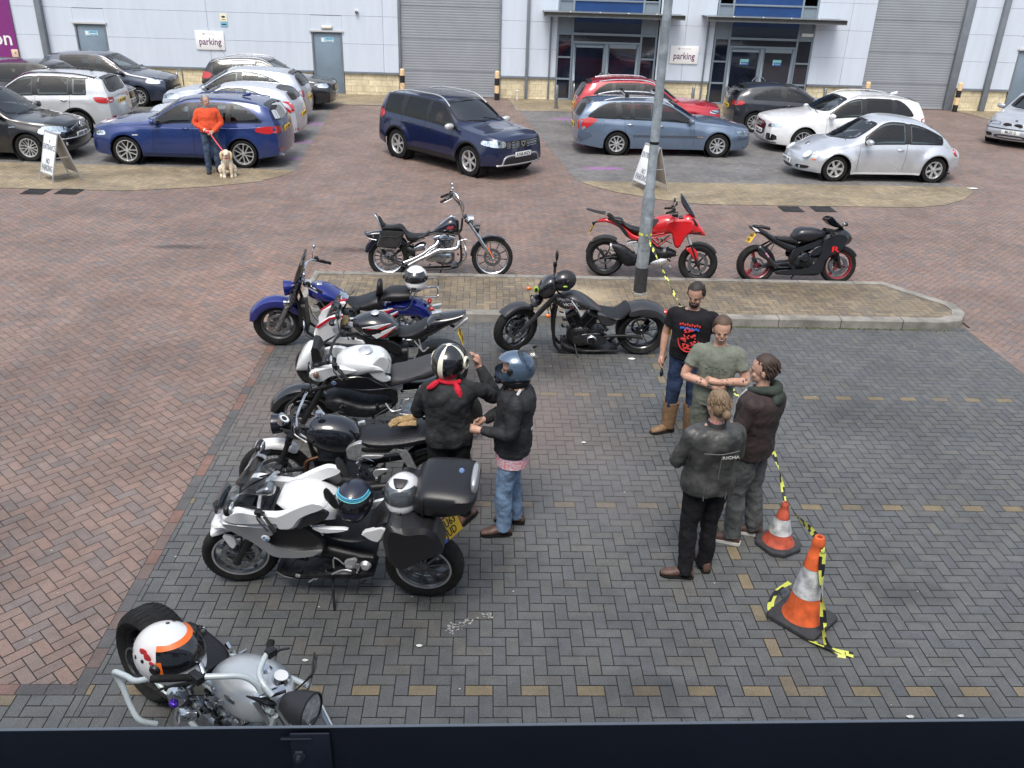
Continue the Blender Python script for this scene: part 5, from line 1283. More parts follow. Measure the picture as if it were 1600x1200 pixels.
# ================================================================ motorcycles
class Bike:
    def __init__(s, name, label, loc, rz, lean, crop, side):
        s.t = thing(name, label, 'motorcycle', (loc[0], loc[1], 0), rz, None, lean); s.crop = crop; s.side = side
        s.M = Matrix.Translation((loc[0], loc[1], 0)) @ Matrix.Rotation(rz, 4, 'Z') @ Matrix.Rotation(lean, 4, 'X'); s.I = s.M.inverted()
        s.o = s.I @ V((0, 0, CH))
    def m(s, u, v, y=0.):
        """measured point (enlarged-photo units) -> x,z in the machine's own plane y"""
        x0, y0, k = s.crop; d = s.I.to_3x3() @ ray(x0+u/k, y0+v/k); t = (y-s.o.y)/d.y; p = s.o+d*t; return p.x, p.z
    def p(s, u, v, y): x, z = s.m(u, v, y); return (x, y, z)
    def loft(s, name, st, mt, parent=None, n=18, sub=3, e=.8, yc=0., pl=0., **k):
        """station: (u, v top, v bottom, halfwidth[, exponent])"""
        S = []
        for q in st:
            w_ = s.side*q[3]*.55; x, zt = s.m(q[0], q[1], pl-w_); x2, zb = s.m(q[0], q[2], pl+w_)
            if zt-zb < .025: zm = (zt+zb)/2; zt, zb = zm+.0125, zm-.0125
            S.append(((x+x2)/2, zt, zb, q[3], yc, q[4] if len(q) > 4 else e))
        return MB().sec(S, n, sub).build(name, mt, parent or s.t, **k)
    def plate(s, name, pts, y0, y1, mt, both=False, parent=None, inset=.006, sm=1, **k):
        P = [s.m(u, v, s.side*abs(y1)) for u, v in pts]; P = smooth_poly(P, sm, .2) if sm else P
        out = []
        for sg in ((s.side, -s.side) if both else (s.side,)):
            out.append(MB().prism(P, sg*y0, sg*y1, 'y', inset).build(name, mt, parent or s.t, **k))
        return out
    def tube(s, name, pts, r, mt, both=False, parent=None, n=8, sub=4, **k):
        out = []
        for f in ((1, -1) if both else (1,)):
            Q = []
            for q in pts: a = s.p(q[0], q[1], q[2]); Q.append((a[0], a[1]*f, a[2])+tuple(q[3:4]))
            out.append(MB().tube(Q, r, n, sub).build(name, mt, parent or s.t, **k))
        return out
    def wheel(s, x, R, W, spokes, rimm, rr=None, discs=(1, 1), steer=0., sw=(.03, .022), y=0., dr=.15, wire=False, lip=None):
        rr = rr or R*.70; h = W/2; t = MB()
        prof = [(rr-.004, -h*.62), (rr+.01, -h*.8)]
        for k in range(13):
            a = -pi*.42+pi*.84*k/12; prof.append((rr+.012+(R-rr-.012)*cos(a)**.55, h*sin(a)/sin(pi*.42)*1.0))
        prof += [(rr+.01, h*.8), (rr-.004, h*.62)]
        t.lathe(prof, n=44); o = t.build('wheel', RUB, s.t, ang=50); o.location = (x, y, R); o.rotation_euler = (0, .15, steer)
        if W > .1:
            g = MB()
            for k in range(44):
                a = 2*pi*k/44
                for sg in (-1, 1):
                    P = []
                    for j in range(4):
                        th = (.08+.26*j/3)*pi*.95; rr_ = rr+.012+(R-rr-.012)*cos(th)**.55+.0012; yy = sg*h*sin(th)/sin(pi*.42); aa = a+sg*.03+j*.035
                        P.append((rr_*cos(aa), yy, rr_*sin(aa)))
                    g.tube(P, .0028, 4, 1)
            g.build('tread', LINERM, o)
        m = MB(); m.lathe([(rr+.006, -h*.66), (rr+.002, -h*.70), (rr-.010, -h*.62), (rr-.022, -h*.3), (rr-.024, h*.3), (rr-.010, h*.62), (rr+.002, h*.70), (rr+.006, h*.66)], n=44)
        m.lathe([(.001, -h*.55), (.03, -h*.55), (.036, -h*.5), (.04, 0), (.036, h*.5), (.03, h*.55), (.001, h*.55)], n=20)
        if wire:
            for k in range(wire):
                a = 2*pi*k/wire; sg = 1 if k % 2 else -1; b_ = a+sg*.22*(1 if k % 4 < 2 else -1)
                m.tube([(.034*cos(b_), sg*h*.5, .034*sin(b_)), ((rr-.02)*cos(a), 0, (rr-.02)*sin(a))], .0022, 4, 1)
        else:
            for k in range(spokes):
                a = 2*pi*k/spokes; rad = V((cos(a), 0, sin(a))); tan = V((-sin(a), 0, cos(a))); R_ = []
                for r_, w_, d_ in ((.03, sw[0]*1.2, h*.45), (rr*.5, sw[1], h*.30), (rr-.018, sw[0], h*.34)):
                    q = rad*r_; R_.append([q-tan*w_/2+V((0, -d_, 0)), q+tan*w_/2+V((0, -d_, 0)), q+tan*w_/2+V((0, d_, 0)), q-tan*w_/2+V((0, d_, 0))])
                m.rings(R_)
        m.build('rim', rimm, o, ang=35)
        if lip: l_ = MB(); l_.lathe([(rr+.003, -h*.72), (rr-.012, -h*.72), (rr-.012, -h*.66)], n=40); l_.lathe([(rr+.003, h*.72), (rr-.012, h*.72), (rr-.012, h*.66)], n=40); l_.build('rim_stripe', lip, o)
        for sg, on in zip((-1, 1), discs):
            if not on: continue
            d = MB(); yy = sg*(h*.55+.006)
            d.lathe([(dr*.72, yy-.0025), (dr, yy-.0025), (dr, yy+.0025), (dr*.72, yy+.0025), (dr*.72, yy-.0025)], n=36)
            for k in range(8):
                a = 2*pi*k/8; d.bar((dr*.25*cos(a), yy, dr*.25*sin(a)), (dr*.76*cos(a+.25), yy, dr*.76*sin(a+.25)), .012, .004)
            d.build('brake_disc', STEEL, o)
            c = MB(); c.box((-dr*.62, yy, dr*.62), (.05, .05, .09), Matrix.Rotation(-pi/4, 3, 'Y')); c.build('caliper', DARKMET, o, bevel=.006)
        return o
    def fender(s, name, x, z, R, w, a0, a1, mt, depth=.05, crown=.03, th=.006, steer=0., taper=(1, 1), parent=None, n=26):
        R_ = []
        for k in range(n+1):
            a = radians(a0+(a1-a0)*k/n); tp = taper[0]+(taper[1]-taper[0])*k/n; e = min(1, 6*min(k, n-k)/n+.55); out = []
            for sg, rr in ((1, 0), (-1, -th)):
                pr = [(-1, -depth), (-1, -depth*.4), (-.92, .25*crown), (-.6, crown*.75), (0, crown), (.6, crown*.75), (.92, .25*crown), (1, -depth*.4), (1, -depth)]
                for q, dz in (pr if sg > 0 else pr[::-1]):
                    r_ = R+dz*tp*e+rr; out.append((r_*cos(a), q*w/2*tp*(1 if sg > 0 else .96), r_*sin(a)))
            R_.append(out)
        o = MB().rings(R_).build(name, mt, parent or s.t, ang=45); o.location = (x, 0, z); o.rotation_euler = (0, 0, steer); return o
    def fork(s, ax, top, R, y=.1, r=.022, r2=.028, mt=CHROME, mt2=ALU, split=.55, inv=False):
        a = V((ax, 0, R)); b = V((top[0], 0, top[1])); md = a.lerp(b, split)
        for sg in (-1, 1):
            f = MB(); f.cyl((a.x, sg*y, a.z-.02), (md.x, sg*y, md.z), r2 if not inv else r, None, 14); f.ell((a.x, sg*y, a.z-.01), (.035, r2, .035), 10, 8); o = f.build('fork_slider', mt2, s.t)
            f = MB(); f.cyl((md.x, sg*y, md.z), (b.x, sg*y, b.z), r if not inv else r2, None, 14); f.build('fork_tube', mt, o)
        for t_ in (.86, .98): q = a.lerp(b, t_); f = MB(); f.box(tuple(q), (.06, 2*y+.08, .03), Matrix.Rotation(-atan2(b.x-a.x, b.z-a.z)*-1, 3, 'Y')); f.build('yoke', DARKMET, s.t, bevel=.008)
    def bars(s, pts, r=.0125, mt=CHROME, grip=.13, lever=True, gm=RUB):
        """pts: local (x,y,z) from centre to the +y end"""
        P = [(x, -y, z) for x, y, z in pts[::-1] if y > 1e-4]+[tuple(q) for q in pts]
        b = MB(); b.tube(P, r, 10, 5); o = b.build('handlebar', mt, s.t)
        for sg in (-1, 1):
            e, f = V(pts[-1]), V(pts[-2]); e.y *= sg; f.y *= sg; d = (e-f).normalized()
            g = MB(); g.cyl(tuple(e-d*grip), tuple(e+d*.004), .018, .017, 14); g.cyl(tuple(e), tuple(e+d*.02), .02, .016, 12); go = g.build('grip', gm, o)
            if lever:
                g = MB(); q = e-d*(grip+.03); g.box(tuple(q), (.045, .045, .04)); g.box(tuple(q+V((.02, 0, .03))), (.05, .05, .03)); g.build('switchgear', BLK, o, bevel=.006)
                g = MB(); g.tube([tuple(q+V((.03, 0, 0))), tuple(q+d*.05+V((.06, 0, -.004))), tuple(q+d*.17+V((.05, 0, -.01)))], .007, 6, 3); g.build('lever', ALU if mt is CHROME else DARKMET, o)
        return o
    def mirror(s, base, head, r=(.02, .06, .04), mt=BLK, stem=.006):
        for sg in (-1, 1):
            a = (base[0], base[1]*sg, base[2]); h = (head[0], head[1]*sg, head[2]); md = ((a[0]+h[0])/2+.01, (a[1]*.6+h[1]*.4), (a[2]*.4+h[2]*.6))
            b = MB(); b.tube([a, md, h], stem, 8, 4); o = b.build('mirror_stem', mt, s.t)
            b = MB(); b.ell(h, r, 14, 8, e=.85); q = b.build('mirror', mt, o); b = MB(); b.ell((h[0]-r[0]*.75, h[1], h[2]), (r[0]*.4, r[1]*.86, r[2]*.82), 12, 6); b.build('mirror_glass', REFL, q)
    def lamp(s, name, c, d, r, L=.08, shell=CHROME, lens=REFL):
        b = MB(); b.lathe([(.001, -L), (r*.5, -L*.92), (r*.9, -L*.45), (r, 0), (r*1.03, .01), (r*.93, .015)], c, d, 24); o = b.build(name, shell, s.t)
        b = MB(); b.lathe([(.001, .018), (r*.6, .016), (r*.93, .006)], c, d, 24); b.build('lens', lens, o); return o
    def vtwin(s, c, sc, mt=ALU, fin=ALU, case=STEEL, cover=CHROME, angs=(-22, 22), n=7):
        x, z = c; b = MB(); b.ell((x, 0, z-.02*sc), (.17*sc, .13, .15*sc), 20, 10, e=.8); b.box((x-.16*sc, 0, z-.02), (.22*sc, .20, .17*sc)); e = b.build('engine', case, s.t, bevel=.012)
        for a in angs:
            a = radians(a); d = V((sin(a), 0, cos(a))); R = Matrix.Rotation(a, 3, 'Y'); f = MB()
            for k in range(n):
                q = V((x, 0, z))+d*(.13+.021*k)*sc; f.box(tuple(q), (.145*sc, .17, .008), R)
            f.cyl(tuple(V((x, 0, z))+d*.08*sc), tuple(V((x, 0, z))+d*.29*sc), .052*sc); f.build('cylinder', fin, e, bevel=.002)
            h = MB(); q = V((x, 0, z))+d*.305*sc; h.box(tuple(q), (.15*sc, .16, .06*sc), R, .85); h.build('rocker_cover', cover, e, bevel=.014)
            h = MB(); 
            for sg in (-1, 1): h.cyl(tuple(V((x+.02, sg*.085, z+.06))), tuple(q+V((0, sg*.075, -.02))), .009)
            h.build('pushrods', cover, e)
        for sg in (-1, 1):
            h = MB(); h.lathe([(.001, .035), (.05*sc, .03), (.085*sc, .012), (.09*sc, 0)], (x+.02, sg*.125, z-.03), (0, sg, 0), 24); h.build('cam_cover', cover, e)
            h = MB(); h.sec([(x-.30*sc, z+.04, z-.07, .02), (x-.26*sc, z+.07, z-.10, .03), (x-.0, z+.05, z-.11, .035), (x+.05, z+.0, z-.06, .02)], 14, 3); h.v = [(a_, b_+sg*.13, c_) for a_, b_, c_ in h.v]; h.build('primary_cover', cover if sg > 0 else case, e)
        return e
    def stand(s, x, z=.22, y=.28, mt=DARKMET):
        b = MB(); b.tube([(x, .08, z), (x-.03, y*.7, z*.5), (x-.06, y, .012+z*.05)], .011, 8, 2); b.ell((x-.06, y, .012+z*.05), (.03, .02, .008), 10, 6); b.build('side_stand', mt, s.t)
    def frame(s, pts, r=.018, mt=BLK, y=.1, both=True): 
        for sg in ((-1, 1) if both else (1,)): MB().tube([(a, sg*(y if len(q) < 1 else q[0]), c) for a, c, *q in [(p_[0], p_[1], *(p_[2:] or (y,))) for p_ in pts]], r, 8, 3).build('frame_tube', mt, s.t)
    def clutter(s, x0, x1, z0, z1, n, seed, mt=(BLK, DARKMET, STEEL), w=.11):
        """hoses, bolts, brackets around an engine"""
        r = random.Random(seed)
        for k, mm in enumerate(mt):
            b = MB()
            for i in range(n):
                x, z = r.uniform(x0, x1), r.uniform(z0, z1); y = r.choice((-1, 1))*r.uniform(w*.75, w)
                q = r.random()
                if q < .4: b.cyl((x, y*.8, z), (x, y*1.06, z), r.uniform(.006, .018), None, 8)
                elif q < .7: b.tube([(x, y, z), (x+r.uniform(-.08, .08), y*1.05, z+r.uniform(-.05, .08)), (x+r.uniform(-.16, .16), y, z+r.uniform(-.1, .1))], r.uniform(.004, .008), 6, 3)
                else: b.box((x, y, z), (r.uniform(.02, .07), .02, r.uniform(.01, .05)), Matrix.Rotation(r.uniform(-1, 1), 3, 'Y'))
            b.build('engine_fittings', mm, s.t)
    def cables(s, a, b_, n=3, r=.0045, seed=0):
        q = random.Random(seed); c = MB()
        for k in range(n):
            sg = (-1) ** k; A = V((a[0], sg*a[1], a[2])); B = V((b_[0], sg*b_[1], b_[2])); mid = A.lerp(B, .5)+V((q.uniform(.04, .12), q.uniform(-.04, .04), q.uniform(-.04, .05)))
            c.tube([tuple(A), tuple(mid), tuple(B)], r, 6, 5)
        c.build('cables', BLK, s.t)
    def plate_no(s, c, R, txt=None, w_=.23, h_=.17, mt=YPL):
        b = MB(); b.box((0, 0, 0), (.006, w_, h_)); o = b.build('number_plate', mt, s.t, bevel=.002); o.matrix_local = Matrix.Translation(c) @ R
        Mx = Matrix.Translation((-.0035, 0, 0)) @ Matrix.Rotation(-pi/2, 4, 'Z') @ Matrix.Rotation(pi/2, 4, 'X'); b = MB()
        if txt:
            for k, l in enumerate(txt): b.text(l, h_*.52, Mx @ Matrix.Translation((0, h_*(.22-.44*k), 0)) @ Matrix.Diagonal((.82, 1, 1, 1)))
        else:
            for r_ in (.04, -.04):
                for k in range(4 if r_ > 0 else 3): b.box((-.0035, .06-.042*k, r_), (.002, .026, .05))
        b.build('characters', INK, o)
        if txt: b = MB(); b.box((-.0032, w_*.36, -h_*.42), (.002, w_*.2, h_*.14)); b.build('blue_band', mat('band_blue', (.02, .1, .5), .4), o)
def helmet(name, label, loc, rot, col, visor, sc=1., group='helmets left on the motorcycles', parent=None, open_=False, band=None):
    """full-face helmet: x forward, opening cut into the shell"""
    t = thing(name, label, 'helmet', loc, 0, group) if not parent else bpy.data.objects.new(name, None)
    if parent: COL.objects.link(t); t.parent = parent; t.location = loc
    t.rotation_euler = rot; t.scale = (sc, sc, sc)
    def surf(th, ph, k=1.):
        c, s_ = cos(ph), sin(ph); x = .152*c*sin(th); y = .122*s_*sin(th); z = .128*cos(th)
        if z < 0: x = x*(1+.02*abs(z)/.128); z *= 1.05; 
        if x > 0 and z < -.02: x += .018*min(1, (-z-.02)/.05)
        return V((x, y, z+.128))*1.0 if k == 1 else V((x*k, y*k, z*k+.128))
    N, Mv = 40, 26; shell = MB(); grid = {}
    def opn(th, ph): return abs(ph) < 1.18 and .88 < th < (1.62-.06*abs(ph))
    vs = []; fs = []
    for i in range(Mv+1):
        for j in range(N): th = .001+(2.62)*i/Mv; ph = -pi+2*pi*j/N; vs.append(surf(th, ph))
    for i in range(Mv):
        for j in range(N):
            th = (2.62)*(i+.5)/Mv; ph = -pi+2*pi*(j+.5)/N
            if opn(th, ph): continue
            fs.append((i*N+j, i*N+(j+1) % N, (i+1)*N+(j+1) % N, (i+1)*N+j))
    shell.add(vs, fs); so_ = shell.build('shell', col, t, ang=60)
    inn = MB(); inn.ell((0, 0, .125), (.132, .104, .115), 20, 12); 
    if open_ is False: inn.build('lining', LINERM, t)
    else: b = MB(); b.lathe([(.095, -.005), (.11, .02), (.118, .05)], (0, 0, 0), (0, 0, 1), 24); b.build('lining', LINERM, t)
    v = MB(); R = []
    for i in range(9):
        th = .82+(1.66-.82)*i/8; R.append([surf(th, -1.28+2.56*j/20, 1.018)+V((.002, 0, 0)) for j in range(21)])
    m_ = 21; v.add([p for r in R for p in r], [(i*m_+j, i*m_+j+1, (i+1)*m_+j+1, (i+1)*m_+j) for i in range(8) for j in range(20)])
    vo = v.build('visor', visor, t, ang=80)
    if open_: vo.rotation_euler = (0, -.62, 0); vo.location = (-.075, 0, .062)
    for sg in (-1, 1):
        b = MB(); b.lathe([(.001, .012), (.018, .011), (.024, .002), (.025, -.004)], (.035, sg*.119, .145), (0, sg, 0), 16); b.build('pivot', BLK, so_)
    b = MB(); b.tube([surf(2.62, -pi+2*pi*k/24)+V((0, 0, -.002)) for k in range(24)], .006, 6, 1, True); b.build('rim_trim', BLK, so_)
    b = MB(); b.sec([(.150, .075, .045, .03), (.162, .070, .05, .025)], 10, 1); b.build('chin_vent', BLK, so_, bevel=.003)
    if band: band(t, so_, surf)
    return t
# ---------------------------------------------------------------- chrome custom cruiser facing right, back row
b_ = Bike('cruiser_motorcycle', 'black and chrome custom cruiser with tall handlebars and studded saddlebag', (-.68, 13.5), .042, radians(-9), (560, 290, 6.4), -1)
RF, RR = .335, .325; xf_ = b_.m(1340, 730, -.05)[0]; xr_ = b_.m(300, 730, -.07)[0]
b_.wheel(xf_, RF, .09, 10, CHROME, .262, (1, 1), 0, (.016, .010), dr=.14)
b_.wheel(xr_, RR, .20, 18, CHROME, .235, (1, 0), 0, (.012, .010), dr=.14)
P_HD = paint('black_purple', (.008, .008, .016), .3, .12, 0)
b_.fender('front_mudguard', xf_, RF, RF+.02, .12, 55, 175, P_HD, .03, .012)
b_.fork(xf_, b_.m(1060, 300, -.02), RF, .11, .024, .030, CHROME, CHROME, .5)
for sg in (-1, 1):
    f = MB(); f.cyl(V((xf_, sg*.143, RF+.02)), V((xf_-.09, sg*.143, RF+.20)), .010); f.build('fork_reflector', ORL, b_.t)
b_.fender('rear_mudguard', xr_, RR, RR+.05, .24, 38, 165, P_HD, .07, .03)
b_.loft('tail_section', [(240, 440, 540, .10), (150, 445, 535, .11), (90, 465, 515, .10), (62, 460, 480, .07)], P_HD)
b_.tube('mudguard_strip', [(62, 450, -.11), (90, 520, -.115), (180, 545, -.12)], .008, CHROME, True)
b_.loft('fuel_tank', [(720, 470, 480, .03), (780, 410, 475, .10), (850, 350, 478, .135), (920, 305, 480, .15), (975, 320, 478, .13), (1005, 350, 470, .07)], P_HD, e=.85)
b_.loft('tank_console', [(820, 372, 390, .04), (900, 308, 335, .06), (940, 287, 330, .065), (985, 335, 350, .04)], CHROME)
b_.plate('tank_badge', [(880, 425), (900, 405), (950, 402), (955, 420), (925, 440), (890, 438)], .145, .149, mat('badge_red', (.25, .03, .05), .4), True, sm=0, inset=.001)
b_.loft('seat', [(715, 440, 475, .09), (660, 470, 520, .15), (600, 470, 545, .17), (540, 470, 560, .18), (490, 445, 550, .17), (455, 400, 470, .15), (410, 375, 455, .15), (340, 385, 450, .14), (280, 388, 448, .13), (240, 400, 440, .11)], VINYL, e=.75)
b_.loft('backrest', [(195, 310, 330, .10), (215, 300, 400, .12), (245, 350, 435, .12), (285, 395, 445, .10)], VINYL, e=.8)
b_.tube('sissy_bar', [(235, 440, -.13), (215, 390, -.13), (170, 300, -.11), (148, 282, -.05)], .010, CHROME, True)
# saddlebags with studs
for o in b_.plate('saddlebag', [(215, 455), (455, 465), (445, 520), (400, 640), (190, 618), (178, 590), (200, 540)], .12, .24, LEATH, True, inset=.03):
    pass
b_.plate('bag_flap', [(205, 450), (462, 460), (452, 478), (420, 505), (385, 530), (300, 515), (225, 520)], .236, .25, LEATH, True, inset=.006)
st_ = MB()
for poly in ([(212, 470), (225, 515), (300, 512), (380, 522), (440, 480)], [(205, 545), (190, 600), (300, 628), (395, 635), (430, 545)]):
    for (a, c) in zip(poly[:-1], poly[1:]):
        for k in range(6):
            u, v = a[0]+(c[0]-a[0])*k/6, a[1]+(c[1]-a[1])*k/6
            for sg in (-1, 1): x, z = b_.m(u, v, -.25); st_.ell((x, sg*.251, z), (.006, .004, .006), 6, 4)
st_.build('studs', CHROME, b_.t)
e_ = b_.vtwin((b_.m(860, 690, -.05)[0], b_.m(860, 690, -.05)[1]), 1.0, ALU, STEEL, STEEL, CHROME)
ac = b_.p(860, 545, -.17); f = MB(); f.lathe([(.001, .05), (.075, .045), (.095, .02), (.10, 0), (.09, -.06)], ac, (0, -1, 0), 28); f.build('air_cleaner', CHROME, b_.t)
f = MB(); f.box((ac[0], ac[1]-.053, ac[2]), (.19, .006, .018)); f.box((ac[0], ac[1]-.053, ac[2]+.03), (.11, .006, .010)); f.build('air_cleaner_bar', BLK, b_.t)
for dv in (0, 38): b_.tube('exhaust_pipe', [(1000, 560+dv*.6, -.17), (985, 625+dv*.3, -.20), (880, 645+dv, -.21), (800, 648+dv, -.22), (720, 690+dv*.7, -.23), (600, 745+dv*.8, -.24), (500, 800+dv*.2, -.25)] if not dv else [(800, 560, -.16), (770, 600, -.19), (720, 630, -.21), (640, 690, -.23), (540, 740, -.24), (455, 772, -.25)], .034, CHROME, n=14)
b_.loft('battery_box', [(560, 590, 660, .09), (620, 555, 655, .11), (680, 560, 640, .10)], CHROME)
b_.loft('frame_side', [(430, 560, 640, .05), (520, 590, 700, .09), (570, 600, 720, .08)], BLK)
b_.frame([b_.m(1010, 500)[:2], b_.m(1030, 700)[:2], b_.m(990, 800)[:2], b_.m(780, 825)[:2], b_.m(520, 815)[:2], b_.m(330, 740)[:2]], .017, BLK, .11)
b_.frame([b_.m(1040, 330)[:2], b_.m(1000, 480)[:2], b_.m(760, 470)[:2], b_.m(540, 560)[:2], b_.m(300, 735)[:2]], .016, BLK, .08)
b_.tube('crash_bar', [(1030, 520, -.05), (1070, 620, -.22), (1075, 720, -.25), (1000, 800, -.15)], .012, STEEL, True)
b_.loft('floor_control', [(930, 770, 810, .2), (980, 760, 810, .22)], STEEL)
b_.lamp('headlamp', b_.p(1140, 345, 0), (1, 0, -.1), .085, .13)
b_.lamp('horn_lamp', b_.p(1200, 435, 0), (1, 0, -.25), .07, .10, BLK)
x1, z1 = b_.m(1045, 300); x2, z2 = b_.m(985, 110); x3, z3 = b_.m(960, 85)
b_.bars([(x1, 0, z1), (x1, .11, z1+.02), (x2+.03, .20, z2-.05), (x3, .27, z3), (x3-.07, .36, z3-.02), (x3-.20, .42, z3-.08)], .014)
b_.mirror((x3-.05, .34, z3), (x3-.03, .42, z3+.12), (.015, .055, .035), CHROME)
b_.cables((x3-.05, .3, z3), (x1, .05, z1), 5, .005, 1); b_.clutter(xr_+.3, xf_-.45, .22, .62, 12, 3, (CHROME, BLK, STEEL), .15)
b_.stand(.05); b_.lamp('tail_light', b_.p(150, 505, -.08), (-1, -.2, 0), .03, .05, CHROME, REDL)
b_.tube('plate_bracket', [(115, 545, 0), (100, 590, 0), (80, 630, 0)], .012, BLK)
# ---------------------------------------------------------------- red adventure sports bike
b_ = Bike('adventure_motorcycle', 'red adventure sports motorcycle with tall screen behind the lamp post', (2.78, 13.64), -.17, radians(-9), (760, 290, 4.139), -1)
P_DR = paint('bright_red', (.52, .012, .016), 0, .2, .0)
R_ = .315; xf_ = b_.m(1365, 530, -.05)[0]; xr_ = b_.m(765, 465, -.08)[0]
b_.wheel(xf_, R_, .12, 6, DARKMET, .22, (1, 1), -.12, (.03, .018), dr=.16); b_.wheel(xr_, R_, .19, 5, DARKMET, .22, (1, 0), 0, (.035, .022), dr=.12)
b_.fork(xf_, b_.m(1255, 200), R_, .105, .026, .024, ALU, BLK, .42, True)
b_.fender('front_mudguard', xf_, R_, R_+.025, .13, 35, 120, BLK, .04, .012, steer=-.12)
b_.plate('fork_guard', [(1285, 410), (1330, 395), (1368, 430), (1370, 495), (1345, 480), (1320, 440)], .08, .125, P_DR, True)
b_.fender('rear_hugger', xr_, R_, R_+.03, .20, 60, 130, BLK, .05, .015)
b_.plate('mud_flap', [(690, 360), (665, 365), (638, 430), (650, 430), (670, 395)], -.07, .07, BLK)
b_.loft('fuel_tank', [(1030, 285, 320, .08), (1065, 215, 320, .14), (1110, 190, 330, .17), (1170, 180, 320, .19), (1230, 200, 310, .18), (1290, 215, 300, .14)], P_DR, e=.8)
b_.plate('tank_pad', [(1045, 300), (1060, 225), (1085, 212), (1120, 218), (1090, 260)], .15, .168, mat('tank_grey', (.05, .05, .055), .5), True)
b_.plate('fairing', [(1160, 230), (1270, 215), (1345, 225), (1345, 290), (1290, 330), (1245, 410), (1215, 400), (1200, 310), (1160, 285)], .12, .20, P_DR, True, inset=.035, sm=2)
b_.loft('nose', [(1250, 200, 330, .14), (1300, 178, 320, .15), (1350, 215, 320, .13), (1395, 275, 325, .09), (1415, 315, 325, .03)], P_DR, e=.75)
b_.plate('headlamp', [(1300, 222), (1345, 215), (1375, 265), (1345, 250)], .10, .145, BLKG, True)
b_.plate('beak_lower', [(1340, 295), (1400, 300), (1360, 318), (1330, 315)], .05, .11, BLK, True)
b_.plate('windscreen', [(1255, 60), (1270, 52), (1365, 215), (1335, 200), (1300, 175), (1262, 120)], -.02, .10, mat('smoked_screen', (.03, .035, .045), .1, coat=1), True, inset=.03)
b_.loft('seat', [(1035, 275, 300, .10), (980, 262, 318, .14), (930, 250, 290, .15), (895, 235, 262, .14), (870, 205, 240, .14), (820, 200, 225, .12), (790, 195, 215, .10)], VINYL, e=.75)
b_.loft('tail_panel', [(1010, 320, 358, .12), (960, 305, 358, .12), (910, 265, 335, .11), (860, 235, 275, .10), (780, 205, 240, .09), (725, 215, 240, .06)], P_DR, e=.8)
b_.plate('grab_rail', [(770, 190), (800, 185), (905, 290), (925, 335), (905, 335), (850, 260)], .10, .135, BLK, True)
b_.loft('luggage_plate', [(770, 165, 190, .12), (720, 160, 180, .13), (665, 148, 160, .12), (650, 145, 155, .10)], BLK)
b_.tube('plate_hanger', [(735, 232, 0), (700, 240, 0), (670, 298, 0)], .014, BLK); b_.lamp('tail_light', b_.p(690, 240, -.03), (-1, 0, 0), .02, .03, BLK, REDL)
b_.plate_no(b_.p(674, 285, 0), Matrix.Rotation(.4, 4, 'Y'))
b_.loft('silencer', [(965, 445, 520, .06), (900, 390, 520, .08), (850, 370, 450, .075), (805, 368, 405, .06), (795, 375, 400, .045)], DARKMET, yc=-.14, pl=-.14); b_.loft('silencer_tip', [(840, 372, 430, .05), (800, 368, 420, .055)], ALU, yc=-.15, pl=-.15)
b_.loft('engine', [(960, 370, 500, .10), (1040, 340, 520, .14), (1120, 390, 500, .15), (1180, 400, 470, .14), (1225, 420, 460, .10)], DARKMET, e=.7); b_.loft('engine_cover', [(1060, 470, 520, .12), (1120, 445, 530, .17), (1165, 450, 510, .13)], ALU)
for P in ([(1050, 345), (1180, 315)], [(1060, 350), (1110, 395)], [(1110, 395), (1190, 335)], [(1080, 330), (1120, 370)], [(1045, 325), (1150, 308)], [(1110, 395), (1170, 350)]): b_.tube('trellis_tube', [(u, v, -.145) for u, v in P], .011, P_DR, True)
b_.plate('heel_plate', [(915, 365), (985, 360), (990, 440), (960, 440), (950, 385), (905, 385)], .11, .14, ALU, True)
b_.loft('swingarm', [(760, 455, 475, .10), (850, 430, 480, .11), (960, 420, 480, .09)], DARKMET)
x1, z1 = b_.m(1215, 185)
b_.bars([(x1+.02, 0, z1), (x1, .10, z1+.05), (x1-.05, .28, z1+.07), (x1-.13, .40, z1+.05)], .013, DARKMET); b_.mirror((x1-.05, .26, z1+.06), (x1, .34, z1+.20), (.02, .06, .035))
b_.loft('hand_guard', [(1200, 175, 200, .05), (1240, 165, 210, .05)], BLK, yc=-.36, pl=-.36)
b_.clutter(b_.m(960, 450)[0], b_.m(1220, 450)[0], .25, .6, 12, 5, (BLK, DARKMET, ALU), .15); b_.stand(-.05)
# ---------------------------------------------------------------- black sports bike with red rims
b_ = Bike('sports_motorcycle', 'matt black sports motorcycle with red wheel rims and red letter R on the fairing', (5.26, 13.56), .04, radians(-9), (1100, 300, 4.), -1)
P_MB = mat('satin_black', (.012, .013, .016), .32, .1, coat=.35, var=.1, vscale=3)
RR_ = mat('rim_red', (.20, .012, .02), .4, coat=.5)
R_ = .305; xf_ = b_.m(840, 480, -.05)[0]; xr_ = b_.m(332, 470, -.08)[0]
b_.wheel(xf_, R_, .12, 3, RR_, .222, (1, 1), 0, (.04, .03), dr=.155); b_.wheel(xr_, R_+.01, .19, 3, RR_, .222, (1, 0), 0, (.05, .035), dr=.11)
b_.fork(xf_, b_.m(790, 235), R_, .10, .026, .022, STEEL, BLK, .45, True)
b_.fender('front_mudguard', xf_, R_, R_+.02, .13, 30, 130, P_MB, .05, .012)
b_.loft('fuel_tank', [(545, 270, 300, .08), (575, 225, 310, .14), (620, 213, 318, .16), (680, 215, 310, .16), (730, 235, 290, .12), (750, 245, 275, .07)], P_MB, e=.8)
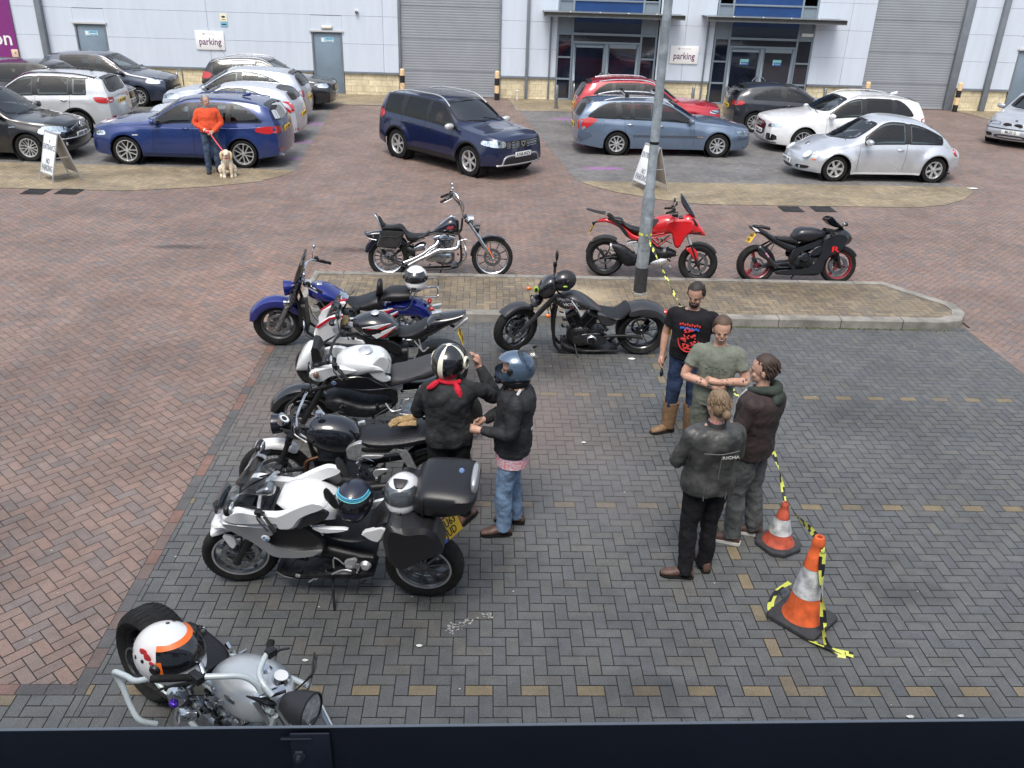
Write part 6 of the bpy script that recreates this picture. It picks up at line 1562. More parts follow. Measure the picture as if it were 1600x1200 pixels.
b_.plate('fairing', [(745, 290), (840, 250), (900, 262), (915, 290), (890, 335), (865, 370), (800, 395), (760, 440), (735, 525), (620, 525), (455, 520), (445, 500), (540, 490), (640, 490), (715, 430), (745, 380)], .10, .19, P_MB, True, inset=.04, sm=2)
b_.loft('nose', [(750, 275, 380, .13), (800, 240, 370, .16), (850, 222, 350, .15), (895, 245, 330, .11), (918, 280, 305, .05)], P_MB, e=.75)
b_.plate('windscreen', [(760, 172), (800, 150), (830, 175), (885, 235), (860, 230), (800, 215)], -.02, .10, glassmat('tinted_screen', (.25, .28, .30)), True, inset=.03)
b_.plate('side_scoop', [(690, 350), (750, 330), (735, 380), (700, 400), (665, 395)], .165, .182, BLKG, True)
b_.loft('seat', [(575, 290, 330, .10), (530, 275, 325, .12), (480, 275, 310, .12), (440, 270, 300, .11)], VINYL, e=.75)
b_.loft('tail_section', [(560, 320, 390, .09), (500, 300, 360, .10), (430, 268, 320, .10), (370, 235, 275, .09), (320, 215, 250, .07), (285, 208, 225, .04)], P_MB, e=.8)
b_.loft('pillion_pad', [(405, 215, 240, .08), (360, 205, 230, .10), (310, 205, 218, .07)], VINYL)
b_.plate('tail_flash', [(300, 220), (335, 232), (350, 250), (325, 248)], .07, .085, WHT, True, sm=0)
b_.tube('plate_hanger', [(330, 250, 0), (315, 270, 0), (300, 290, 0)], .012, BLK); b_.plate_no(b_.p(292, 285, 0), Matrix.Rotation(.55, 4, 'Y'))
b_.plate('frame_beam', [(545, 410), (555, 360), (620, 340), (745, 290), (755, 320), (690, 350), (600, 375), (575, 430)], .12, .145, P_MB, True)
b_.loft('engine', [(540, 380, 480, .12), (620, 370, 490, .15), (690, 385, 480, .14)], DARKMET, e=.7)
c_ = b_.p(630, 410, -.17); f = MB(); f.lathe([(.001, .03), (.06, .025), (.08, 0)], c_, (0, -1, 0), 24); f.build('clutch_cover', BLKG, b_.t)
b_.loft('silencer', [(465, 460, 475, .025), (430, 430, 465, .03), (395, 385, 430, .05), (350, 330, 400, .06), (335, 340, 375, .045)], BLKG, yc=-.17, pl=-.17); b_.tube('exhaust_pipe', [(465, 470, -.15), (430, 440, -.17), (410, 420, -.17)], .022, mat('titanium', (.3, .24, .16), .3, 1))
b_.plate('silencer_label', [(382, 383), (392, 380), (410, 405), (402, 412)], .225, .231, mat('label_pink', (.5, .2, .3), .4), sm=0, inset=.001)
b_.plate('subframe', [(370, 345), (435, 310), (442, 316), (385, 352)], .08, .10, BLK, True); b_.tube('subframe_strut', [(440, 320, -.09), (415, 370, -.09)], .008, BLK, True)
b_.loft('swingarm', [(332, 460, 480, .10), (430, 430, 470, .11), (520, 420, 470, .09)], DARKMET)
x1, z1 = b_.m(780, 250); b_.bars([(x1, .06, z1), (x1-.01, .12, z1+.01), (x1-.08, .30, z1-.02)], .013, DARKMET, .12)
b_.mirror((b_.m(840, 215)[0], .12, b_.m(840, 215)[1]), (b_.m(840, 200)[0], .26, b_.m(840, 190)[1]), (.035, .06, .035)); b_.clutter(b_.m(520, 430)[0], b_.m(700, 430)[0], .25, .55, 12, 8, (STEEL, DARKMET, BLK), .16)
c_ = b_.p(820, 360, -.196); f = MB(); f.text('R', .15, Matrix.Translation((c_[0], -.197, c_[2])) @ Matrix.Rotation(pi/2, 4, 'X') @ Matrix.Diagonal((1.5, .85, 1, 1))); f.build('fairing_letter', mat('letter_red', (.7, .02, .02), .4), b_.t)
b_.stand(0)
# ---------------------------------------------------------------- matt grey-black cruiser facing left
b_ = Bike('cruiser_motorcycle', 'matt grey and black muscle cruiser facing left in front of the island', (1.30, 10.66), pi, radians(-8), (760, 290, 4.139), 1)
P_VM = mat('satin_grey', (.048, .048, .054), .38, .45, coat=.3)
RF, RR = .325, .335; xf_ = b_.m(190, 940, .05)[0]; xr_ = b_.m(1000, 980, .07)[0]; SW = .55
ow = b_.wheel(xf_, RF, .14, 10, BLKG, .235, (1, 1), SW, (.012, .010), dr=.14); b_.wheel(xr_, RR, .26, 10, BLKG, .235, (1, 0), 0, (.014, .012), dr=.13)
b_.fender('front_mudguard', xf_, RF, RF+.02, .17, 50, 130, P_VM, .03, .02, steer=SW)
b_.fender('rear_mudguard', xr_, RR, RR+.035, .30, 55, 165, P_VM, .06, .04)
b_.loft('rear_section', [(925, 770, 830, .10), (1000, 758, 850, .14), (1080, 772, 850, .15), (1150, 800, 870, .14), (1200, 860, 890, .11)], P_VM, e=.7)
for sg in (-1, 1):
    A = V((xf_, sg*.12*cos(SW), RF)); tp = b_.m(435, 690); B = V((tp[0]-.02*sg*sin(SW), sg*.11, tp[1])); A.x -= sg*.12*sin(SW); md = A.lerp(B, .5)
    f = MB(); f.cyl(tuple(A), tuple(md), .030); o = f.build('fork_slider', P_VM, b_.t); f = MB(); f.cyl(tuple(md), tuple(B), .033); f.build('fork_tube', BLK, o)
b_.loft('fuel_tank', [(440, 700, 760, .08), (500, 680, 800, .14), (560, 668, 800, .155), (620, 690, 795, .15), (690, 740, 800, .12), (745, 800, 815, .05)], P_VM, e=.8)
b_.plate('tank_inlay', [(500, 760), (590, 765), (700, 800), (640, 808), (540, 800), (495, 780)], .13, .149, BLKG, True, sm=1)
c_ = b_.p(553, 772, .152); f = MB(); f.text('VICTORY', .052, Matrix.Translation((c_[0], .152, c_[2])) @ Matrix.Rotation(pi, 4, 'Z') @ Matrix.Rotation(pi/2, 4, 'X')); f.build('tank_lettering', WPL, b_.t)
c_ = b_.p(553, 790, .152); f = MB(); f.ell(c_, (.03, .002, .012), 8, 4); f.build('tank_badge', mat('badge_red', (.25, .03, .05), .4), b_.t)
b_.loft('seat', [(720, 790, 800, .08), (770, 790, 835, .14), (830, 800, 850, .17), (870, 770, 860, .18), (905, 745, 830, .17), (925, 765, 810, .12)], VINYL, e=.75)
b_.plate('side_panel', [(710, 830), (760, 835), (860, 885), (800, 915), (740, 910)], .08, .14, P_VM, True, inset=.02)
b_.vtwin(b_.m(610, 960, .05), 1.12, BLK, DARKMET, BLK, BLKG, (-26, 26), 8)
c_ = b_.p(680, 1000, .18); f = MB(); f.lathe([(.001, .02), (.055, .018), (.07, .004), (.075, -.02)], c_, (0, 1, 0), 28); f.build('engine_badge', CHROME, b_.t)
f = MB(); f.lathe([(.001, .024), (.052, .022)], c_, (0, 1, 0), 28); f.build('badge_face', DARKMET, b_.t)
b_.loft('belt_guard', [(760, 965, 985, .02), (900, 960, 985, .02), (1010, 975, 995, .02)], BLK, yc=.15, pl=.15); b_.loft('lower_cover', [(480, 960, 1050, .12), (560, 990, 1070, .15), (720, 1010, 1050, .16), (840, 1015, 1050, .14)], BLK)
b_.frame([b_.m(450, 750)[:2], b_.m(430, 900)[:2], b_.m(470, 1040)[:2], b_.m(720, 1060)[:2], b_.m(900, 960)[:2]], .022, BLK, .11)
b_.loft('screen_cowl', [(335, 640, 700, .10), (370, 585, 740, .13), (420, 565, 730, .13), (445, 590, 700, .10)], BLKG, e=.8)
f = MB(); c_ = b_.p(322, 672, .10); f.ell(c_, (.035, .012, .045), 14, 8); f.build('cowl_badge', mat('badge_lime', (.38, .55, .06), .5), b_.t)
f = MB(); f.ell((c_[0], c_[1]+.008, c_[2]), (.02, .010, .028), 12, 6); f.build('badge_core', BLK, b_.t)
c_ = b_.p(310, 745, .03); b_.lamp('headlamp', c_, (.85, .45, -.15), .085, .12, BLKG, REFL)
for q in (b_.p(275, 665, -.16), b_.p(398, 842, .20)): f = MB(); f.ell(q, (.035, .025, .028), 12, 8); f.build('indicator', ORL, b_.t)
x1, z1 = b_.m(480, 690)
b = MB(); b.tube([(x1+.06, -.36, z1+.10), (x1+.08, -.2, z1+.06), (x1+.03, 0, z1), (x1-.08, .18, z1+.02), (x1-.26, .34, z1+.0)], .013, 10, 4); ho = b.build('handlebar', BLK, b_.t)
for A, B in (((x1+.06, -.36, z1+.10), (x1+.05, -.47, z1+.12)), ((x1-.2, .30, z1+.01), (x1-.32, .38, z1-.01))): b = MB(); b.cyl(A, B, .018, .018); b.build('grip', RUB, ho)
b = MB(); b.tube([(x1-.12, .25, z1+.02), (x1-.17, .34, z1-.02), (x1-.25, .40, z1-.10)], .007, 6, 3); b.build('lever', ALU, ho)
q = b_.p(455, 480, -.42); b = MB(); b.tube([(x1+.06, -.36, z1+.10), tuple((V(q)+V((x1+.06, -.36, z1+.10)))/2), q], .007); b.build('mirror_stem', BLK, ho); b = MB(); b.ell((q[0], q[1], q[2]+.06), (.022, .05, .075)); b.build('mirror', BLK, ho)
b = MB(); b.box((q[0]+.02, q[1]+.03, q[2]-.05), (.05, .05, .06)); b.build('switchgear', BLK, ho, bevel=.008)
b_.cables((x1, .2, z1), (x1+.1, .06, z1-.35), 5, .005, 4); b_.clutter(b_.m(480, 980)[0]-.0, b_.m(760, 980)[0], .18, .5, 14, 9, (BLK, DARKMET, BLKG), .17)
f = MB(); c_ = b_.p(1160, 825, .03); f.ell(c_, (.09, .05, .05), 12, 8); f.build('tail_light', REDL, b_.t)
f = MB(); f.ell(b_.p(1168, 910, .12), (.03, .02, .03), 10, 6); f.build('indicator', ORL, b_.t)
b_.plate_no(b_.p(1185, 925, 0), Matrix.Rotation(.2, 4, 'Y')); b_.stand(b_.m(555, 1050)[0]-.0, .22, .26)
sc_ = b_.M @ V((b_.m(505, 680)[0], .0, b_.m(505, 668)[1]))
def grn(t, so_, surf):
    for th, ph in ((1.9, 1.15),): p = surf(th, ph, 1.01); b = MB(); b.ell(tuple(p), (.03, .012, .012), 10, 6, Matrix.Rotation(ph-pi/2, 3, 'Z')); b.build('sticker', mat('badge_lime', (.38, .55, .06), .5), so_)
helmet('motorcycle_helmet', 'matt black helmet with a lime sticker on the tank of the matt grey cruiser', (sc_.x, sc_.y, sc_.z-.01), (0, 0, radians(-150)), mat('helmet_matt', (.016, .016, .018), .5), BLKG, 1.0, band=grn)
# ---------------------------------------------------------------- blue cruiser facing left
b_ = Bike('cruiser_motorcycle', 'metallic blue touring cruiser with screen and chrome rack, furthest back on the left', (-1.90, 10.72), pi+.02, radians(-8), (370, 280, 3.478), 1)
P_BC = paint('cobalt', (.012, .022, .20), .45, .2, 0)
RF = .325; xf_ = b_.m(222, 790, .07)[0]; xr_ = xf_-1.68
b_.wheel(xf_, RF, .15, 5, mat('rim_dull', (.12, .12, .125), .45, .6), .215, (1, 1), .08, (.07, .05), dr=.15); b_.wheel(xr_, .315, .20, 5, STEEL, .2, (1, 0))
b_.fender('front_mudguard', xf_, RF, RF+.03, .20, 15, 150, P_BC, .07, .035, steer=.08)
tp = b_.m(335, 560); b_.fork(xf_, tp, RF, .12, .026, .034, CHROME, STEEL, .5)
b_.fender('rear_mudguard', xr_, .315, .36, .26, 25, 165, P_BC, .10, .05)
b_.loft('fuel_tank', [(395, 560, 640, .09), (440, 545, 660, .16), (500, 560, 670, .18), (560, 600, 665, .15), (605, 635, 655, .08)], P_BC, e=.8)
b_.loft('tank_filler', [(425, 556, 585, .04), (445, 552, 592, .055), (465, 558, 595, .04)], CHROME)
f = MB(); c_ = b_.p(385, 560, 0); f.lathe([(.001, .02), (.05, .018), (.065, 0), (.05, -.05)], c_, (-.4, 0, 1), 24); f.build('speedometer', CHROME, b_.t); f = MB(); f.lathe([(.001, .024), (.045, .022)], c_, (-.4, 0, 1), 24); f.build('dial', WPL, b_.t)
b_.loft('rider_seat', [(605, 640, 670, .09), (650, 640, 700, .16), (710, 620, 715, .18), (770, 600, 715, .18), (800, 660, 710, .14)], VINYL, e=.75)
b_.loft('rider_backrest', [(758, 600, 635, .07), (768, 540, 635, .10), (785, 535, 630, .10), (792, 560, 620, .08)], VINYL)
b_.loft('pillion_seat', [(785, 610, 655, .12), (830, 580, 665, .15), (890, 575, 665, .16), (940, 580, 655, .14)], VINYL, e=.8)
b_.loft('side_cover', [(800, 665, 730, .13), (880, 660, 740, .14), (1000, 660, 750, .13)], P_BC); b_.tube('chrome_rail', [(820, 700, .17), (920, 705, .17), (960, 640, .16), (975, 610, .14)], .010, CHROME, True)
b_.tube('luggage_rack', [(960, 640, .12), (1000, 640, .14), (1085, 640, .13), (1092, 625, .1), (1092, 625, 0)], .009, CHROME, True); b_.tube('luggage_rack', [(1000, 600, .13), (1060, 585, .13), (1090, 592, .12), (1092, 625, .12)], .008, CHROME, True)
for u in (1020, 1050, 1078): b_.tube('rack_bar', [(u, 632, -.12), (u, 632, .12)], .006, CHROME)
b_.lamp('headlamp', b_.p(262, 590, 0), (1, .15, -.05), .10, .16, P_BC, REFL); b_.lamp('fog_lamp', b_.p(262, 672, .14), (1, .1, 0), .04, .06, CHROME); 
b_.plate('windscreen', [(345, 445), (358, 450), (345, 600), (310, 690), (285, 720), (275, 700), (310, 540)], -.015, .20, SCREEN, True, inset=.05)
x1, z1 = b_.m(360, 530)
b_.bars([(x1+.03, 0, z1), (x1, .12, z1+.04), (x1-.04, .24, z1+.10), (x1-.15, .36, z1+.06), (x1-.28, .40, z1+.0)], .013)
b_.mirror((x1-.08, .33, z1+.1), (x1-.1, .40, z1+.24), (.015, .05, .035), CHROME)
b_.vtwin((xf_-.72, .42), 1.1, ALU, DARKMET, BLK, CHROME, (-25, 25)); b_.frame([(xf_-.28, .80), (xf_-.36, .45), (xf_-.45, .2), (xf_-1.1, .2), (xr_, .32)], .02, BLK, .12); b_.tube('crash_bar', [(360, 740, .1), (365, 780, .22), (370, 850, .30), (410, 870, .24)], .012, CHROME, True)
b_.loft('radiator', [(345, 640, 800, .14), (385, 640, 830, .14)], BLK, e=.5); b_.cables((x1, .3, z1+.05), (x1+.05, .06, z1-.2), 5, .005, 2); b_.clutter(xf_-1.05, xf_-.45, .3, .75, 12, 12, (BLK, DARKMET, CHROME), .16)
for u, sg in ((1060, 1),): f = MB(); f.ell(b_.p(u, 705, .16), (.03, .025, .025)); f.build('indicator', REDL, b_.t)
f = MB(); f.ell(b_.p(1048, 660, .0), (.03, .06, .04)); f.build('tail_light', REDL, b_.t); f = MB(); f.cyl(b_.p(1040, 690, .12), b_.p(1046, 720, .12), .02); f.build('indicator_stem', CHROME, b_.t); b_.stand(.1)
q = b_.M @ V((*b_.p(975, 598, 0),)); helmet('motorcycle_helmet', 'white helmet with dark visor on the rear of the blue cruiser', (q.x, q.y, q.z), (0, 0, radians(-95)), mat('helmet_white', (.72, .72, .72), .2, coat=1), BLKG, 1.22)
# ---------------------------------------------------------------- black, white and red sports bike
b_ = Bike('sports_motorcycle', 'black sports motorcycle with white and red flashes between the blue cruiser and the white roadster', (-1.28, 9.42), pi+.02, radians(-8), (370, 280, 3.478), 1)
P_HB = paint('gloss_black', (.008, .008, .010), .1, .15, 0); P_HW = paint('gloss_white', (.68, .68, .69), 0, .2, 0)
xr_ = b_.m(1110, 965, .0)[0]; xf_ = xr_+1.40; R_ = .31
b_.wheel(xf_, R_, .12, 5, DARKMET, .22, (1, 1)); b_.wheel(xr_, R_+.01, .19, 5, DARKMET, .22, (1, 0)); b_.fork(xf_, (xf_-.32, .92), R_, .10, .024, .026, STEEL, BLK, .5, True)
b_.fender('rear_hugger', xr_, R_, R_+.03, .20, 40, 150, BLK, .04, .015)
b_.loft('fuel_tank', [(635, 745, 800, .10), (690, 718, 850, .16), (760, 708, 870, .18), (830, 730, 868, .165), (880, 775, 850, .10)], P_HB, e=.8)
for P in ([(680, 810), (835, 785), (760, 815)], [(735, 850), (865, 800), (830, 830), (760, 868)], [(560, 880), (640, 868), (600, 890)]): b_.plate('white_flash', P, .168, .178, P_HW, True, sm=0, inset=.002); 
for P in ([(700, 820), (845, 786), (790, 818)], [(745, 858), (868, 806), (800, 862)]): b_.plate('red_flash', P, .166, .1745, mat('flash_red', (.5, .01, .02), .3, coat=1), True, sm=0, inset=.001)
f = MB(); c_ = b_.p(752, 738, .0); c_ = (c_[0], c_[1], c_[2]+.035); f.lathe([(.001, .012), (.035, .01), (.05, 0)], c_, (.1, .1, 1), 24); f.build('tank_filler', ALU, b_.t); f = MB(); c_ = b_.p(750, 783, .10); f.lathe([(.001, .004), (.028, .003)], c_, (.1, .75, .65), 18); f.build('tank_badge', WPL, b_.t)
b_.loft('seat', [(870, 815, 845, .09), (920, 800, 862, .13), (980, 775, 870, .14), (1020, 752, 850, .14), (1035, 750, 820, .12)], VINYL, e=.75)
b_.loft('tail_section', [(1000, 790, 870, .10), (1060, 730, 850, .12), (1140, 718, 800, .12), (1210, 712, 770, .09), (1245, 708, 730, .05)], P_HB, e=.75)
b_.plate('tail_vent', [(1060, 730), (1110, 722), (1100, 745), (1065, 748)], .06, .11, ALU, True, sm=0)
b_.loft('nose', [(570, 745, 880, .14), (520, 755, 880, .15), (460, 790, 870, .13), (425, 810, 850, .08)], P_HW, e=.75)
b_.plate('fairing', [(420, 810), (510, 755), (575, 745), (560, 770), (500, 800), (540, 870), (680, 880), (700, 905), (560, 905), (430, 880)], .12, .19, P_HW, True, inset=.03)
b_.plate('red_edge', [(425, 805), (500, 755), (578, 740), (578, 750), (505, 768), (440, 812)], .192, .20, mat('flash_red', (.5, .01, .02), .3, coat=1), True, sm=0, inset=.001)
b_.plate('windscreen', [(470, 790), (520, 690), (545, 700), (570, 745), (520, 760)], -.01, .10, SCREEN, True, inset=.03)
x1, z1 = b_.m(600, 770); b_.bars([(x1, .06, z1), (x1-.02, .14, z1+.01), (x1-.10, .34, z1-.02)], .014, DARKMET, .12); f = MB(); f.box((x1+.02, 0, z1), (.08, .22, .03)); f.build('yoke', mat('gold', (.25, .18, .07), .4, .8), b_.t, bevel=.008)
b_.mirror((x1+.1, .12, z1+.05), (x1+.12, .28, z1+.14), (.04, .06, .03))
b_.loft('engine', [(560, 900, 1000, .12), (700, 880, 1080, .16), (850, 880, 1060, .15), (930, 880, 1000, .11)], DARKMET, e=.7); b_.plate('frame_beam', [(640, 830), (700, 870), (840, 880), (900, 920), (880, 960), (800, 920), (660, 900)], .12, .15, BLK, True)
b_.tube('footrest_hanger', [(965, 880, .13), (1010, 935, .15)], .009, ALU, True); b_.tube('footrest_hanger', [(990, 870, .13), (1010, 935, .15), (1040, 915, .19)], .009, ALU, True)
b_.loft('silencer', [(1180, 800, 830, .03), (1230, 755, 790, .035), (1255, 742, 770, .03)], ALU, yc=.06, pl=.06); b_.plate_no(b_.p(1218, 845, 0), Matrix.Rotation(.35, 4, 'Y')); b_.tube('plate_hanger', [(1160, 790, 0), (1200, 810, 0)], .02, BLK)
b_.cables((x1, .2, z1), (x1+.1, .06, z1-.3), 4, .005, 6); b_.clutter(xr_+.35, xr_+.95, .3, .62, 10, 15, (BLK, DARKMET, STEEL), .15); b_.stand(.1)
# ---------------------------------------------------------------- white naked roadster
b_ = Bike('roadster_motorcycle', 'white and black naked roadster with broad grey seat, third in the left row', (-1.50, 8.22), pi+.03, radians(-9), (380, 470, 4.), 1)
xf_ = b_.m(345, 660, .0)[0]-.05; xr_ = xf_-1.56; R_ = .312
b_.wheel(xf_, R_, .12, 5, DARKMET, .22, (1, 1), .1); b_.wheel(xr_, R_+.01, .19, 5, DARKMET, .22, (1, 0)); b_.fork(xf_, (xf_-.36, .93), R_, .11, .026, .03, BLK, BLK, .5)
b_.fender('front_mudguard', xf_, R_, R_+.03, .17, 20, 165, P_HB, .05, .03, steer=.1)
P_KW = paint('pearl_white', (.66, .69, .70), .1, .25, .05)
b_.loft('fuel_tank', [(590, 330, 450, .10), (640, 290, 470, .16), (720, 272, 470, .20), (800, 280, 440, .21), (870, 305, 430, .20), (915, 360, 440, .15), (925, 400, 440, .09)], P_KW, e=.8)
b_.plate('tank_side', [(770, 440), (845, 352), (885, 345), (920, 400), (880, 470), (930, 500), (880, 515), (820, 490)], .13, .185, P_KW, False, inset=.012)
b_.plate('side_fairing', [(400, 460), (470, 430), (560, 410), (640, 430), (730, 440), (640, 462), (540, 480), (480, 515), (430, 500)], .15, .205, P_KW, True, inset=.015)
b_.loft('headlamp_cowl', [(450, 245, 400, .10), (420, 240, 430, .14), (385, 270, 440, .145), (350, 330, 430, .13), (338, 380, 425, .09)], P_KW, e=.75)
b_.plate('dash_recess', [(420, 290), (470, 300), (500, 390), (430, 400)], .0, .12, BLK, True)
b_.plate('headlamp', [(332, 405), (360, 400), (400, 440), (380, 455), (340, 440)], .02, .12, BLKG, True)
f = MB(); c_ = b_.p(765, 330, 0); f.lathe([(.001, .012), (.05, .01), (.07, .0)], (c_[0], 0, c_[2]+.045), (.05, .1, 1), 24); f.build('tank_filler', ALU, b_.t)
M_GS = mat('grey_seat', (.035, .035, .038), .6, bump=.35, bscale=60)
b_.loft('seat', [(885, 470, 520, .12), (930, 400, 530, .16), (1000, 390, 510, .18), (1080, 365, 490, .18), (1160, 335, 480, .17), (1240, 320, 440, .15), (1330, 320, 400, .10)], M_GS, e=.75)
b_.loft('tail_section', [(1000, 500, 540, .12), (1150, 480, 520, .12), (1300, 400, 460, .10), (1400, 370, 410, .06)], P_HB)
b_.loft('engine', [(520, 560, 660, .12), (620, 530, 710, .17), (760, 560, 720, .19), (880, 560, 700, .17), (960, 560, 640, .12)], DARKMET, e=.65); b_.plate('engine_trim', [(540, 490), (760, 470), (870, 530), (940, 545), (780, 560), (640, 550), (560, 540)], .16, .20, BLKG, True)
b_.plate('frame_plate', [(640, 545), (760, 560), (960, 540), (970, 640), (940, 650), (920, 590), (760, 580)], .18, .205, DARKMET, True); f = MB(); f.lathe([(.001, .006), (.022, .005), (.026, 0)], b_.p(568, 515, .21), (0, 1, 0), 20); f.build('roundel', mat('roundel_blue', (.12, .18, .30), .3), b_.t)
b_.tube('footrest_hanger', [(890, 640, .2), (930, 690, .24), (990, 680, .25)], .009, ALU, True); b_.plate('heel_plate', [(1000, 620), (1045, 610), (1000, 680), (985, 680)], .20, .22, ALU, True); b_.loft('swingarm', [(980, 650, 680, .12), (1120, 660, 700, .12), (1250, 690, 730, .10)], STEEL)
x1, z1 = b_.m(560, 310); b_.bars([(x1+.02, 0, z1), (x1, .12, z1+.03), (x1-.05, .28, z1+.01), (x1-.18, .42, z1-.06)], .014, BLK)
b_.mirror((x1-.04, .30, z1+.02), (x1-.02, .42, z1+.17), (.03, .07, .04)); b_.cables((x1, .25, z1+.02), (x1+.15, .06, z1-.2), 5, .006, 9); b_.clutter(xr_+.45, xf_-.35, .22, .6, 14, 19, (BLK, DARKMET, STEEL), .19); b_.stand(.1)
f = MB(); f.ell(b_.p(455, 465, .24), (.03, .03, .04)); f.build('indicator', mat('ind_smoke', (.15, .08, .05), .2, coat=1), b_.t)
# ---------------------------------------------------------------- black classic roadster
b_ = Bike('classic_motorcycle', 'black classic twin with round gauges and white front mudguard, tan gloves on its seat', (-1.42, 7.02), pi+.02, radians(-9), (300, 640, 3.3333), 1)
R_ = .335; xf_ = b_.m(440, 330, .0)[0]; xr_ = xf_-1.48
b_.wheel(xf_, R_, .11, 0, STEEL, .245, (1, 1), .08, wire=36, dr=.15); b_.wheel(xr_, .32, .15, 0, STEEL, .22, (1, 0), wire=36)
b_.fender('front_mudguard', xf_, R_, R_+.03, .13, 68, 128, P_HW, .03, .03, steer=.08); b_.fork(xf_, b_.m(525, 95), R_, .10, .024, .03, BLK, BLK, .5)
P_TB = paint('classic_black', (.010, .011, .016), .2, .12, 0)
b_.loft('fuel_tank', [(595, 60, 150, .09), (640, 25, 200, .14), (720, 12, 235, .165), (800, 25, 235, .16), (860, 60, 215, .13), (885, 100, 190, .08)], P_TB, e=.85)
f = MB(); c_ = b_.p(665, 22, 0); f.lathe([(.001, .03), (.03, .026), (.045, 0)], c_, (.1, 0, 1), 24); f.build('tank_filler', CHROME, b_.t)
b_.loft('seat', [(870, 100, 150, .11), (930, 88, 190, .15), (1020, 80, 195, .17), (1120, 70, 185, .17), (1220, 62, 165, .15), (1320, 62, 150, .13), (1400, 70, 130, .09)], VINYL, e=.75)
b_.loft('engine', [(620, 250, 360, .10), (680, 240, 400, .15), (800, 260, 420, .17), (900, 290, 420, .16), (980, 310, 400, .11)], BLK, e=.65)
f = MB()
for k in range(8): c_ = b_.p(730, 225+k*12, 0); f.box(c_, (.25, .24, .008))
f.build('cylinder_fins', DARKMET, b_.t)
b_.plate('side_panel', [(800, 200), (880, 170), (888, 190), (860, 255), (810, 262)], .13, .17, ALU, True); b_.plate('injector_cover', [(880, 240), (1000, 240), (985, 255), (890, 258)], .14, .165, ALU, True); b_.plate('seat_rail_cover', [(880, 205), (1050, 205), (1020, 228), (890, 225)], .13, .15, BLK, True)
b_.tube('exhaust_pipe', [(655, 250, .12), (600, 270, .15), (595, 320, .16), (650, 370, .16), (700, 395, .17)], .02, RUST, True, n=12); b_.tube('silencer', [(700, 395, .17), (800, 410, .17, .024), (1000, 400, .2, .038), (1280, 370, .22, .034)], .022, BLK, True, n=12)
b_.plate('shock_absorber', [(1060, 205), (1120, 215), (1180, 330), (1150, 340)], .13, .16, ALU, True); b_.fender('rear_mudguard', xr_, .32, .37, .16, 40, 150, P_TB, .04, .03)
f = MB(); f.sec([(.0, .09, -.09, .09), (.06, .10, -.10, .10), (.10, .09, -.09, .09)], 16, 2); hl = b_.lamp('headlamp', b_.p(430, 75, 0), (1, 0, -.1), .095, .15, P_TB, REFL)
for yy, v in ((-.06, 42), (.06, 48)):
    c_ = b_.p(478, v, yy); f = MB(); f.lathe([(.045, -.05), (.052, -.01), (.052, .012), (.044, .014)], c_, (-.55, 0, .83), 24); g = f.build('gauge', CHROME, b_.t); f = MB(); f.lathe([(.001, .008), (.046, .008)], c_, (-.55, 0, .83), 24); f.build('dial', WPL, g)
    f = MB(); f.lathe([(.001, .0095), (.026, .0095)], c_, (-.55, 0, .83), 20); f.build('dial_face', BLK, g)
x1, z1 = b_.m(560, 30); b_.bars([(x1+.02, 0, z1), (x1, .12, z1+.03), (x1-.04, .30, z1+.05), (x1-.17, .40, z1+.03)], .013, CHROME)
b_.mirror((x1-.06, .34, z1+.06), (x1-.04, .44, z1+.22), (.012, .05, .05)); b_.cables((x1, .3, z1+.05), (x1+.12, .05, z1-.15), 5, .005, 11); b_.clutter(xr_+.4, xf_-.4, .25, .6, 14, 23, (BLK, DARKMET, CHROME), .17); b_.stand(.1)
b_.frame([(xf_-.35, .85), (xf_-.40, .50), (xf_-.45, .28), (xf_-1.0, .25)], .018, BLK, .1); b_.plate('heel_guard', [(940, 330), (960, 312), (1020, 310), (1020, 320), (950, 360)], .18, .195, ALU, True)
# gloves on the seat
gm = mat('glove_tan', (.33, .22, .10), .8, bump=.5, bscale=50, var=.3, vscale=30)
q0 = b_.M @ V(b_.p(1075, 80, 0)); gl = thing('glove_pair', 'pair of tan leather gloves lying on the seat of the black classic twin', 'gloves', tuple(q0), .1)
for k, (dx, dy, a) in enumerate(((0, 0, .0), (.02, .03, .5))):
    g = MB(); g.sec([(-.01, .025+.02*k, .0, .04), (.05, .035+.02*k, .002, .055), (.10, .03+.02*k, .004, .045), (.16, .028+.02*k, .0, .05)], 12, 2)
    for j in range(4): g.tube([(-.01, -.03+.02*j, .015+.02*k), (-.05, -.035+.023*j, .02+.02*k), (-.09+abs(j-1.5)*.012, -.04+.026*j, .005+.02*k)], .010, 7, 2)
    g.tube([(.05, .045, .015), (.03, .075, .02), (.0, .085, .008)], .011, 7, 2); g.v = [tuple(Matrix.Rotation(a, 3, 'Z') @ V(v)+V((dx, dy, 0))) for v in g.v]; g.build('glove', gm, gl)
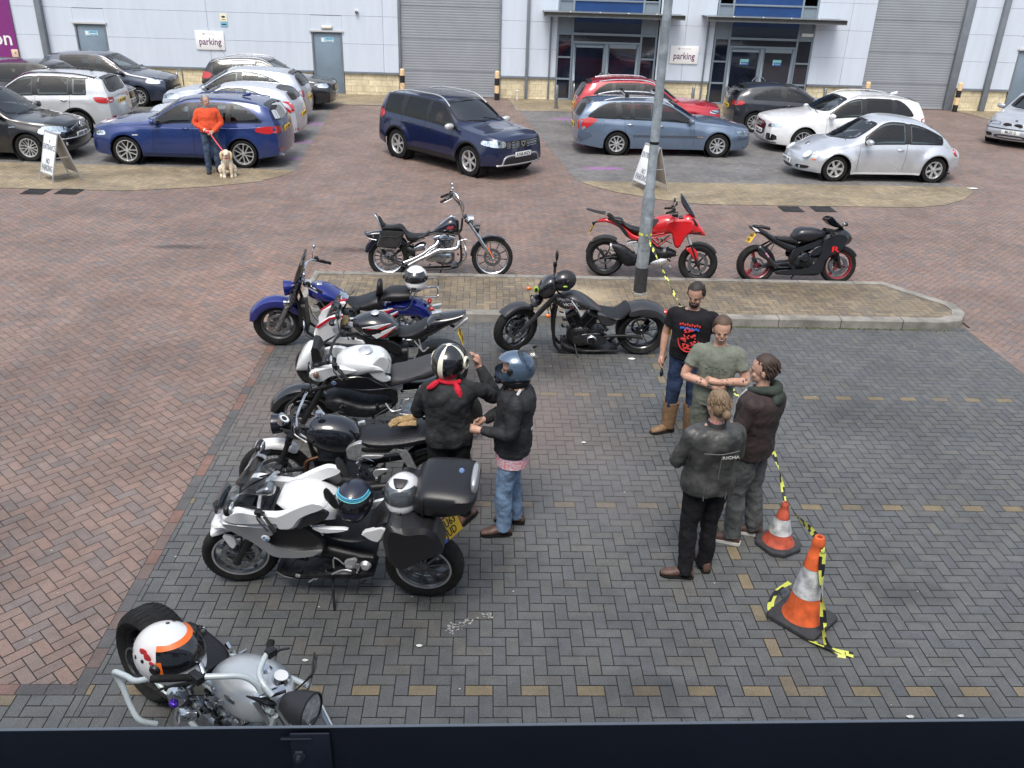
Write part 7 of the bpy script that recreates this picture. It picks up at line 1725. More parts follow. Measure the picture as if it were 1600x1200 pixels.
# ---------------------------------------------------------------- white sports tourer with luggage
b_ = Bike('touring_motorcycle', 'white and silver sports tourer with black top box and panniers, nearest of the left row', (-1.24, 5.78), pi-.10, radians(-8), (300, 640, 3.3333), 1)
R_ = .305; xf_ = b_.m(235, 725, .06)[0]; xr_ = b_.m(1200, 780, .09)[0]
rg = mat('wheel_grey', (.14, .145, .15), .35, .7, coat=.3)
b_.wheel(xf_, R_, .12, 10, rg, .222, (1, 1), .22, (.016, .012), dr=.155, lip=ALU); b_.wheel(xr_, R_+.012, .18, 10, rg, .222, (1, 0), 0, (.02, .014), lip=ALU)
b_.fork(xf_, (xf_-.33, .90), R_, .11, .024, .026, STEEL, BLK, .5)
P_FW = paint('tourer_white', (.72, .73, .74), 0, .2, 0); P_FS = paint('tourer_silver', (.42, .43, .44), .6, .3, 0)
b_.fender('front_mudguard', xf_, R_, R_+.02, .15, 55, 165, P_FW, .03, .02, steer=.22); b_.plate('mudguard_side', [(150, 655), (210, 665), (235, 700), (215, 730), (190, 710)], .10, .125, P_FW, True)
b_.loft('fuel_tank', [(465, 400, 470, .12), (520, 372, 520, .17), (600, 370, 560, .20), (680, 395, 560, .20), (740, 440, 550, .17), (765, 500, 540, .11)], P_FW, e=.8)
b_.loft('nose', [(330, 440, 620, .17), (270, 455, 610, .20), (200, 460, 600, .19), (150, 490, 600, .16), (125, 520, 580, .11)], P_FW, e=.75)
b_.plate('upper_fairing', [(135, 575), (215, 530), (330, 555), (460, 560), (560, 510), (650, 480), (720, 510), (580, 560), (535, 635), (450, 640), (440, 605), (200, 600)], .17, .235, P_FW, True, inset=.03, sm=2)
b_.plate('side_fairing', [(130, 585), (250, 600), (445, 605), (430, 640), (345, 660), (420, 730), (560, 755), (680, 742), (660, 770), (560, 785), (430, 785), (350, 735), (280, 680), (150, 610)], .17, .225, P_FS, True, inset=.03, sm=2)
b_.plate('fairing_inner', [(345, 660), (450, 625), (560, 600), (690, 700), (690, 740), (560, 752), (430, 730)], .13, .19, BLK, True)
b_.plate('tank_flash', [(535, 630), (600, 545), (680, 525), (715, 545), (700, 575), (600, 610)], .20, .224, BLKG, True, sm=2); b_.plate('knee_pad', [(680, 425), (700, 410), (750, 470), (765, 520), (740, 520), (690, 470)], .175, .19, BLK, True, sm=1)
f = MB(); c_ = b_.p(383, 670, .228); f.lathe([(.001, .006), (.026, .006), (.034, .0)], c_, (0, 1, 0), 24); f.build('roundel', WPL, b_.t)
for a in (0, pi): f = MB(); f.lathe([(.001, .008), (.022, .008)], c_, (0, 1, 0), 16, arc=(a/(2*pi), a/(2*pi)+.25)); f.build('roundel_quarter', mat('roundel_blue2', (.03, .2, .6), .3), b_.t)
b_.loft('dash', [(330, 450, 560, .10), (270, 450, 560, .13), (220, 460, 540, .13)], BLK, e=.7)
ws = MB(); R2 = []
for k in range(9):
    t_ = k/8; u, v = 165+t_*165, 465-t_*235; x, z = b_.m(u, v, 0); wd = .17*(1-.45*t_**2); R2.append([(x-.10*(j/6)**2*1.0, wd*j/6, z-.02*(j/6)**2) for j in range(-6, 7)])
ws.add([p_ for r_ in R2 for p_ in r_], [(i*13+j, i*13+j+1, (i+1)*13+j+1, (i+1)*13+j) for i in range(8) for j in range(12)]); ws.build('windscreen', SCREEN, b_.t, ang=80)
b_.plate('headlamp', [(100, 495), (130, 478), (152, 500), (150, 545), (125, 562), (103, 540)], .0, .13, mat('lamp_dark', (.03, .035, .04), .1, coat=1), True, inset=.03)
b_.loft('seat', [(700, 570, 610, .12), (760, 555, 640, .16), (850, 570, 640, .18), (920, 560, 635, .18), (980, 480, 620, .17), (1040, 450, 600, .17), (1120, 470, 570, .15), (1180, 480, 550, .11)], VINYL, e=.75)
b_.plate('side_panel', [(610, 615), (690, 620), (820, 625), (780, 640), (680, 648)], .17, .20, P_FW, True); b_.plate('tail_panel', [(870, 645), (1015, 612), (975, 695), (930, 685)], .15, .185, P_FW, True)
b_.loft('engine', [(480, 760, 830, .12), (600, 740, 850, .17), (760, 720, 850, .18), (900, 740, 860, .15), (960, 780, 850, .10)], DARKMET, e=.65); b_.loft('belly_pan', [(460, 780, 800, .12), (530, 790, 835, .14), (640, 800, 840, .12)], BLK); b_.loft('mid_frame', [(690, 620, 760, .13), (850, 650, 780, .14), (960, 680, 780, .12)], BLK, e=.6)
c_ = b_.p(905, 810, .19); f = MB(); f.lathe([(.001, .03), (.03, .028), (.045, 0)], c_, (0, 1, 0), 20); f.build('oil_cap', ALU, b_.t); b_.plate('heel_plate', [(790, 790), (860, 775), (850, 830), (800, 835)], .18, .20, ALU, True); b_.tube('gear_lever', [(730, 858, .2), (790, 835, .22), (860, 850, .22)], .007, ALU); b_.tube('footrest', [(830, 835, .19), (850, 850, .27)], .012, RUB, True)
# luggage
b_.loft('top_box', [(1175, 330, 500, .20), (1215, 275, 520, .25), (1300, 268, 535, .265), (1400, 278, 525, .265), (1470, 300, 490, .24), (1495, 350, 430, .16)], mat('box_black', (.010, .010, .012), .38, bump=.12, bscale=150), e=.55, sub=4)
f = MB(); c_ = b_.p(1462, 365, 0); f.ell((c_[0]-.02, 0, c_[2]+.02), (.03, .16, .075), 18, 10, e=.8); f.build('top_box_reflector', P_FS, b_.t); b_.loft('top_box_seam', [(1222, 272, 532, .262), (1232, 270, 533, .268)], BLK, e=.55)
f = MB(); f.lathe([(.001, .008), (.016, .007), (.020, 0)], b_.p(1405, 318, .20), (0, .75, .66), 20); f.build('roundel', mat('roundel_box', (.12, .2, .38), .3), b_.t)
for o in b_.plate('pannier', [(1010, 615), (1100, 640), (1215, 630), (1270, 660), (1310, 740), (1300, 770), (1200, 800), (1080, 860), (1010, 800), (985, 690)], .16, .37, mat('box_black', (.010, .010, .012), .38), True, inset=.04, sm=2): pass
b_.loft('pannier_lid_strap', [(1050, 560, 640, .02), (1170, 560, 640, .02)], BLK, yc=.22, pl=.22); b_.tube('grab_rail', [(1150, 580, .14), (1230, 555, .16), (1300, 560, .14)], .012, ALU, True)
b_.plate_no(b_.p(1340, 612, .0), Matrix.Rotation(-.55, 4, 'Z') @ Matrix.Rotation(.5, 4, 'Y'), ('AU63', 'JUD')); f = MB(); f.ell(b_.p(1290, 560, .02), (.03, .09, .03), 14, 8); f.build('tail_light', REDL, b_.t)
b_.loft('silencer', [(1180, 690, 730, .04), (1300, 690, 725, .05), (1330, 695, 720, .045)], ALU, yc=.02, pl=.02)
x1, z1 = b_.m(385, 430); b_.bars([(x1+.04, 0, z1), (x1+.01, .10, z1+.03), (x1-.03, .24, z1+.01), (x1-.17, .36, z1-.05)], .014, ALU, .14); b_.loft('bar_clamp', [(345, 395, 440, .05), (400, 370, 450, .06), (430, 400, 440, .04)], STEEL, yc=.12, pl=.12)
b_.mirror((x1+.22, .18, z1+.02), (x1+.14, .36, z1+.15), (.03, .07, .05)); b_.cables((x1, .2, z1+.02), (x1+.25, .08, z1-.1), 6, .006, 13); b_.clutter(xr_+.45, xf_-.5, .2, .5, 14, 29, (BLK, DARKMET, ALU), .18); b_.stand(b_.m(735, 880, .1)[0], .25, .33)
q1 = b_.M @ V(b_.p(855, 560, .02)); q2 = b_.M @ V(b_.p(1105, 520, .02))
def cyan(t, so_, surf):
    for th, m_ in ((.92, 'cyan_a'), (1.0, 'cyan_b'), (1.08, 'cyan_c')):
        b = MB(); b.tube([surf(th+.04*sin(3*(-1.4+2.8*k/20)), -1.6+3.2*k/20, 1.025) for k in range(21)], .004, 6, 1); b.build('stripe', mat(m_, {'cyan_a': (.10, .45, .65), 'cyan_b': (.05, .25, .45), 'cyan_c': (.15, .5, .5)}[m_], .3), so_)
helmet('motorcycle_helmet', 'dark navy helmet with turquoise stripes on the seat of the white tourer', (q1.x, q1.y-.02, q1.z+.03), (0, 0, radians(-100)), mat('helmet_navy', (.012, .014, .03), .4, coat=.3), BLKG, 1.16, band=cyan)
def blkv(t, so_, surf):
    b = MB(); b.sec([(.05, .262, .25, .05), (.09, .245, .235, .035), (.11, .228, .22, .02)], 10, 2); b.build('top_vent', BLK, so_)
helmet('motorcycle_helmet', 'white and silver helmet with clear visor beside the top box of the white tourer', (q2.x, q2.y-.02, q2.z+.02), (0, 0, radians(-100)), mat('helmet_silver', (.66, .67, .68), .25, .1, coat=1), mat('visor_dark', (.10, .11, .12), .04, .5, coat=1), 1.16, band=blkv)
g = MB(); q = b_.M @ V(b_.p(1100, 600, .17)); 
for k in range(2): g.ell((q.x+.05*k, q.y-.02, q.z), (.06, .05, .025), 12, 8); [g.tube([(q.x-.04+.02*j, q.y, q.z), (q.x-.06+.03*j, q.y-.07, q.z-.03)], .012, 6, 1) for j in range(5)]
tag(g.build('glove_pair', LEATH), 'black gloves resting on the near pannier of the white tourer', 'gloves')
# ---------------------------------------------------------------- silver chopper below the window
b_ = Bike('chopper_motorcycle', 'silver custom chopper with fat rear tyre and wide pale handlebars at the bottom left', (-1.42, 3.98), radians(-38), radians(-5), (150, 940, 4.2105), -1)
def cp(u, v, z): p = ground(150+u/4.2105, 940+v/4.2105, z); return b_.I @ p
P_CS = paint('satin_silver', (.52, .55, .57), .4, .35, .15); PG = paint('pale_grey_tube', (.50, .56, .57), .1, .3, 0)
RR = .34; xr_ = -1.0; xf_ = .84
b_.wheel(xr_, RR, .26, 0, DARKMET, .22, (1, 1), wire=48, dr=.13); b_.wheel(xf_, .34, .10, 10, CHROME, .26, (1, 0), 0, (.014, .01))
g = MB()
for k in range(60): a = 2*pi*k/60; g.box((xr_+.115*cos(a), -.155, RR+.115*sin(a)), (.012, .014, .008), Matrix.Rotation(-a, 3, 'Y'))
g.tube([(xr_+.115*cos(2*pi*k/24), -.155, RR+.115*sin(2*pi*k/24)) for k in range(24)], .006, 6, 1, True); g.build('sprocket', STEEL, b_.t)
g = MB()
for k in range(26): t_ = k/25; g.box((xr_+.02+.62*t_, -.155, RR+.115-.04*t_), (.017, .016, .014)); g.box((xr_+.02+.62*t_, -.155, RR-.115+.05*t_), (.017, .016, .014))
g.build('drive_chain', mat('chain', (.10, .09, .085), .5, .8), b_.t)
for sg in (-1, 1): g = MB(); g.cyl((xf_, sg*.10, .34), (.46, sg*.10, .78), .024); g.build('fork_slider', CHROME, b_.t)
g = MB(); g.sec([(-.30, .62, .55, .05), (-.22, .72, .50, .13), (-.08, .79, .47, .18), (.10, .82, .48, .19), (.24, .80, .54, .15), (.32, .76, .62, .08)], 22, 4, .85); g.build('fuel_tank', P_CS, b_.t)
g = MB(); g.lathe([(.001, .02), (.03, .018), (.045, 0)], (.12, .02, .815), (0, 0, 1), 20); g.build('tank_filler', CHROME, b_.t)
g = MB(); g.lathe([(.001, .03), (.045, .028), (.055, .0)], (.24, .04, .80), (.2, 0, 1), 20); q = g.build('speedometer', CHROME, b_.t); g = MB(); g.lathe([(.001, .033), (.042, .032)], (.24, .04, .80), (.2, 0, 1), 20); g.build('dial', WPL, q)
g = MB(); g.ell((.05, -.185, .68), (.055, .006, .025), 12, 6); g.build('tank_badge', STEEL, b_.t)
g = MB(); g.sec([(-.70, .72, .68, .08), (-.6, .70, .62, .12), (-.4, .66, .57, .13), (-.3, .64, .57, .08)], 16, 3); g.build('seat', VINYL, b_.t)
b_.vtwin((-.10, .30), 1.0, ALU, STEEL, STEEL, CHROME); 
g = MB(); g.lathe([(.030, .10), (.055, .105), (.05, .06), (.035, .03), (.03, 0)], tuple(cp(650, 745, .60)), (-.35, -1, .35), 24); q = g.build('air_trumpet', CHROME, b_.t); g = MB(); g.lathe([(.001, .06), (.045, .085)], tuple(cp(650, 745, .60)), (-.35, -1, .35), 24); g.build('trumpet_mesh', ALU, q)
g = MB(); g.lathe([(.001, .05), (.04, .045), (.05, 0), (.05, -.05)], tuple(cp(530, 610, .62)), (-.2, -.5, .8), 24); g.build('oil_filter', CHROME, b_.t)
g = MB(); g.ell(tuple(cp(510, 672, .60)), (.035, .025, .022)); g.build('anodised_fitting', mat('purple_anod', (.12, .05, .5), .3, .8), b_.t)
for dy in (): g = MB(); g.tube([(.08, -.12, .50), (.14, -.22, .36), (-.05, -.27, .24), (-.40, -.29, .24), (-.78, -.31, .34), (-1.02, -.32, .47), (-1.06, -.30, .56)], .026, 14, 6); g.build('exhaust_pipe', PG, b_.t)
# measured sweep of the wide bars
B1 = [cp(1130, 320, .95), cp(1080, 430, .93), cp(1085, 500, .92), cp(1110, 560, .90), cp(1085, 590, .90), cp(1040, 530, .95), cp(960, 490, 1.0), cp(800, 490, 1.02), cp(700, 490, 1.02)]
L1 = [cp(700, 490, 1.02), cp(360, 505, 1.02)]
h1 = MB(); h1.tube([tuple(p_) for p_ in (cp(1090, 600, .88), cp(1045, 535, .95), cp(960, 492, 1.0), cp(800, 492, 1.02), cp(600, 500, 1.02), cp(380, 508, 1.02), cp(250, 520, 1.01), cp(170, 485, 1.0), cp(125, 462, .98))][:6], .0175, 12, 5); ho = h1.build('handlebar', PG, b_.t)
h1 = MB(); h1.tube([tuple(p_) for p_ in (cp(1160, 620, .88), cp(1100, 540, .93), cp(1075, 470, .95), cp(1100, 390, .97), cp(1135, 330, .98))], .0175, 12, 5); h1.build('handlebar_arm', PG, ho)
g = MB(); g.cyl(tuple(cp(720, 495, 1.02)), tuple(cp(360, 510, 1.02)), .021); g.build('grip', RUB, ho); g = MB(); g.cyl(tuple(cp(1135, 330, .98)), tuple(cp(1155, 262, .99)), .021); g.build('grip', RUB, ho)
g = MB(); g.box(tuple(cp(660, 500, 1.02)), (.09, .05, .05)); g.box(tuple(cp(1150, 335, .98)), (.05, .06, .05)); g.build('switchgear', BLK, ho, bevel=.006)
g = MB(); g.tube([tuple(cp(640, 530, 1.0)), tuple(cp(520, 550, .98)), tuple(cp(400, 585, .96))], .008, 8, 3); g.tube([tuple(cp(1165, 350, .96)), tuple(cp(1210, 318, .96)), tuple(cp(1275, 305, .96))], .008, 8, 3); g.build('lever', BLK, ho)
g = MB(); g.tube([tuple(cp(u, v, z)) for u, v, z in ((355, 505, .75), (260, 520, .72), (200, 490, .70), (125, 462, .68), (140, 500, .62), (180, 570, .55), (230, 690, .45), (290, 780, .38), (400, 805, .32))], .018, 12, 5); g.build('rear_loop', PG, b_.t)
g = MB(); g.tube([tuple(cp(u, v, z)) for u, v, z in ((600, 480, .95), (670, 410, .98), (690, 420, 1.0), (720, 520, .95))], .014, 10, 3); g.build('riser_brace', CHROME, b_.t)
g = MB(); g.bar(tuple(cp(1040, 640, .86)), tuple(cp(1245, 570, .86)), .05, .03); g.build('top_yoke', CHROME, b_.t, bevel=.006)
for (u0, v0, u1, v1) in ((1045, 640, 1180, 840), (1105, 620, 1245, 830)): g = MB(); g.cyl(tuple(cp(u0, v0, .86)), tuple(cp(u1, v1, .58)), .024); g.build('fork_tube', CHROME, b_.t)
c_ = cp(1350, 700, .80); d_ = (b_.I.to_3x3() @ V((1, -.45, .02))).normalized(); b_.lamp('headlamp', tuple(c_+d_*.06), tuple(d_), .11, .19, mat('lamp_matt', (.02, .02, .024), .5), REFL)
g = MB(); g.lathe([(.001, -.04), (.03, -.03), (.036, .01)], tuple(cp(690, 185, .70)), (.2, .3, .5), 16); g.build('indicator', CHROME, b_.t)
b_.cables((.3, .25, .9), (.3, .05, .7), 6, .005, 17); b_.clutter(-.45, .15, .35, .66, 26, 31, (CHROME, CHROME, STEEL), .2); b_.clutter(-.5, .2, .2, .6, 20, 33, (BLK, DARKMET), .18); b_.frame([(.38, .72), (.30, .45), (.22, .14), (-.45, .14), (xr_, RR)], .02, PG, .12); b_.frame([(.38, .76), (-.25, .62), (-.5, .5), (xr_, RR)], .018, PG, .14)
hc = ground(268, 1018, 1.0)
def orange(t, so_, surf):
    m_ = mat('trim_orange', (.85, .16, .02), .4)
    R = []
    b = MB()
    for th0, th1, p0, p1 in ((.70, .88, -1.25, 1.25),):
        G = [[surf(th0+(th1-th0)*i/2, p0+(p1-p0)*j/20, 1.03) for j in range(21)] for i in range(3)]; b.add([p for r in G for p in r], [(i*21+j, i*21+j+1, (i+1)*21+j+1, (i+1)*21+j) for i in range(2) for j in range(20)])
    b.build('peak_trim', m_, so_, ang=80)
    for sg in (-1, 1): b = MB(); G = [[surf(1.2+.55*i/3, sg*(1.12+.18*j/2), 1.03) for j in range(3)] for i in range(4)]; b.add([p for r in G for p in r], [(i*3+j, i*3+j+1, (i+1)*3+j+1, (i+1)*3+j) for i in range(3) for j in range(2)]); b.build('side_trim', m_, so_, ang=80)
    b = MB()
    for k in range(9):
        ph = 1.75+k*(2*pi-3.5)/8; p = surf(1.25, ph, 1.0); nrm = (p-V((0, 0, .128))).normalized(); b.lathe([(.001, .003), (.008, .002), (.009, -.002)], tuple(p), tuple(nrm), 12)
    for k in range(6):
        ph = 1.5; th = .25+k*.28; p = surf(th, ph, 1.0); nrm = (p-V((0, 0, .128))).normalized(); b.lathe([(.001, .003), (.008, .002), (.009, -.002)], tuple(p), tuple(nrm), 12)
    b.build('dots', BLK, so_)
    b = MB(); p = surf(1.1, -1.55, 1.012); b.ell(tuple(p), (.018, .003, .03), 12, 6); p = surf(.95, -1.75, 1.012); b.ell(tuple(p), (.02, .004, .02), 12, 6); p = surf(1.25, -1.42, 1.012); b.ell(tuple(p), (.012, .003, .012), 12, 6); b.build('red_emblem', mat('emblem_red', (.6, .04, .04), .4), so_)
helmet('motorcycle_helmet', 'white helmet with black dots and orange trim on the silver chopper', tuple(hc-V((0, 0, .19))), (0, radians(-6), radians(-22)), mat('helmet_white', (.72, .72, .72), .2, coat=1), BLKG, 1.42, band=orange)
# ================================================================ people
FOLD = bpy.data.textures.new('folds', 'CLOUDS'); FOLD.noise_scale = .11; FOLD.noise_depth = 2
def soft(o, vox, it=3, disp=0.):
    m = o.modifiers.new('r', 'REMESH'); m.mode = 'VOXEL'; m.voxel_size = vox; m.use_smooth_shade = True
    s_ = o.modifiers.new('s', 'SMOOTH'); s_.iterations = it; s_.factor = .5
    if disp: d = o.modifiers.new('d', 'DISPLACE'); d.texture = FOLD; d.texture_coords = 'GLOBAL'; d.strength = disp; d.mid_level = .5
    return o
def skinmat(n, c): return mat(n, c, .5, bump=.2, bscale=120, var=.12, vscale=25)
def oval(c, hx, hy, n=20, yaw=0., e=.85, tilt=0.):
    q = lambda a: math.copysign(abs(a)**e, a); R = Matrix.Rotation(yaw, 3, 'Z') @ Matrix.Rotation(tilt, 3, 'Y'); c = V(c)
    return [tuple(c+R @ V((hx*q(cos(2*pi*k/n)), hy*q(sin(2*pi*k/n)), 0))) for k in range(n)]
def hand(b, w, d, up, curl=.5, sz=1.):
    """five fingers from wrist w along d; up = back of the hand"""
    w = V(w); d = V(d).normalized(); up = V(up); up = (up-d*up.dot(d)).normalized(); sd = d.cross(up)
    b.tube([tuple(w-d*.02)+(.026*sz,), tuple(w+d*.03)+(.034*sz,), tuple(w+d*.075)+(.036*sz,), tuple(w+d*.095)+(.026*sz,)], .03, 10, 3)
    for k, (o_, l) in enumerate(((-.030, .062), (-.010, .074), (.011, .070), (.030, .054))):
        a = w+d*.078+sd*o_*sz; p = [tuple(a)]; dr = d.copy()
        for j in range(3): dr = (dr-up*curl*(.55+.2*j)).normalized(); a = a+dr*l*sz*(.42, .33, .25)[j]; p.append(tuple(a))
        b.tube([q+(r,) for q, r in zip(p, (.0105*sz, .0095*sz, .009*sz, .0075*sz))], .009, 8, 2)
    a = w+d*.03-sd*.03*sz; b.tube([tuple(a)+(.013,), tuple(a-sd*.022+d*.025-up*.01)+(.0115,), tuple(a-sd*.022+d*.055-up*.028)+(.0095,)], .01, 8, 2)
def person(label, loc, rz, J, skin, top, legs, shoe, hair=None, k=1., sleeve='long', hem=.88, bulk=1., waist=1., hips=1., group=None, jeanw=1.):
    g = J.get; S = {}
    lx = g('lean', 0.)
    hipx = g('hipx', 0.)
    bb = MB()
    nk = V((lx+.0, 0, 1.47)); hd = V((lx+.02+g('hx', 0), g('hy', 0), 1.615)); hy_, hp = g('hyaw', 0.), g('hpitch', 0.)
    RH = Matrix.Rotation(hy_, 3, 'Z') @ Matrix.Rotation(hp, 3, 'Y')
    def H(x, y, z): return hd+RH @ V((x, y, z))
    tors = [(hipx, .0, .86, .10, .155*hips), (hipx, 0, .95, .115, .17*hips), (lx*.3+hipx*.5+.01, 0, 1.06, .105*waist, .15*waist), (lx*.6, 0, 1.20, .115*bulk, .165*bulk), (lx*.85-.01, 0, 1.33, .12*bulk, .185*bulk), (lx-.01, 0, 1.41, .095*bulk, .17*bulk), (lx-.01, 0, 1.455, .065, .09)]
    def torso(b, grow=0., z0=0., z1=9, flare=0.):
        L = [t for t in cr(tors, 3) if z0 <= t[2] <= z1]; R = []
        for i, (x, y, z, hx, hw) in enumerate(L): f = flare*max(0, 1-(z-L[0][2])/.25); R.append(oval((x, y, z), hx+grow+f, hw+grow+f))
        b.rings(R)
    torso(bb)
    bb.tube([tuple(nk+V((-.01, 0, -.06)))+(.07,), tuple(nk)+(.056,), tuple(H(-.012, 0, -.06))+(.054,)], .05, 14, 3)
    # head
    bb.ell(tuple(H(-.005, 0, .03)), (.096, .077, .105), 20, 14, RH); bb.ell(tuple(H(.028, 0, -.048)), (.062, .056, .066), 16, 10, RH); bb.ell(tuple(H(.062, 0, -.085)), (.024, .026, .020), 10, 8, RH)
    bb.ell(tuple(H(.092, 0, -.012)), (.018, .014, .026), 10, 8, RH); bb.ell(tuple(H(.080, 0, .022)), (.016, .046, .012), 12, 6, RH); bb.ell(tuple(H(.082, 0, -.052)), (.012, .026, .010), 10, 6, RH)
    for sg in (-1, 1): bb.ell(tuple(H(-.005, sg*.078, -.008)), (.020, .010, .030), 10, 8, RH); bb.ell(tuple(H(.065, sg*.035, -.03)), (.02, .022, .02), 10, 6, RH)
    sh = [V((lx-.01, sg*.185*bulk, 1.388)) for sg in (1, -1)]
    arms = []
    for i, s_ in enumerate('LR'):
        e, w = V(g('el'+s_)), V(g('wr'+s_)); arms.append((sh[i], e, w)); sg = 1 if i == 0 else -1
        bb.tube([tuple(sh[i]+V((0, -sg*.05, .0)))+(.05,), tuple(sh[i])+(.056,), tuple(sh[i].lerp(e, .5))+(.050,), tuple(e)+(.042,), tuple(e.lerp(w, .35))+(.043,), tuple(w)+(.028,)], .05, 12, 3)
        hand(bb, w, V(g('hd'+s_) or (w-e)), V(g('hu'+s_) or (0, sg, .3)), g('curl', .5))
    LG = []
    for i, s_ in enumerate('LR'):
        sg = 1 if i == 0 else -1; fx, fy, fa = g('ft'+s_); hp_ = V((hipx, sg*.09, .90)); an = V((fx, fy, .09)); kn = V(g('kn'+s_) or (hp_.lerp(an, .5)+V((.03, 0, 0)))); LG.append((hp_, kn, an, fa))
        bb.tube([tuple(hp_)+(.085,), tuple(hp_.lerp(kn, .5))+(.072,), tuple(kn)+(.054,), tuple(kn.lerp(an, .35))+(.052,), tuple(an)+(.035,)], .05, 14, 3)
        d = V((cos(fa), sin(fa), 0)); bb.tube([tuple(an)+(.035,), tuple(an+d*.06-V((0, 0, .035)))+(.035,), tuple(an+d*.15-V((0, 0, .055)))+(.025,)], .03, 10, 2)
    body = bb.build('person', skin, None); soft(body, .0068, 3); body.location = (*loc, 0); body.rotation_euler = (0, 0, rz); body.scale = (k, k, k)
    tag(body, label, 'person', group)
    # clothes
    c = MB(); gr = .020 if sleeve == 'short' else .034
    torso(c, gr, hem, 1.46, g('flare', .01)); c.tube([tuple(nk+V((0, 0, -.05)))+(.085,), tuple(nk+V((0, 0, -.012)))+(.068,)], .07, 16, 1)
    for i, (a, e, w) in enumerate(arms):
        sg = 1 if i == 0 else -1; r = .066 if sleeve == 'short' else .070
        A = [tuple(a+V((0, -sg*.06, .01)))+(r*.78,), tuple(a+V((0, 0, -.004)))+(r*.96,)]
        if sleeve == 'short': q = a.lerp(e, .62); A += [tuple(a.lerp(e, .35))+(r*1.0,), tuple(q)+(r*1.02,)]
        else: A += [tuple(a.lerp(e, .5))+(r*.95,), tuple(e)+(r*.86,), tuple(e.lerp(w, .45))+(r*.76,), tuple(w-(w-e).normalized()*.012)+(r*.62,)]
        c.tube(A, r, 16, 4)
    t_ = c.build('jumper' if g('jumper') else ('t_shirt' if sleeve == 'short' else 'jacket'), top, body); soft(t_, .0105, g('sm', 3), .034 if sleeve == 'long' else .022)
    c = MB(); torso(c, .014, .855, 1.0)
    for hp_, kn, an, fa in LG:
        c.tube([tuple(hp_+V((0, 0, .03)))+(.105*hips,), tuple(hp_.lerp(kn, .5))+(.092*jeanw,), tuple(kn)+(.074*jeanw,), tuple(kn.lerp(an, .4))+(.072*jeanw,), tuple(an+V((0, 0, g('cuff', .0))))+(.066*jeanw,)], .08, 18, 4)
    t2 = c.build('trousers', legs, body); soft(t2, .0105, 2, .036)
    for hp_, kn, an, fa in LG:
        d = V((cos(fa), sin(fa), 0)); s_ = V((-d.y, d.x, 0)); o = V((an.x, an.y, 0)); c = MB(); R = []
        for x, w_, h_ in ((-.075, .028, .06), (-.05, .040, .10), (.0, .043, .115), (.06, .044, .085), (.12, .050, .060), (.17, .046, .050), (.20, .026, .036)): R.append([tuple(o+d*x+s_*(w_*cos(a))+V((0, 0, .012+h_*.5+h_*.5*sin(a)))) for a in [2*pi*j/16 for j in range(16)]])
        c.rings(R); so_ = c.build('shoe', shoe, body)
        c = MB(); R = []
        for x, w_ in ((-.082, .024), (-.055, .043), (.0, .043), (.06, .046), (.12, .054), (.175, .048), (.207, .022)): R.append([tuple(o+d*x+s_*sg*w_+V((0, 0, z))) for sg, z in ((-1, .0), (1, .0), (1, .022), (-1, .022))])
        c.rings(R); c.build('sole', g('sole') or RUB, so_)
    # face
    if g('face', True):
        for sg in (-1, 1):
            c = MB(); c.ell(tuple(H(.083, sg*.031, .008)), (.004, .009, .0035), 10, 6, RH); c.build('eye', mat('eye_dark', (.06, .045, .04), .3), body)
            c = MB(); c.ell(tuple(H(.090, sg*.032, .028)), (.004, .016, .003), 10, 6, RH); c.build('eyebrow', hair or INK, body)
        c = MB(); c.ell(tuple(H(.091, 0, -.052)), (.005, .024, .006), 10, 6, RH); c.build('lips', mat('lips', (.35, .13, .10), .5), body)
        if g('smile'): c = MB(); c.ell(tuple(H(.094, 0, -.051)), (.003, .018, .003), 10, 6, RH); c.build('teeth', WHT, body)
    if hair:
        c = MB(); r = random.Random(int(loc[0]*100)); c.ell(tuple(H(-.018, 0, .052)), (.100, .084, .096), 20, 12, RH); c.ell(tuple(H(-.045, 0, .005)), (.072, .080, .085), 16, 10, RH)
        if g('bun'): c.ell(tuple(H(-.135, 0, -.035)), (.042, .036, .040), 12, 8, RH)
        if g('tied'): c.ell(tuple(H(-.10, 0, -.05)), (.03, .03, .05), 12, 8, RH)
        for i in range(60):
            a = r.uniform(-2.4, 2.4); z = r.uniform(-.02, .12); rr = sqrt(max(0, 1-((z-.045)/.11)**2)); x, y = -cos(a)*.100*rr-.012, sin(a)*.084*rr
            if x > .05 and z < .07: continue
            c.tube([tuple(H(x, y, z)), tuple(H(x*1.05-.012, y*1.05, z-.012)), tuple(H(x*1.04-.02, y*1.05, z-.035))], g('hr', .007), 5, 2)
        h_ = c.build('hair', hair, body)
        # keep the hairline off the face
        me = h_.data; bm = bmesh.new(); bm.from_mesh(me); I = RH.inverted(); dl = [v for v in bm.verts if (lambda q: (q.x > .030 and q.z < .078) or (q.x > .0 and q.z < .0))(I @ (v.co-hd))]; bmesh.ops.delete(bm, geom=dl, context='VERTS'); bm.to_mesh(me); bm.free()
    return body, H, RH
def cloth(n, c, v=.3, b=.8, bs=32, **k): return mat(n, c, .85, bump=b, bscale=bs, var=v, vscale=9, spec=.2, **k)
SK1 = skinmat('skin_tanned', (.44, .25, .18)); SK2 = skinmat('skin_fair', (.50, .30, .22))
DEN = cloth('denim_light', (.16, .24, .36), .35, .6, 90); DEND = cloth('denim_dark', (.022, .035, .075), .4, .6, 90); BLC = cloth('black_cotton', (.012, .012, .014), .3)
BRN = mat('brown_leather', (.10, .055, .04), .5, bump=.3, bscale=40, var=.3, vscale=15)
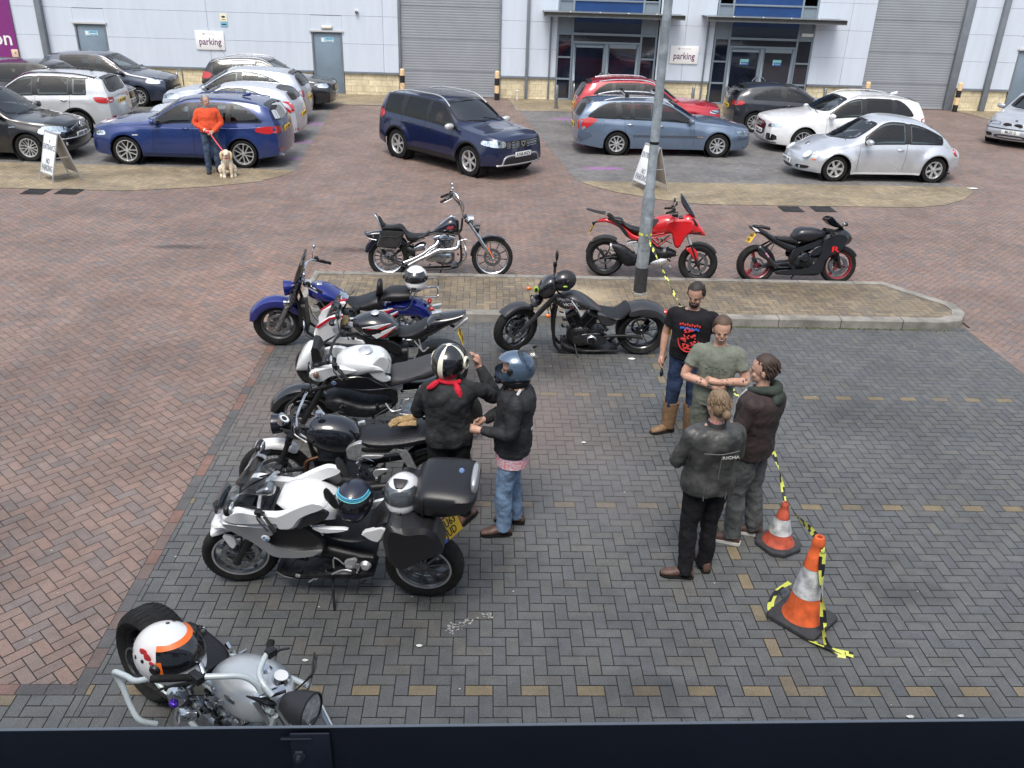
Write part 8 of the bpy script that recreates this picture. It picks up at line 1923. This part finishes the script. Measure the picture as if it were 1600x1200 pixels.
# man with the cream and black helmet, back to the camera
p, H_, R_ = person('person in a dark grey jacket and cream and black helmet, back turned', (-.27, 6.66), radians(96), dict(elL=(.10, .27, 1.12), wrL=(.33, .16, 1.02), elR=(.10, -.42, 1.24), wrR=(.20, -.27, 1.50), hdR=(.1, .25, .9), huR=(0, -1, 0), ftL=(-.02, .11, .1), ftR=(.0, -.14, -.6), hyaw=-.5, face=False, curl=.7, hx=.02), SK1, cloth('charcoal_jacket', (.030, .032, .034), .4, .7, 30), BLC, BRN, bulk=1.08, hem=.82, waist=1.12)
CRM = mat('helmet_cream', (.74, .72, .58), .25, coat=1)
def creamy(t, so_, surf):
    b = MB()
    for a0, a1 in ((-2.95, 2.95),):
        G = [[surf(2.30+.30*i/2, a0+(a1-a0)*j/40, 1.02) for j in range(41)] for i in range(3)]; b.add([p_ for r in G for p_ in r], [(i*41+j, i*41+j+1, (i+1)*41+j+1, (i+1)*41+j) for i in range(2) for j in range(40)])
    for sg in (-1, 1):
        G = [[surf(.15+2.2*j/20, sg*(1.45+.22*i/2), 1.02) for j in range(21)] for i in range(3)]; b.add([p_ for r in G for p_ in r], [(i*21+j, i*21+j+1, (i+1)*21+j+1, (i+1)*21+j) for i in range(2) for j in range(20)])
    b.build('cream_band', CRM, so_, ang=80)
    b = MB(); G = [[surf(.0+.16*i/2, 2*pi*j/24, 1.02) for j in range(25)] for i in range(3)]; b.add([p_ for r in G for p_ in r], [(i*25+j, i*25+j+1, (i+1)*25+j+1, (i+1)*25+j) for i in range(2) for j in range(24)])
    G = [[surf(.10+2.3*j/20, pi+(i-1)*.16, 1.02) for j in range(21)] for i in range(3)]; b.add([p_ for r in G for p_ in r], [(i*21+j, i*21+j+1, (i+1)*21+j+1, (i+1)*21+j) for i in range(2) for j in range(20)]); b.build('cream_stripe', CRM, so_, ang=80)
    for sg in (-1, 1): b = MB(); b.lathe([(.034, .014), (.046, .012), (.048, -.01)], (.03, sg*.119, .125), (0, sg, 0), 24); b.build('cream_ring', CRM, so_)
helmet('helmet', None, tuple(H_(.008, 0, -.150)), (0, 0, radians(-28)), BLKG, BLKG, 1.18, None, p, band=creamy)
b = MB(); b.tube([(-.05, .09, 1.49), (-.075, .03, 1.475), (-.08, -.04, 1.47), (-.05, -.09, 1.47)], .022, 8, 4); b.tube([(-.065, .10, 1.48, .022), (-.10, .15, 1.455, .026), (-.11, .19, 1.44, .012)], .02, 8, 3); b.tube([(-.085, -.05, 1.47, .018), (-.125, -.07, 1.42, .030), (-.135, -.09, 1.35, .024), (-.13, -.10, 1.33, .008)], .02, 8, 3); b.build('scarf', cloth('red_cotton', (.55, .02, .04), .3), p)
# man in the blue open helmet and jeans
p, H_, R_ = person('person in a blue flip-up helmet, black padded jacket and light jeans, facing left', (.29, 6.58), radians(176), dict(elL=(.02, .27, 1.13), wrL=(.27, .16, 1.10), elR=(.03, -.27, 1.12), wrR=(.27, -.10, 1.06), ftL=(.06, .10, .15), ftR=(-.05, -.10, -.1), hpitch=.15, curl=.9, flare=.03, cuff=-.03, lean=-.01), SK2, mat('black_textile', (.014, .015, .018), .75, bump=.5, bscale=35, var=.35, vscale=8), DEN, BRN, bulk=1.10, hem=.80, waist=1.25, jeanw=1.05)
helmet('helmet', None, tuple(H_(.005, 0, -.135)), (0, .05, 0), mat('helmet_blue', (.10, .15, .22), .22, .5, coat=1), glassmat('clear_visor', (.75, .78, .8)), 1.14, None, p, True)
b = MB(); b.sec([(.10, 1.56, 1.49, .07), (.15, 1.555, 1.48, .06), (.17, 1.54, 1.49, .03)], 14, 3); b.build('chin_guard', BLKG, p); b = MB(); b.tube([(.07, .06, 1.50), (.09, .05, 1.42), (.10, .05, 1.35)], .007); b.build('strap', BLK, p)
for pt in ([(-.05, .12, 1.475), (-.02, .20, 1.45), (.0, .26, 1.40)], [(-.16, .02, 1.08), (-.13, .10, 1.07), (-.08, .17, 1.06)]): b = MB(); b.tube(pt, .013, 6, 3); b.build('reflective_strip', mat('strip_grey', (.5, .52, .53), .4), p)
b = MB(); R = [oval((-.0+.0, 0, z), .150+.004*sin(z*90), .205) for z in (.74, .77, .80, .84)]; b.rings(R, False); b.build('shirt_hem', mat('check_shirt', (.45, .12, .14), .8, var=.7, vscale=60, col2=(.6, .6, .65)), p)
# man in the black printed T-shirt
p, H_, R_ = person('bearded person in a black T-shirt with red print beside the island', (2.22, 8.46), radians(-112), dict(elR=(-.02, -.27, 1.14), wrR=(.06, -.27, .90), elL=(-.06, .30, 1.15), wrL=(.06, .22, .98), ftR=(.06, -.12, -.9), ftL=(-.02, .11, .2), hyaw=-.12, hpitch=.30, curl=.5, cuff=.28), SK1, cloth('tee_black', (.012, .012, .015), .2), DEND, mat('tan_boot', (.21, .125, .065), .7, bump=.4, bscale=60, var=.25, vscale=20), mat('hair_dark', (.022, .016, .013), .6, bump=.4, bscale=150), 1.0, 'short', .90, 1.12, 1.22)
for i in (1,):
    b = MB(); b.tube([(.05, -.12, .06, .070), (.045, -.118, .20, .080), (.045, -.112, .38, .092)], .07, 16, 3); o = b.build('boot_shaft', mat('tan_boot', (.21, .125, .065), .7), p); b = MB(); b.tube([(-.01, .11, .06, .070), (-.0, .108, .20, .080), (.0, .104, .38, .092)], .07, 16, 3); b.build('boot_shaft', mat('tan_boot', (.21, .125, .065), .7), p)
b = MB(); b.ell(tuple(H_(.052, 0, -.075)), (.048, .055, .042), 16, 8, R_); b.ell(tuple(H_(.088, 0, -.036)), (.008, .028, .006), 10, 6, R_); o = b.build('beard', mat('hair_dark', (.022, .016, .013), .6), p)
def frontpatch(p, name, pts, m, x, lift=.0, z0=0):
    b = MB(); b.add([(x(y, z)+lift, y, z) for y, z in pts], [tuple(range(len(pts)))]); return b.build(name, m, p)
fx = lambda y, z: .175-.9*y*y+.02*(1.25-z)
b = MB(); r = random.Random(4)
for i in range(46):
    z = r.uniform(1.06, 1.30); w_ = .085*(1-abs(z-1.19)/.22); y = r.uniform(-w_, w_); s_ = r.uniform(.008, .02); b.ell((fx(y, z), y, z), (.006, s_, s_*.8), 7, 5)
b.tube([(fx(y, z)+.001, y, z) for y, z in [(.105*cos(a), 1.17+.13*sin(a)) for a in [pi+pi*j/10 for j in range(11)]]], .007, 6, 1); b.build('red_print', mat('print_red', (.55, .035, .03), .7), p)
for txt_z, m_, w_ in ((1.335, mat('print_red', (.55, .035, .03), .7), .10), (1.295, mat('print_blue', (.04, .12, .5), .7), .09)):
    b = MB(); [b.ell((fx(y, txt_z), y, txt_z+.004*((j % 2)*2-1)), (.006, .012, .016), 6, 4) for j, y in enumerate([-w_+2*w_*q/8 for q in range(9)])]; b.build('print_band', m_, p)
b = MB(); [b.lathe([(.012, -.003), (.016, 0), (.012, .003), (.012, -.003)], (.06, -.24-.01*j, .84-.035*j), (.3, 1, .2*j), 12) for j in range(3)]; b.ell((.08, -.25, .70), (.03, .02, .04)); b.tube([(.05, -.22, .90), (.07, -.25, .80), (.08, -.25, .72)], .006); b.build('key_bunch', DARKMET, p)
# man with crossed arms
p, H_, R_ = person('smiling person in a sage green T-shirt with tattooed arms crossed', (2.26, 7.52), radians(-104), dict(elR=(.05, -.29, 1.13), wrR=(.19, .0, 1.10), elL=(.05, .29, 1.13), wrL=(.20, .03, 1.16), hdR=(-.35, 1, .1), hdL=(-.2, -1, .0), huR=(1, 0, .2), huL=(1, 0, .2), ftR=(.0, -.12, -.2), ftL=(.0, .12, .2), hyaw=.05, hpitch=.22, smile=True, curl=.6, tied=True, cuff=-.02, hr=.005), mat('skin_tattoo', (.50, .29, .21), .5, bump=.2, bscale=120, var=.1, vscale=25), cloth('tee_sage', (.165, .182, .150), .15), cloth('cargo_grey', (.10, .11, .09), .25), BRN, mat('hair_brown', (.085, .05, .032), .6, bump=.4, bscale=150), 1.0, 'short', .80, 1.0, 1.06)
b = MB(); [b.box((.17+.004*j-.4*(.03*j-.1)**2, -.10+.03*j, 1.27+.02*(j % 2)), (.006, .024, .018)) for j in range(7)]; [b.box((.178, -.08+.035*j, 1.235), (.006, .028, .012)) for j in range(5)]; b.build('faded_print', mat('print_dim', (.07, .085, .075), .8), p)
tt = MB(); r = random.Random(9)
for A, B in (((.05, -.29, 1.13), (.19, .0, 1.10)), ((.05, .29, 1.13), (.20, .03, 1.16))):
    A, B = V(A), V(B); d = (B-A).normalized(); s_, u_ = frame_of(d)
    for i in range(26): t_ = r.uniform(.0, .95); a = r.uniform(0, 6.28); q = A.lerp(B, t_)+(s_*cos(a)+u_*sin(a))*(.0445-.011*t_); tt.ell(tuple(q), (r.uniform(.006, .016),)*3, 6, 4, None)
soft(tt.build('tattoo', mat('tattoo_ink', (.12, .12, .13), .6, var=.5, vscale=40), p), .006, 4)
# man in the hooded brown jacket
p, H_, R_ = person('person in a dark brown jacket with green hood nearest the smaller cone', (2.37, 6.50), radians(140), dict(elL=(.05, .27, 1.13), wrL=(.20, .17, .98), elR=(.03, -.27, 1.13), wrR=(.20, -.14, 1.0), ftL=(.0, .13, .3), ftR=(-.10, -.12, .35), hyaw=.42, hpitch=.05, curl=.8, flare=.02, cuff=-.03, sole=mat('sole_white', (.6, .58, .55), .6)), SK2, mat('brown_suede', (.030, .018, .017), .8, bump=.5, bscale=40, var=.35, vscale=8), cloth('combat_grey', (.085, .090, .090), .35, .7, 40), BRN, mat('hair_brown2', (.045, .026, .018), .6, bump=.4, bscale=150), 1.03, 'long', .80, 1.16, 1.22, jeanw=1.12)
HG = cloth('hood_green', (.042, .052, .044), .3)
b = MB(); b.tube([(.08, .07, 1.45, .025), (-.01, .10, 1.48, .035), (-.09, .07, 1.49, .042), (-.12, 0, 1.48, .045), (-.09, -.07, 1.49, .042), (-.01, -.10, 1.48, .035), (.08, -.07, 1.45, .025)], .05, 14, 4); b.ell((-.14, 0, 1.41), (.05, .10, .07), 16, 8); soft(b.build('hood', HG, p), .008, 3, .01)
b = MB(); b.tube([(.10, .07, 1.44), (.15, .07, 1.36), (.175, .05, 1.26), (.18, .04, 1.12)], .012, 6, 3); b.tube([(.10, -.03, 1.44), (.15, -.02, 1.36), (.175, .0, 1.26)], .010, 6, 3); b.build('zip_edge', mat('zip_grey', (.5, .5, .5), .5), p)
# person in the black leather jacket
LJ = mat('worn_leather', (.022, .023, .023), .42, bump=.6, bscale=22, var=.0, vscale=6, col2=(.065, .065, .062))
p, H_, R_ = person('person with tied light brown hair in a worn black leather jacket, back to the camera', (1.86, 5.98), radians(100), dict(elL=(.05, .27, 1.12), wrL=(.24, .15, 1.06), elR=(.06, -.25, 1.12), wrR=(.24, -.10, 1.08), ftL=(-.06, .12, 1.25), ftR=(.02, -.10, -.1), hyaw=.12, hpitch=.15, bun=True, face=False, curl=.7, flare=.03, cuff=-.05), SK2, LJ, BLC, BRN, mat('hair_fair', (.20, .135, .080), .55, bump=.5, bscale=120, stretch=(1, 1, .2), var=.3, vscale=60), .985, 'long', .84, 1.06, 1.12, 1.02, jeanw=1.02)
SE = mat('seam_pale', (.14, .14, .135), .6)
for pt in ([(-.175, .15, 1.30), (-.185, 0, 1.285), (-.175, -.15, 1.30)], [(-.185, 0, 1.285), (-.172, 0, 1.05)], [(-.155, .10, .97), (-.16, .095, .84)], [(-.155, -.10, .97), (-.16, -.095, .84)]): b = MB(); b.tube(pt, .0035, 5, 4); b.build('seam', SE, p)
b = MB(); b.text('RICHA', .040, Matrix.Translation((-.196, -.07, 1.258)) @ Matrix.Rotation(-pi/2, 4, 'Z') @ Matrix.Rotation(pi/2, 4, 'X') @ Matrix.Diagonal((1.25, .9, 1, 1)), .006); b.build('lettering', mat('letter_grey', (.45, .45, .42), .5), p)
b = MB(); R = [oval((-.005, 0, z), .078, .072) for z in (1.44, 1.47, 1.50)]; b.rings(R, False); b.build('collar', LJ, p); b = MB(); R = [oval((.0, 0, z), .066, .062) for z in (1.47, 1.50, 1.515)]; b.rings(R, False); b.build('neck_scarf', mat('scarf_mix', (.4, .08, .08), .8, var=.6, vscale=50, col2=(.6, .55, .5)), p)
# man in the red jumper
p, H_, R_ = person('person with short grey hair in an orange-red jumper holding a dog lead', (-6.30, 20.62), radians(-72), dict(elR=(.0, -.29, 1.13), wrR=(.20, -.06, .98), elL=(.02, .29, 1.13), wrL=(.22, .08, .97), hdR=(.3, .8, -.2), hdL=(.3, -.8, -.1), huR=(.5, 0, 1), huL=(.5, 0, 1), ftR=(.02, -.10, -.1), ftL=(.0, .12, .35), hyaw=.45, hpitch=.12, jumper=True, curl=.9, cuff=-.02), SK2, cloth('jumper_red', (.62, .085, .035), .12), cloth('denim_mid', (.05, .075, .12), .4, .5, 60), mat('shoe_navy', (.02, .022, .03), .6), mat('hair_grey', (.26, .26, .27), .6, bump=.3, bscale=150), 1.0, 'long', .92, 1.08, 1.22)
b = MB(); R = [oval((.0, 0, z), .070, .070) for z in (1.46, 1.50, 1.52)]; b.rings(R, False); b.build('shirt_collar', cloth('collar_grey', (.3, .31, .33)), p); b = MB(); b.lathe([(.048, -.01), (.048, .012)], (.165, -.09, 1.0), (.5, .7, -.3), 14); b.build('white_cuff', WHT, p)
hp0 = p.matrix_basis @ V((.25, .0, .955)); 
# dog
DW = mat('dog_cream', (.66, .60, .50), .9, bump=.9, bscale=40, var=.0, vscale=14, col2=(.56, .46, .33)); dc = V((-5.86, 20.22, 0))
b = MB(); b.tube([(-.22, 0, .15, .12), (-.16, 0, .24, .135), (-.05, 0, .33, .125), (.03, 0, .42, .10), (.07, 0, .50, .075)], .1, 18, 4)
for sg in (-1, 1):
    b.tube([(.02, sg*.075, .36, .055), (.07, sg*.08, .20, .040), (.07, sg*.08, .06, .033), (.085, sg*.08, .025, .036), (.12, sg*.08, .02, .028)], .04, 12, 3); b.tube([(-.20, sg*.10, .18, .085), (-.06, sg*.15, .17, .065), (-.08, sg*.14, .06, .042), (-.02, sg*.15, .03, .036), (.05, sg*.15, .022, .03)], .05, 12, 3)
b.tube([(-.30, .02, .10, .035), (-.40, .10, .05, .04), (-.50, .16, .04, .032), (-.56, .17, .045, .012)], .03, 10, 4)
b.ell((.10, 0, .565), (.092, .082, .080), 18, 12); b.ell((.185, 0, .535), (.065, .045, .038), 14, 8); b.ell((.17, 0, .505), (.05, .04, .03), 12, 8)
for i in range(70): r_ = random.Random(i); a = r_.uniform(0, 6.28); z = r_.uniform(.10, .5); rr = .12-.10*abs(z-.25); b.tube([(-.06+rr*cos(a), rr*sin(a), z+.02, .014), (-.06+rr*1.12*cos(a), rr*1.12*sin(a), z-.03, .008)], .01, 5, 1)
dog = b.build('dog', DW, None); soft(dog, .008, 2, .012); dog.location = dc; dog.rotation_euler = (0, 0, radians(-75)); tag(dog, 'shaggy cream dog sitting on a red lead beside the blue suv', 'dog')
for sg in (-1, 1):
    b = MB(); b.tube([(.08, sg*.075, .60, .022), (.085, sg*.105, .54, .034), (.09, sg*.105, .46, .030), (.095, sg*.10, .41, .012)], .03, 10, 4); soft(b.build('ear', mat('dog_ear', (.60, .47, .30), .9, bump=.9, bscale=40), dog), .006, 2, .008); b = MB(); b.ell((.168, sg*.033, .582), (.009, .010, .010), 8, 6); b.build('eye', INK, dog)
b = MB(); b.ell((.247, 0, .548), (.014, .018, .014), 10, 6); b.build('nose', BLK, dog); b = MB(); b.ell((.205, 0, .508), (.030, .022, .008), 10, 6); b.build('mouth', mat('mouth', (.12, .05, .045), .6), dog)
b = MB(); b.lathe([(.088, -.012), (.092, 0), (.088, .012)], (.055, 0, .475), (.35, 0, .9), 20); b.build('collar', mat('lead_red', (.62, .02, .05), .5), dog)
nk_ = dog.matrix_basis @ V((.10, .03, .50)); b = MB(); mid = (hp0+nk_)/2+V((0, 0, -.02)); P = cr([tuple(hp0), tuple(mid), tuple(nk_)], 8)
vs = []
for q in P: vs += [(q[0]-.012, q[1], q[2]), (q[0]+.012, q[1]+.006, q[2]), (q[0]+.012, q[1]+.010, q[2]), (q[0]-.012, q[1]+.004, q[2])]
b.add(vs, [(4*i+a, 4*i+(a+1) % 4, 4*i+4+(a+1) % 4, 4*i+4+a) for i in range(len(P)-1) for a in range(4)]); b.ell(tuple(hp0+V((-.03, 0, .01))), (.055, .035, .035), 12, 8)
tag(b.build('dog_lead', mat('lead_red', (.62, .02, .05), .5)), 'red dog lead running from the hands down to the cream dog', 'lead')
# ================================================================ cones, tape, boards
CO = mat('cone_orange', (.72, .13, .035), .5, var=.35, vscale=9); CO2 = mat('cone_faded', (.48, .09, .05), .5, var=.35, vscale=14); CWH = mat('cone_sleeve', (.52, .53, .54), .5, var=.5, vscale=12); CB = mat('cone_base', (.035, .037, .042), .75, bump=.4, bscale=40, var=.3, vscale=10)
def cone(x, y, h, bs, rz, lab, oc, hexa):
    t = thing('traffic_cone', lab, 'traffic cone', (x, y, 0), rz, 'traffic cones')
    r0, r1 = bs*.34, h*.045; R = lambda z: r0+(r1-r0)*(z-.06)/(h-.06)
    b = MB(); c_ = bs*.5; k = .55 if hexa else .86
    P = [(c_, -c_*k), (c_, c_*k), (c_*k, c_), (-c_*k, c_), (-c_, c_*k), (-c_, -c_*k), (-c_*k, -c_), (c_*k, -c_)]
    b.prism(P, .004, .05, 'z', .012); b.build('base', CB, t, bevel=.004)
    z1, z2 = h*.34, h*.66
    for nm, a, e, m_ in (('lower_sleeve', .05, z1, oc), ('white_sleeve', z1, z2, CWH), ('upper_sleeve', z2, h, oc)):
        b = MB(); g = .003 if nm == 'white_sleeve' else 0
        pr = [(R(a)+g, a), (R((a+e)/2)+g, (a+e)/2), (R(e)+g, e)]
        if nm == 'lower_sleeve': pr = [(r0+.02, .05), (r0+.006, .075)]+pr[1:]
        if nm == 'upper_sleeve': pr = [(R(a), a), (R(h*.82), h*.82), (R(h*.82)-.006, h*.835), (R(h*.9), h*.9), (R(h*.93)+.006, h*.92), (R(h*.95)+.006, h*.96), (R(h), h), (R(h)*.6, h), (R(h)*.55, h-.06)]
        b.lathe(pr, ax=(0, 0, 1), n=32); b.build(nm, m_, t, ang=40)
cone(2.70, 6.36, .46, .36, .5, 'smaller faded red and grey traffic cone nearer the standing group', CO2, True)
cone(2.60, 5.38, .80, .42, .72, 'tall bright orange and white traffic cone with tape wound round its base', CO, False)
TY = mat('tape_yellow', (.62, .66, .12), .45); TK = mat('tape_black', (.015, .015, .016), .45)
def tape(name, lab, pts, w_=.038, tw=2.2, seed=1, flat=False, st=.13):
    r = random.Random(seed); P = cr(pts, 14); b = MB(); L = 0; vs = []; ds = []
    for i, p in enumerate(P):
        q = P[min(i+1, len(P)-1)]; o = P[max(i-1, 0)]; d = (V(q)-V(o)).normalized(); s_, u_ = frame_of(d)
        if i: L += (V(p)-V(P[i-1])).length
        a = tw*L+.8*sin(L*3.1+seed); e = s_*cos(a)+u_*sin(a)
        if flat: e = V((-d.y, d.x, 0)).normalized()*cos(.5*sin(L*5))+V((0, 0, .5*sin(L*6)+.2))
        vs.append((V(p)-e*w_/2, V(p)+e*w_/2)); ds.append(L)
    for i in range(len(P)-1):
        # two slanted halves per step give the diagonal bars
        n_ = max(1, int((ds[i+1]-ds[i])/.02))
        for k in range(n_):
            t0, t1 = k/n_, (k+1)/n_; A = [vs[i][0].lerp(vs[i+1][0], t0), vs[i][0].lerp(vs[i+1][0], t1)]; B = [vs[i][1].lerp(vs[i+1][1], t0), vs[i][1].lerp(vs[i+1][1], t1)]
            for h in range(2):
                f0, f1 = h/2, (h+1)/2; l = ds[i]+(ds[i+1]-ds[i])*t0+h*st*.25; b.cm = int(l/(st/2)) % 2
                b.add([A[0].lerp(B[0], f0), A[1].lerp(B[1], f0), A[1].lerp(B[1], f1), A[0].lerp(B[0], f1)], [(0, 1, 2, 3)])
    b.cm = 0; return tag(b.build(name, [TY, TK], None), lab, 'barrier tape', 'black and yellow barrier tape')
tape('barrier_tape', 'barrier tape sagging from the lamp post past the group to the smaller cone', [(2.43, 12.53, 1.06), (2.52, 11.5, .84), (2.60, 10.4, .66), (2.66, 9.0, .58), (2.72, 8.0, .62), (2.74, 7.2, .66), (2.73, 6.7, .56), (2.71, 6.4, .43)], .035, 5.5, 1, st=.2)
tape('barrier_tape', 'barrier tape from the smaller cone down over the tall cone', [(2.73, 6.36, .43), (2.74, 6.1, .46), (2.70, 5.8, .58), (2.64, 5.5, .70), (2.62, 5.34, .73), (2.62, 5.29, .60), (2.64, 5.25, .40), (2.67, 5.20, .22), (2.68, 5.14, .08), (2.69, 5.06, .02), (2.73, 4.98, .012), (2.80, 4.96, .012)], .05, 4, 2, st=.22)
tape('barrier_tape', 'loop of barrier tape lying around the base of the tall cone', [(2.57, 5.66, .14), (2.46, 5.62, .08), (2.38, 5.50, .03), (2.40, 5.38, .014), (2.48, 5.25, .012), (2.57, 5.13, .014), (2.66, 5.04, .03), (2.75, 5.00, .02), (2.86, 4.965, .012)], .055, 0, 3, True, .24)
b = MB(); b.lathe([(.066, -.02), (.0675, 0), (.066, .02)], (2.43, 12.62, 1.06), (0, 0, 1), 20); b.v = [(2.43+(x-2.43)*1.48, 12.62+(y-12.62)*1.48, z) for x, y, z in b.v]; tag(b.build('tape_knot', TY), 'turn of yellow tape knotted round the lamp post', 'barrier tape', 'black and yellow barrier tape')
def aboard(x, y, rz, lab, txt, w_=.58, hgt=1.02, sp_=.62):
    t = thing('pavement_sign', lab, 'sign board', (x, y, .006), rz, 'folding A-boards'); a = atan2(sp_/2, hgt); L_ = hgt/cos(a); SM_ = mat('board_frame', (.45, .46, .47), .45, .5)
    for sg, nm in ((1, 'front_panel'), (-1, 'back_panel')):
        Mx = Matrix.Translation((sg*.012, 0, hgt)) @ Matrix.Rotation(sg*a*-1, 4, 'Y') @ Matrix.Rotation(0, 4, 'Z')
        def T(b): b.v = [tuple(Mx @ V(v)) for v in b.v]; return b
        p = T(MB().box((0, 0, -.44*L_), (.012, w_, L_*.80))).build(nm, mat('board_white', (.74, .76, .78), .4) if sg > 0 else mat('board_back', (.40, .37, .34), .6), t, bevel=.002)
        for s2 in (-1, 1): T(MB().box((0, s2*(w_/2+.008), -L_/2), (.022, .02, L_))).build('leg', SM_, t)
        T(MB().box((0, 0, -.02), (.024, w_+.03, .03))).build('top_rail', SM_, p); T(MB().box((0, 0, -.85*L_), (.018, w_, .02))).build('lower_rail', SM_, p)
        if sg > 0:
            b = MB(); IK = mat('board_ink', (.10, .12, .17), .5)
            for z, s_, tx in txt: b.text(tx, s_, Matrix.Translation((.008, 0, -z*L_)) @ Matrix.Rotation(pi/2, 4, 'Z') @ Matrix.Rotation(pi/2, 4, 'X') @ Matrix.Diagonal((.62, 1, 1, 1)))
            T(b).build('lettering', IK, p)
    b = MB(); b.bar((sp_*.22, w_/2, hgt*.5), (-sp_*.22, w_/2, hgt*.5), .012, .02); b.build('stay', SM_, t)
aboard(-9.40, 19.66, radians(-132), 'white folding A-board reading no parking beside the black hatchback on the left', [(.20, .09, 'N°'), (.32, .17, 'ENTRANCE'), (.40, .05, '· · · · ·'), (.60, .17, 'NO'), (.74, .19, 'PARKING')])
aboard(3.84, 20.05, radians(-158), 'white folding A-board partly hidden behind the lamp post', [(.25, .17, 'ENTRANCE'), (.60, .17, 'NO'), (.74, .19, 'PARKING')], .58, .98, .6)
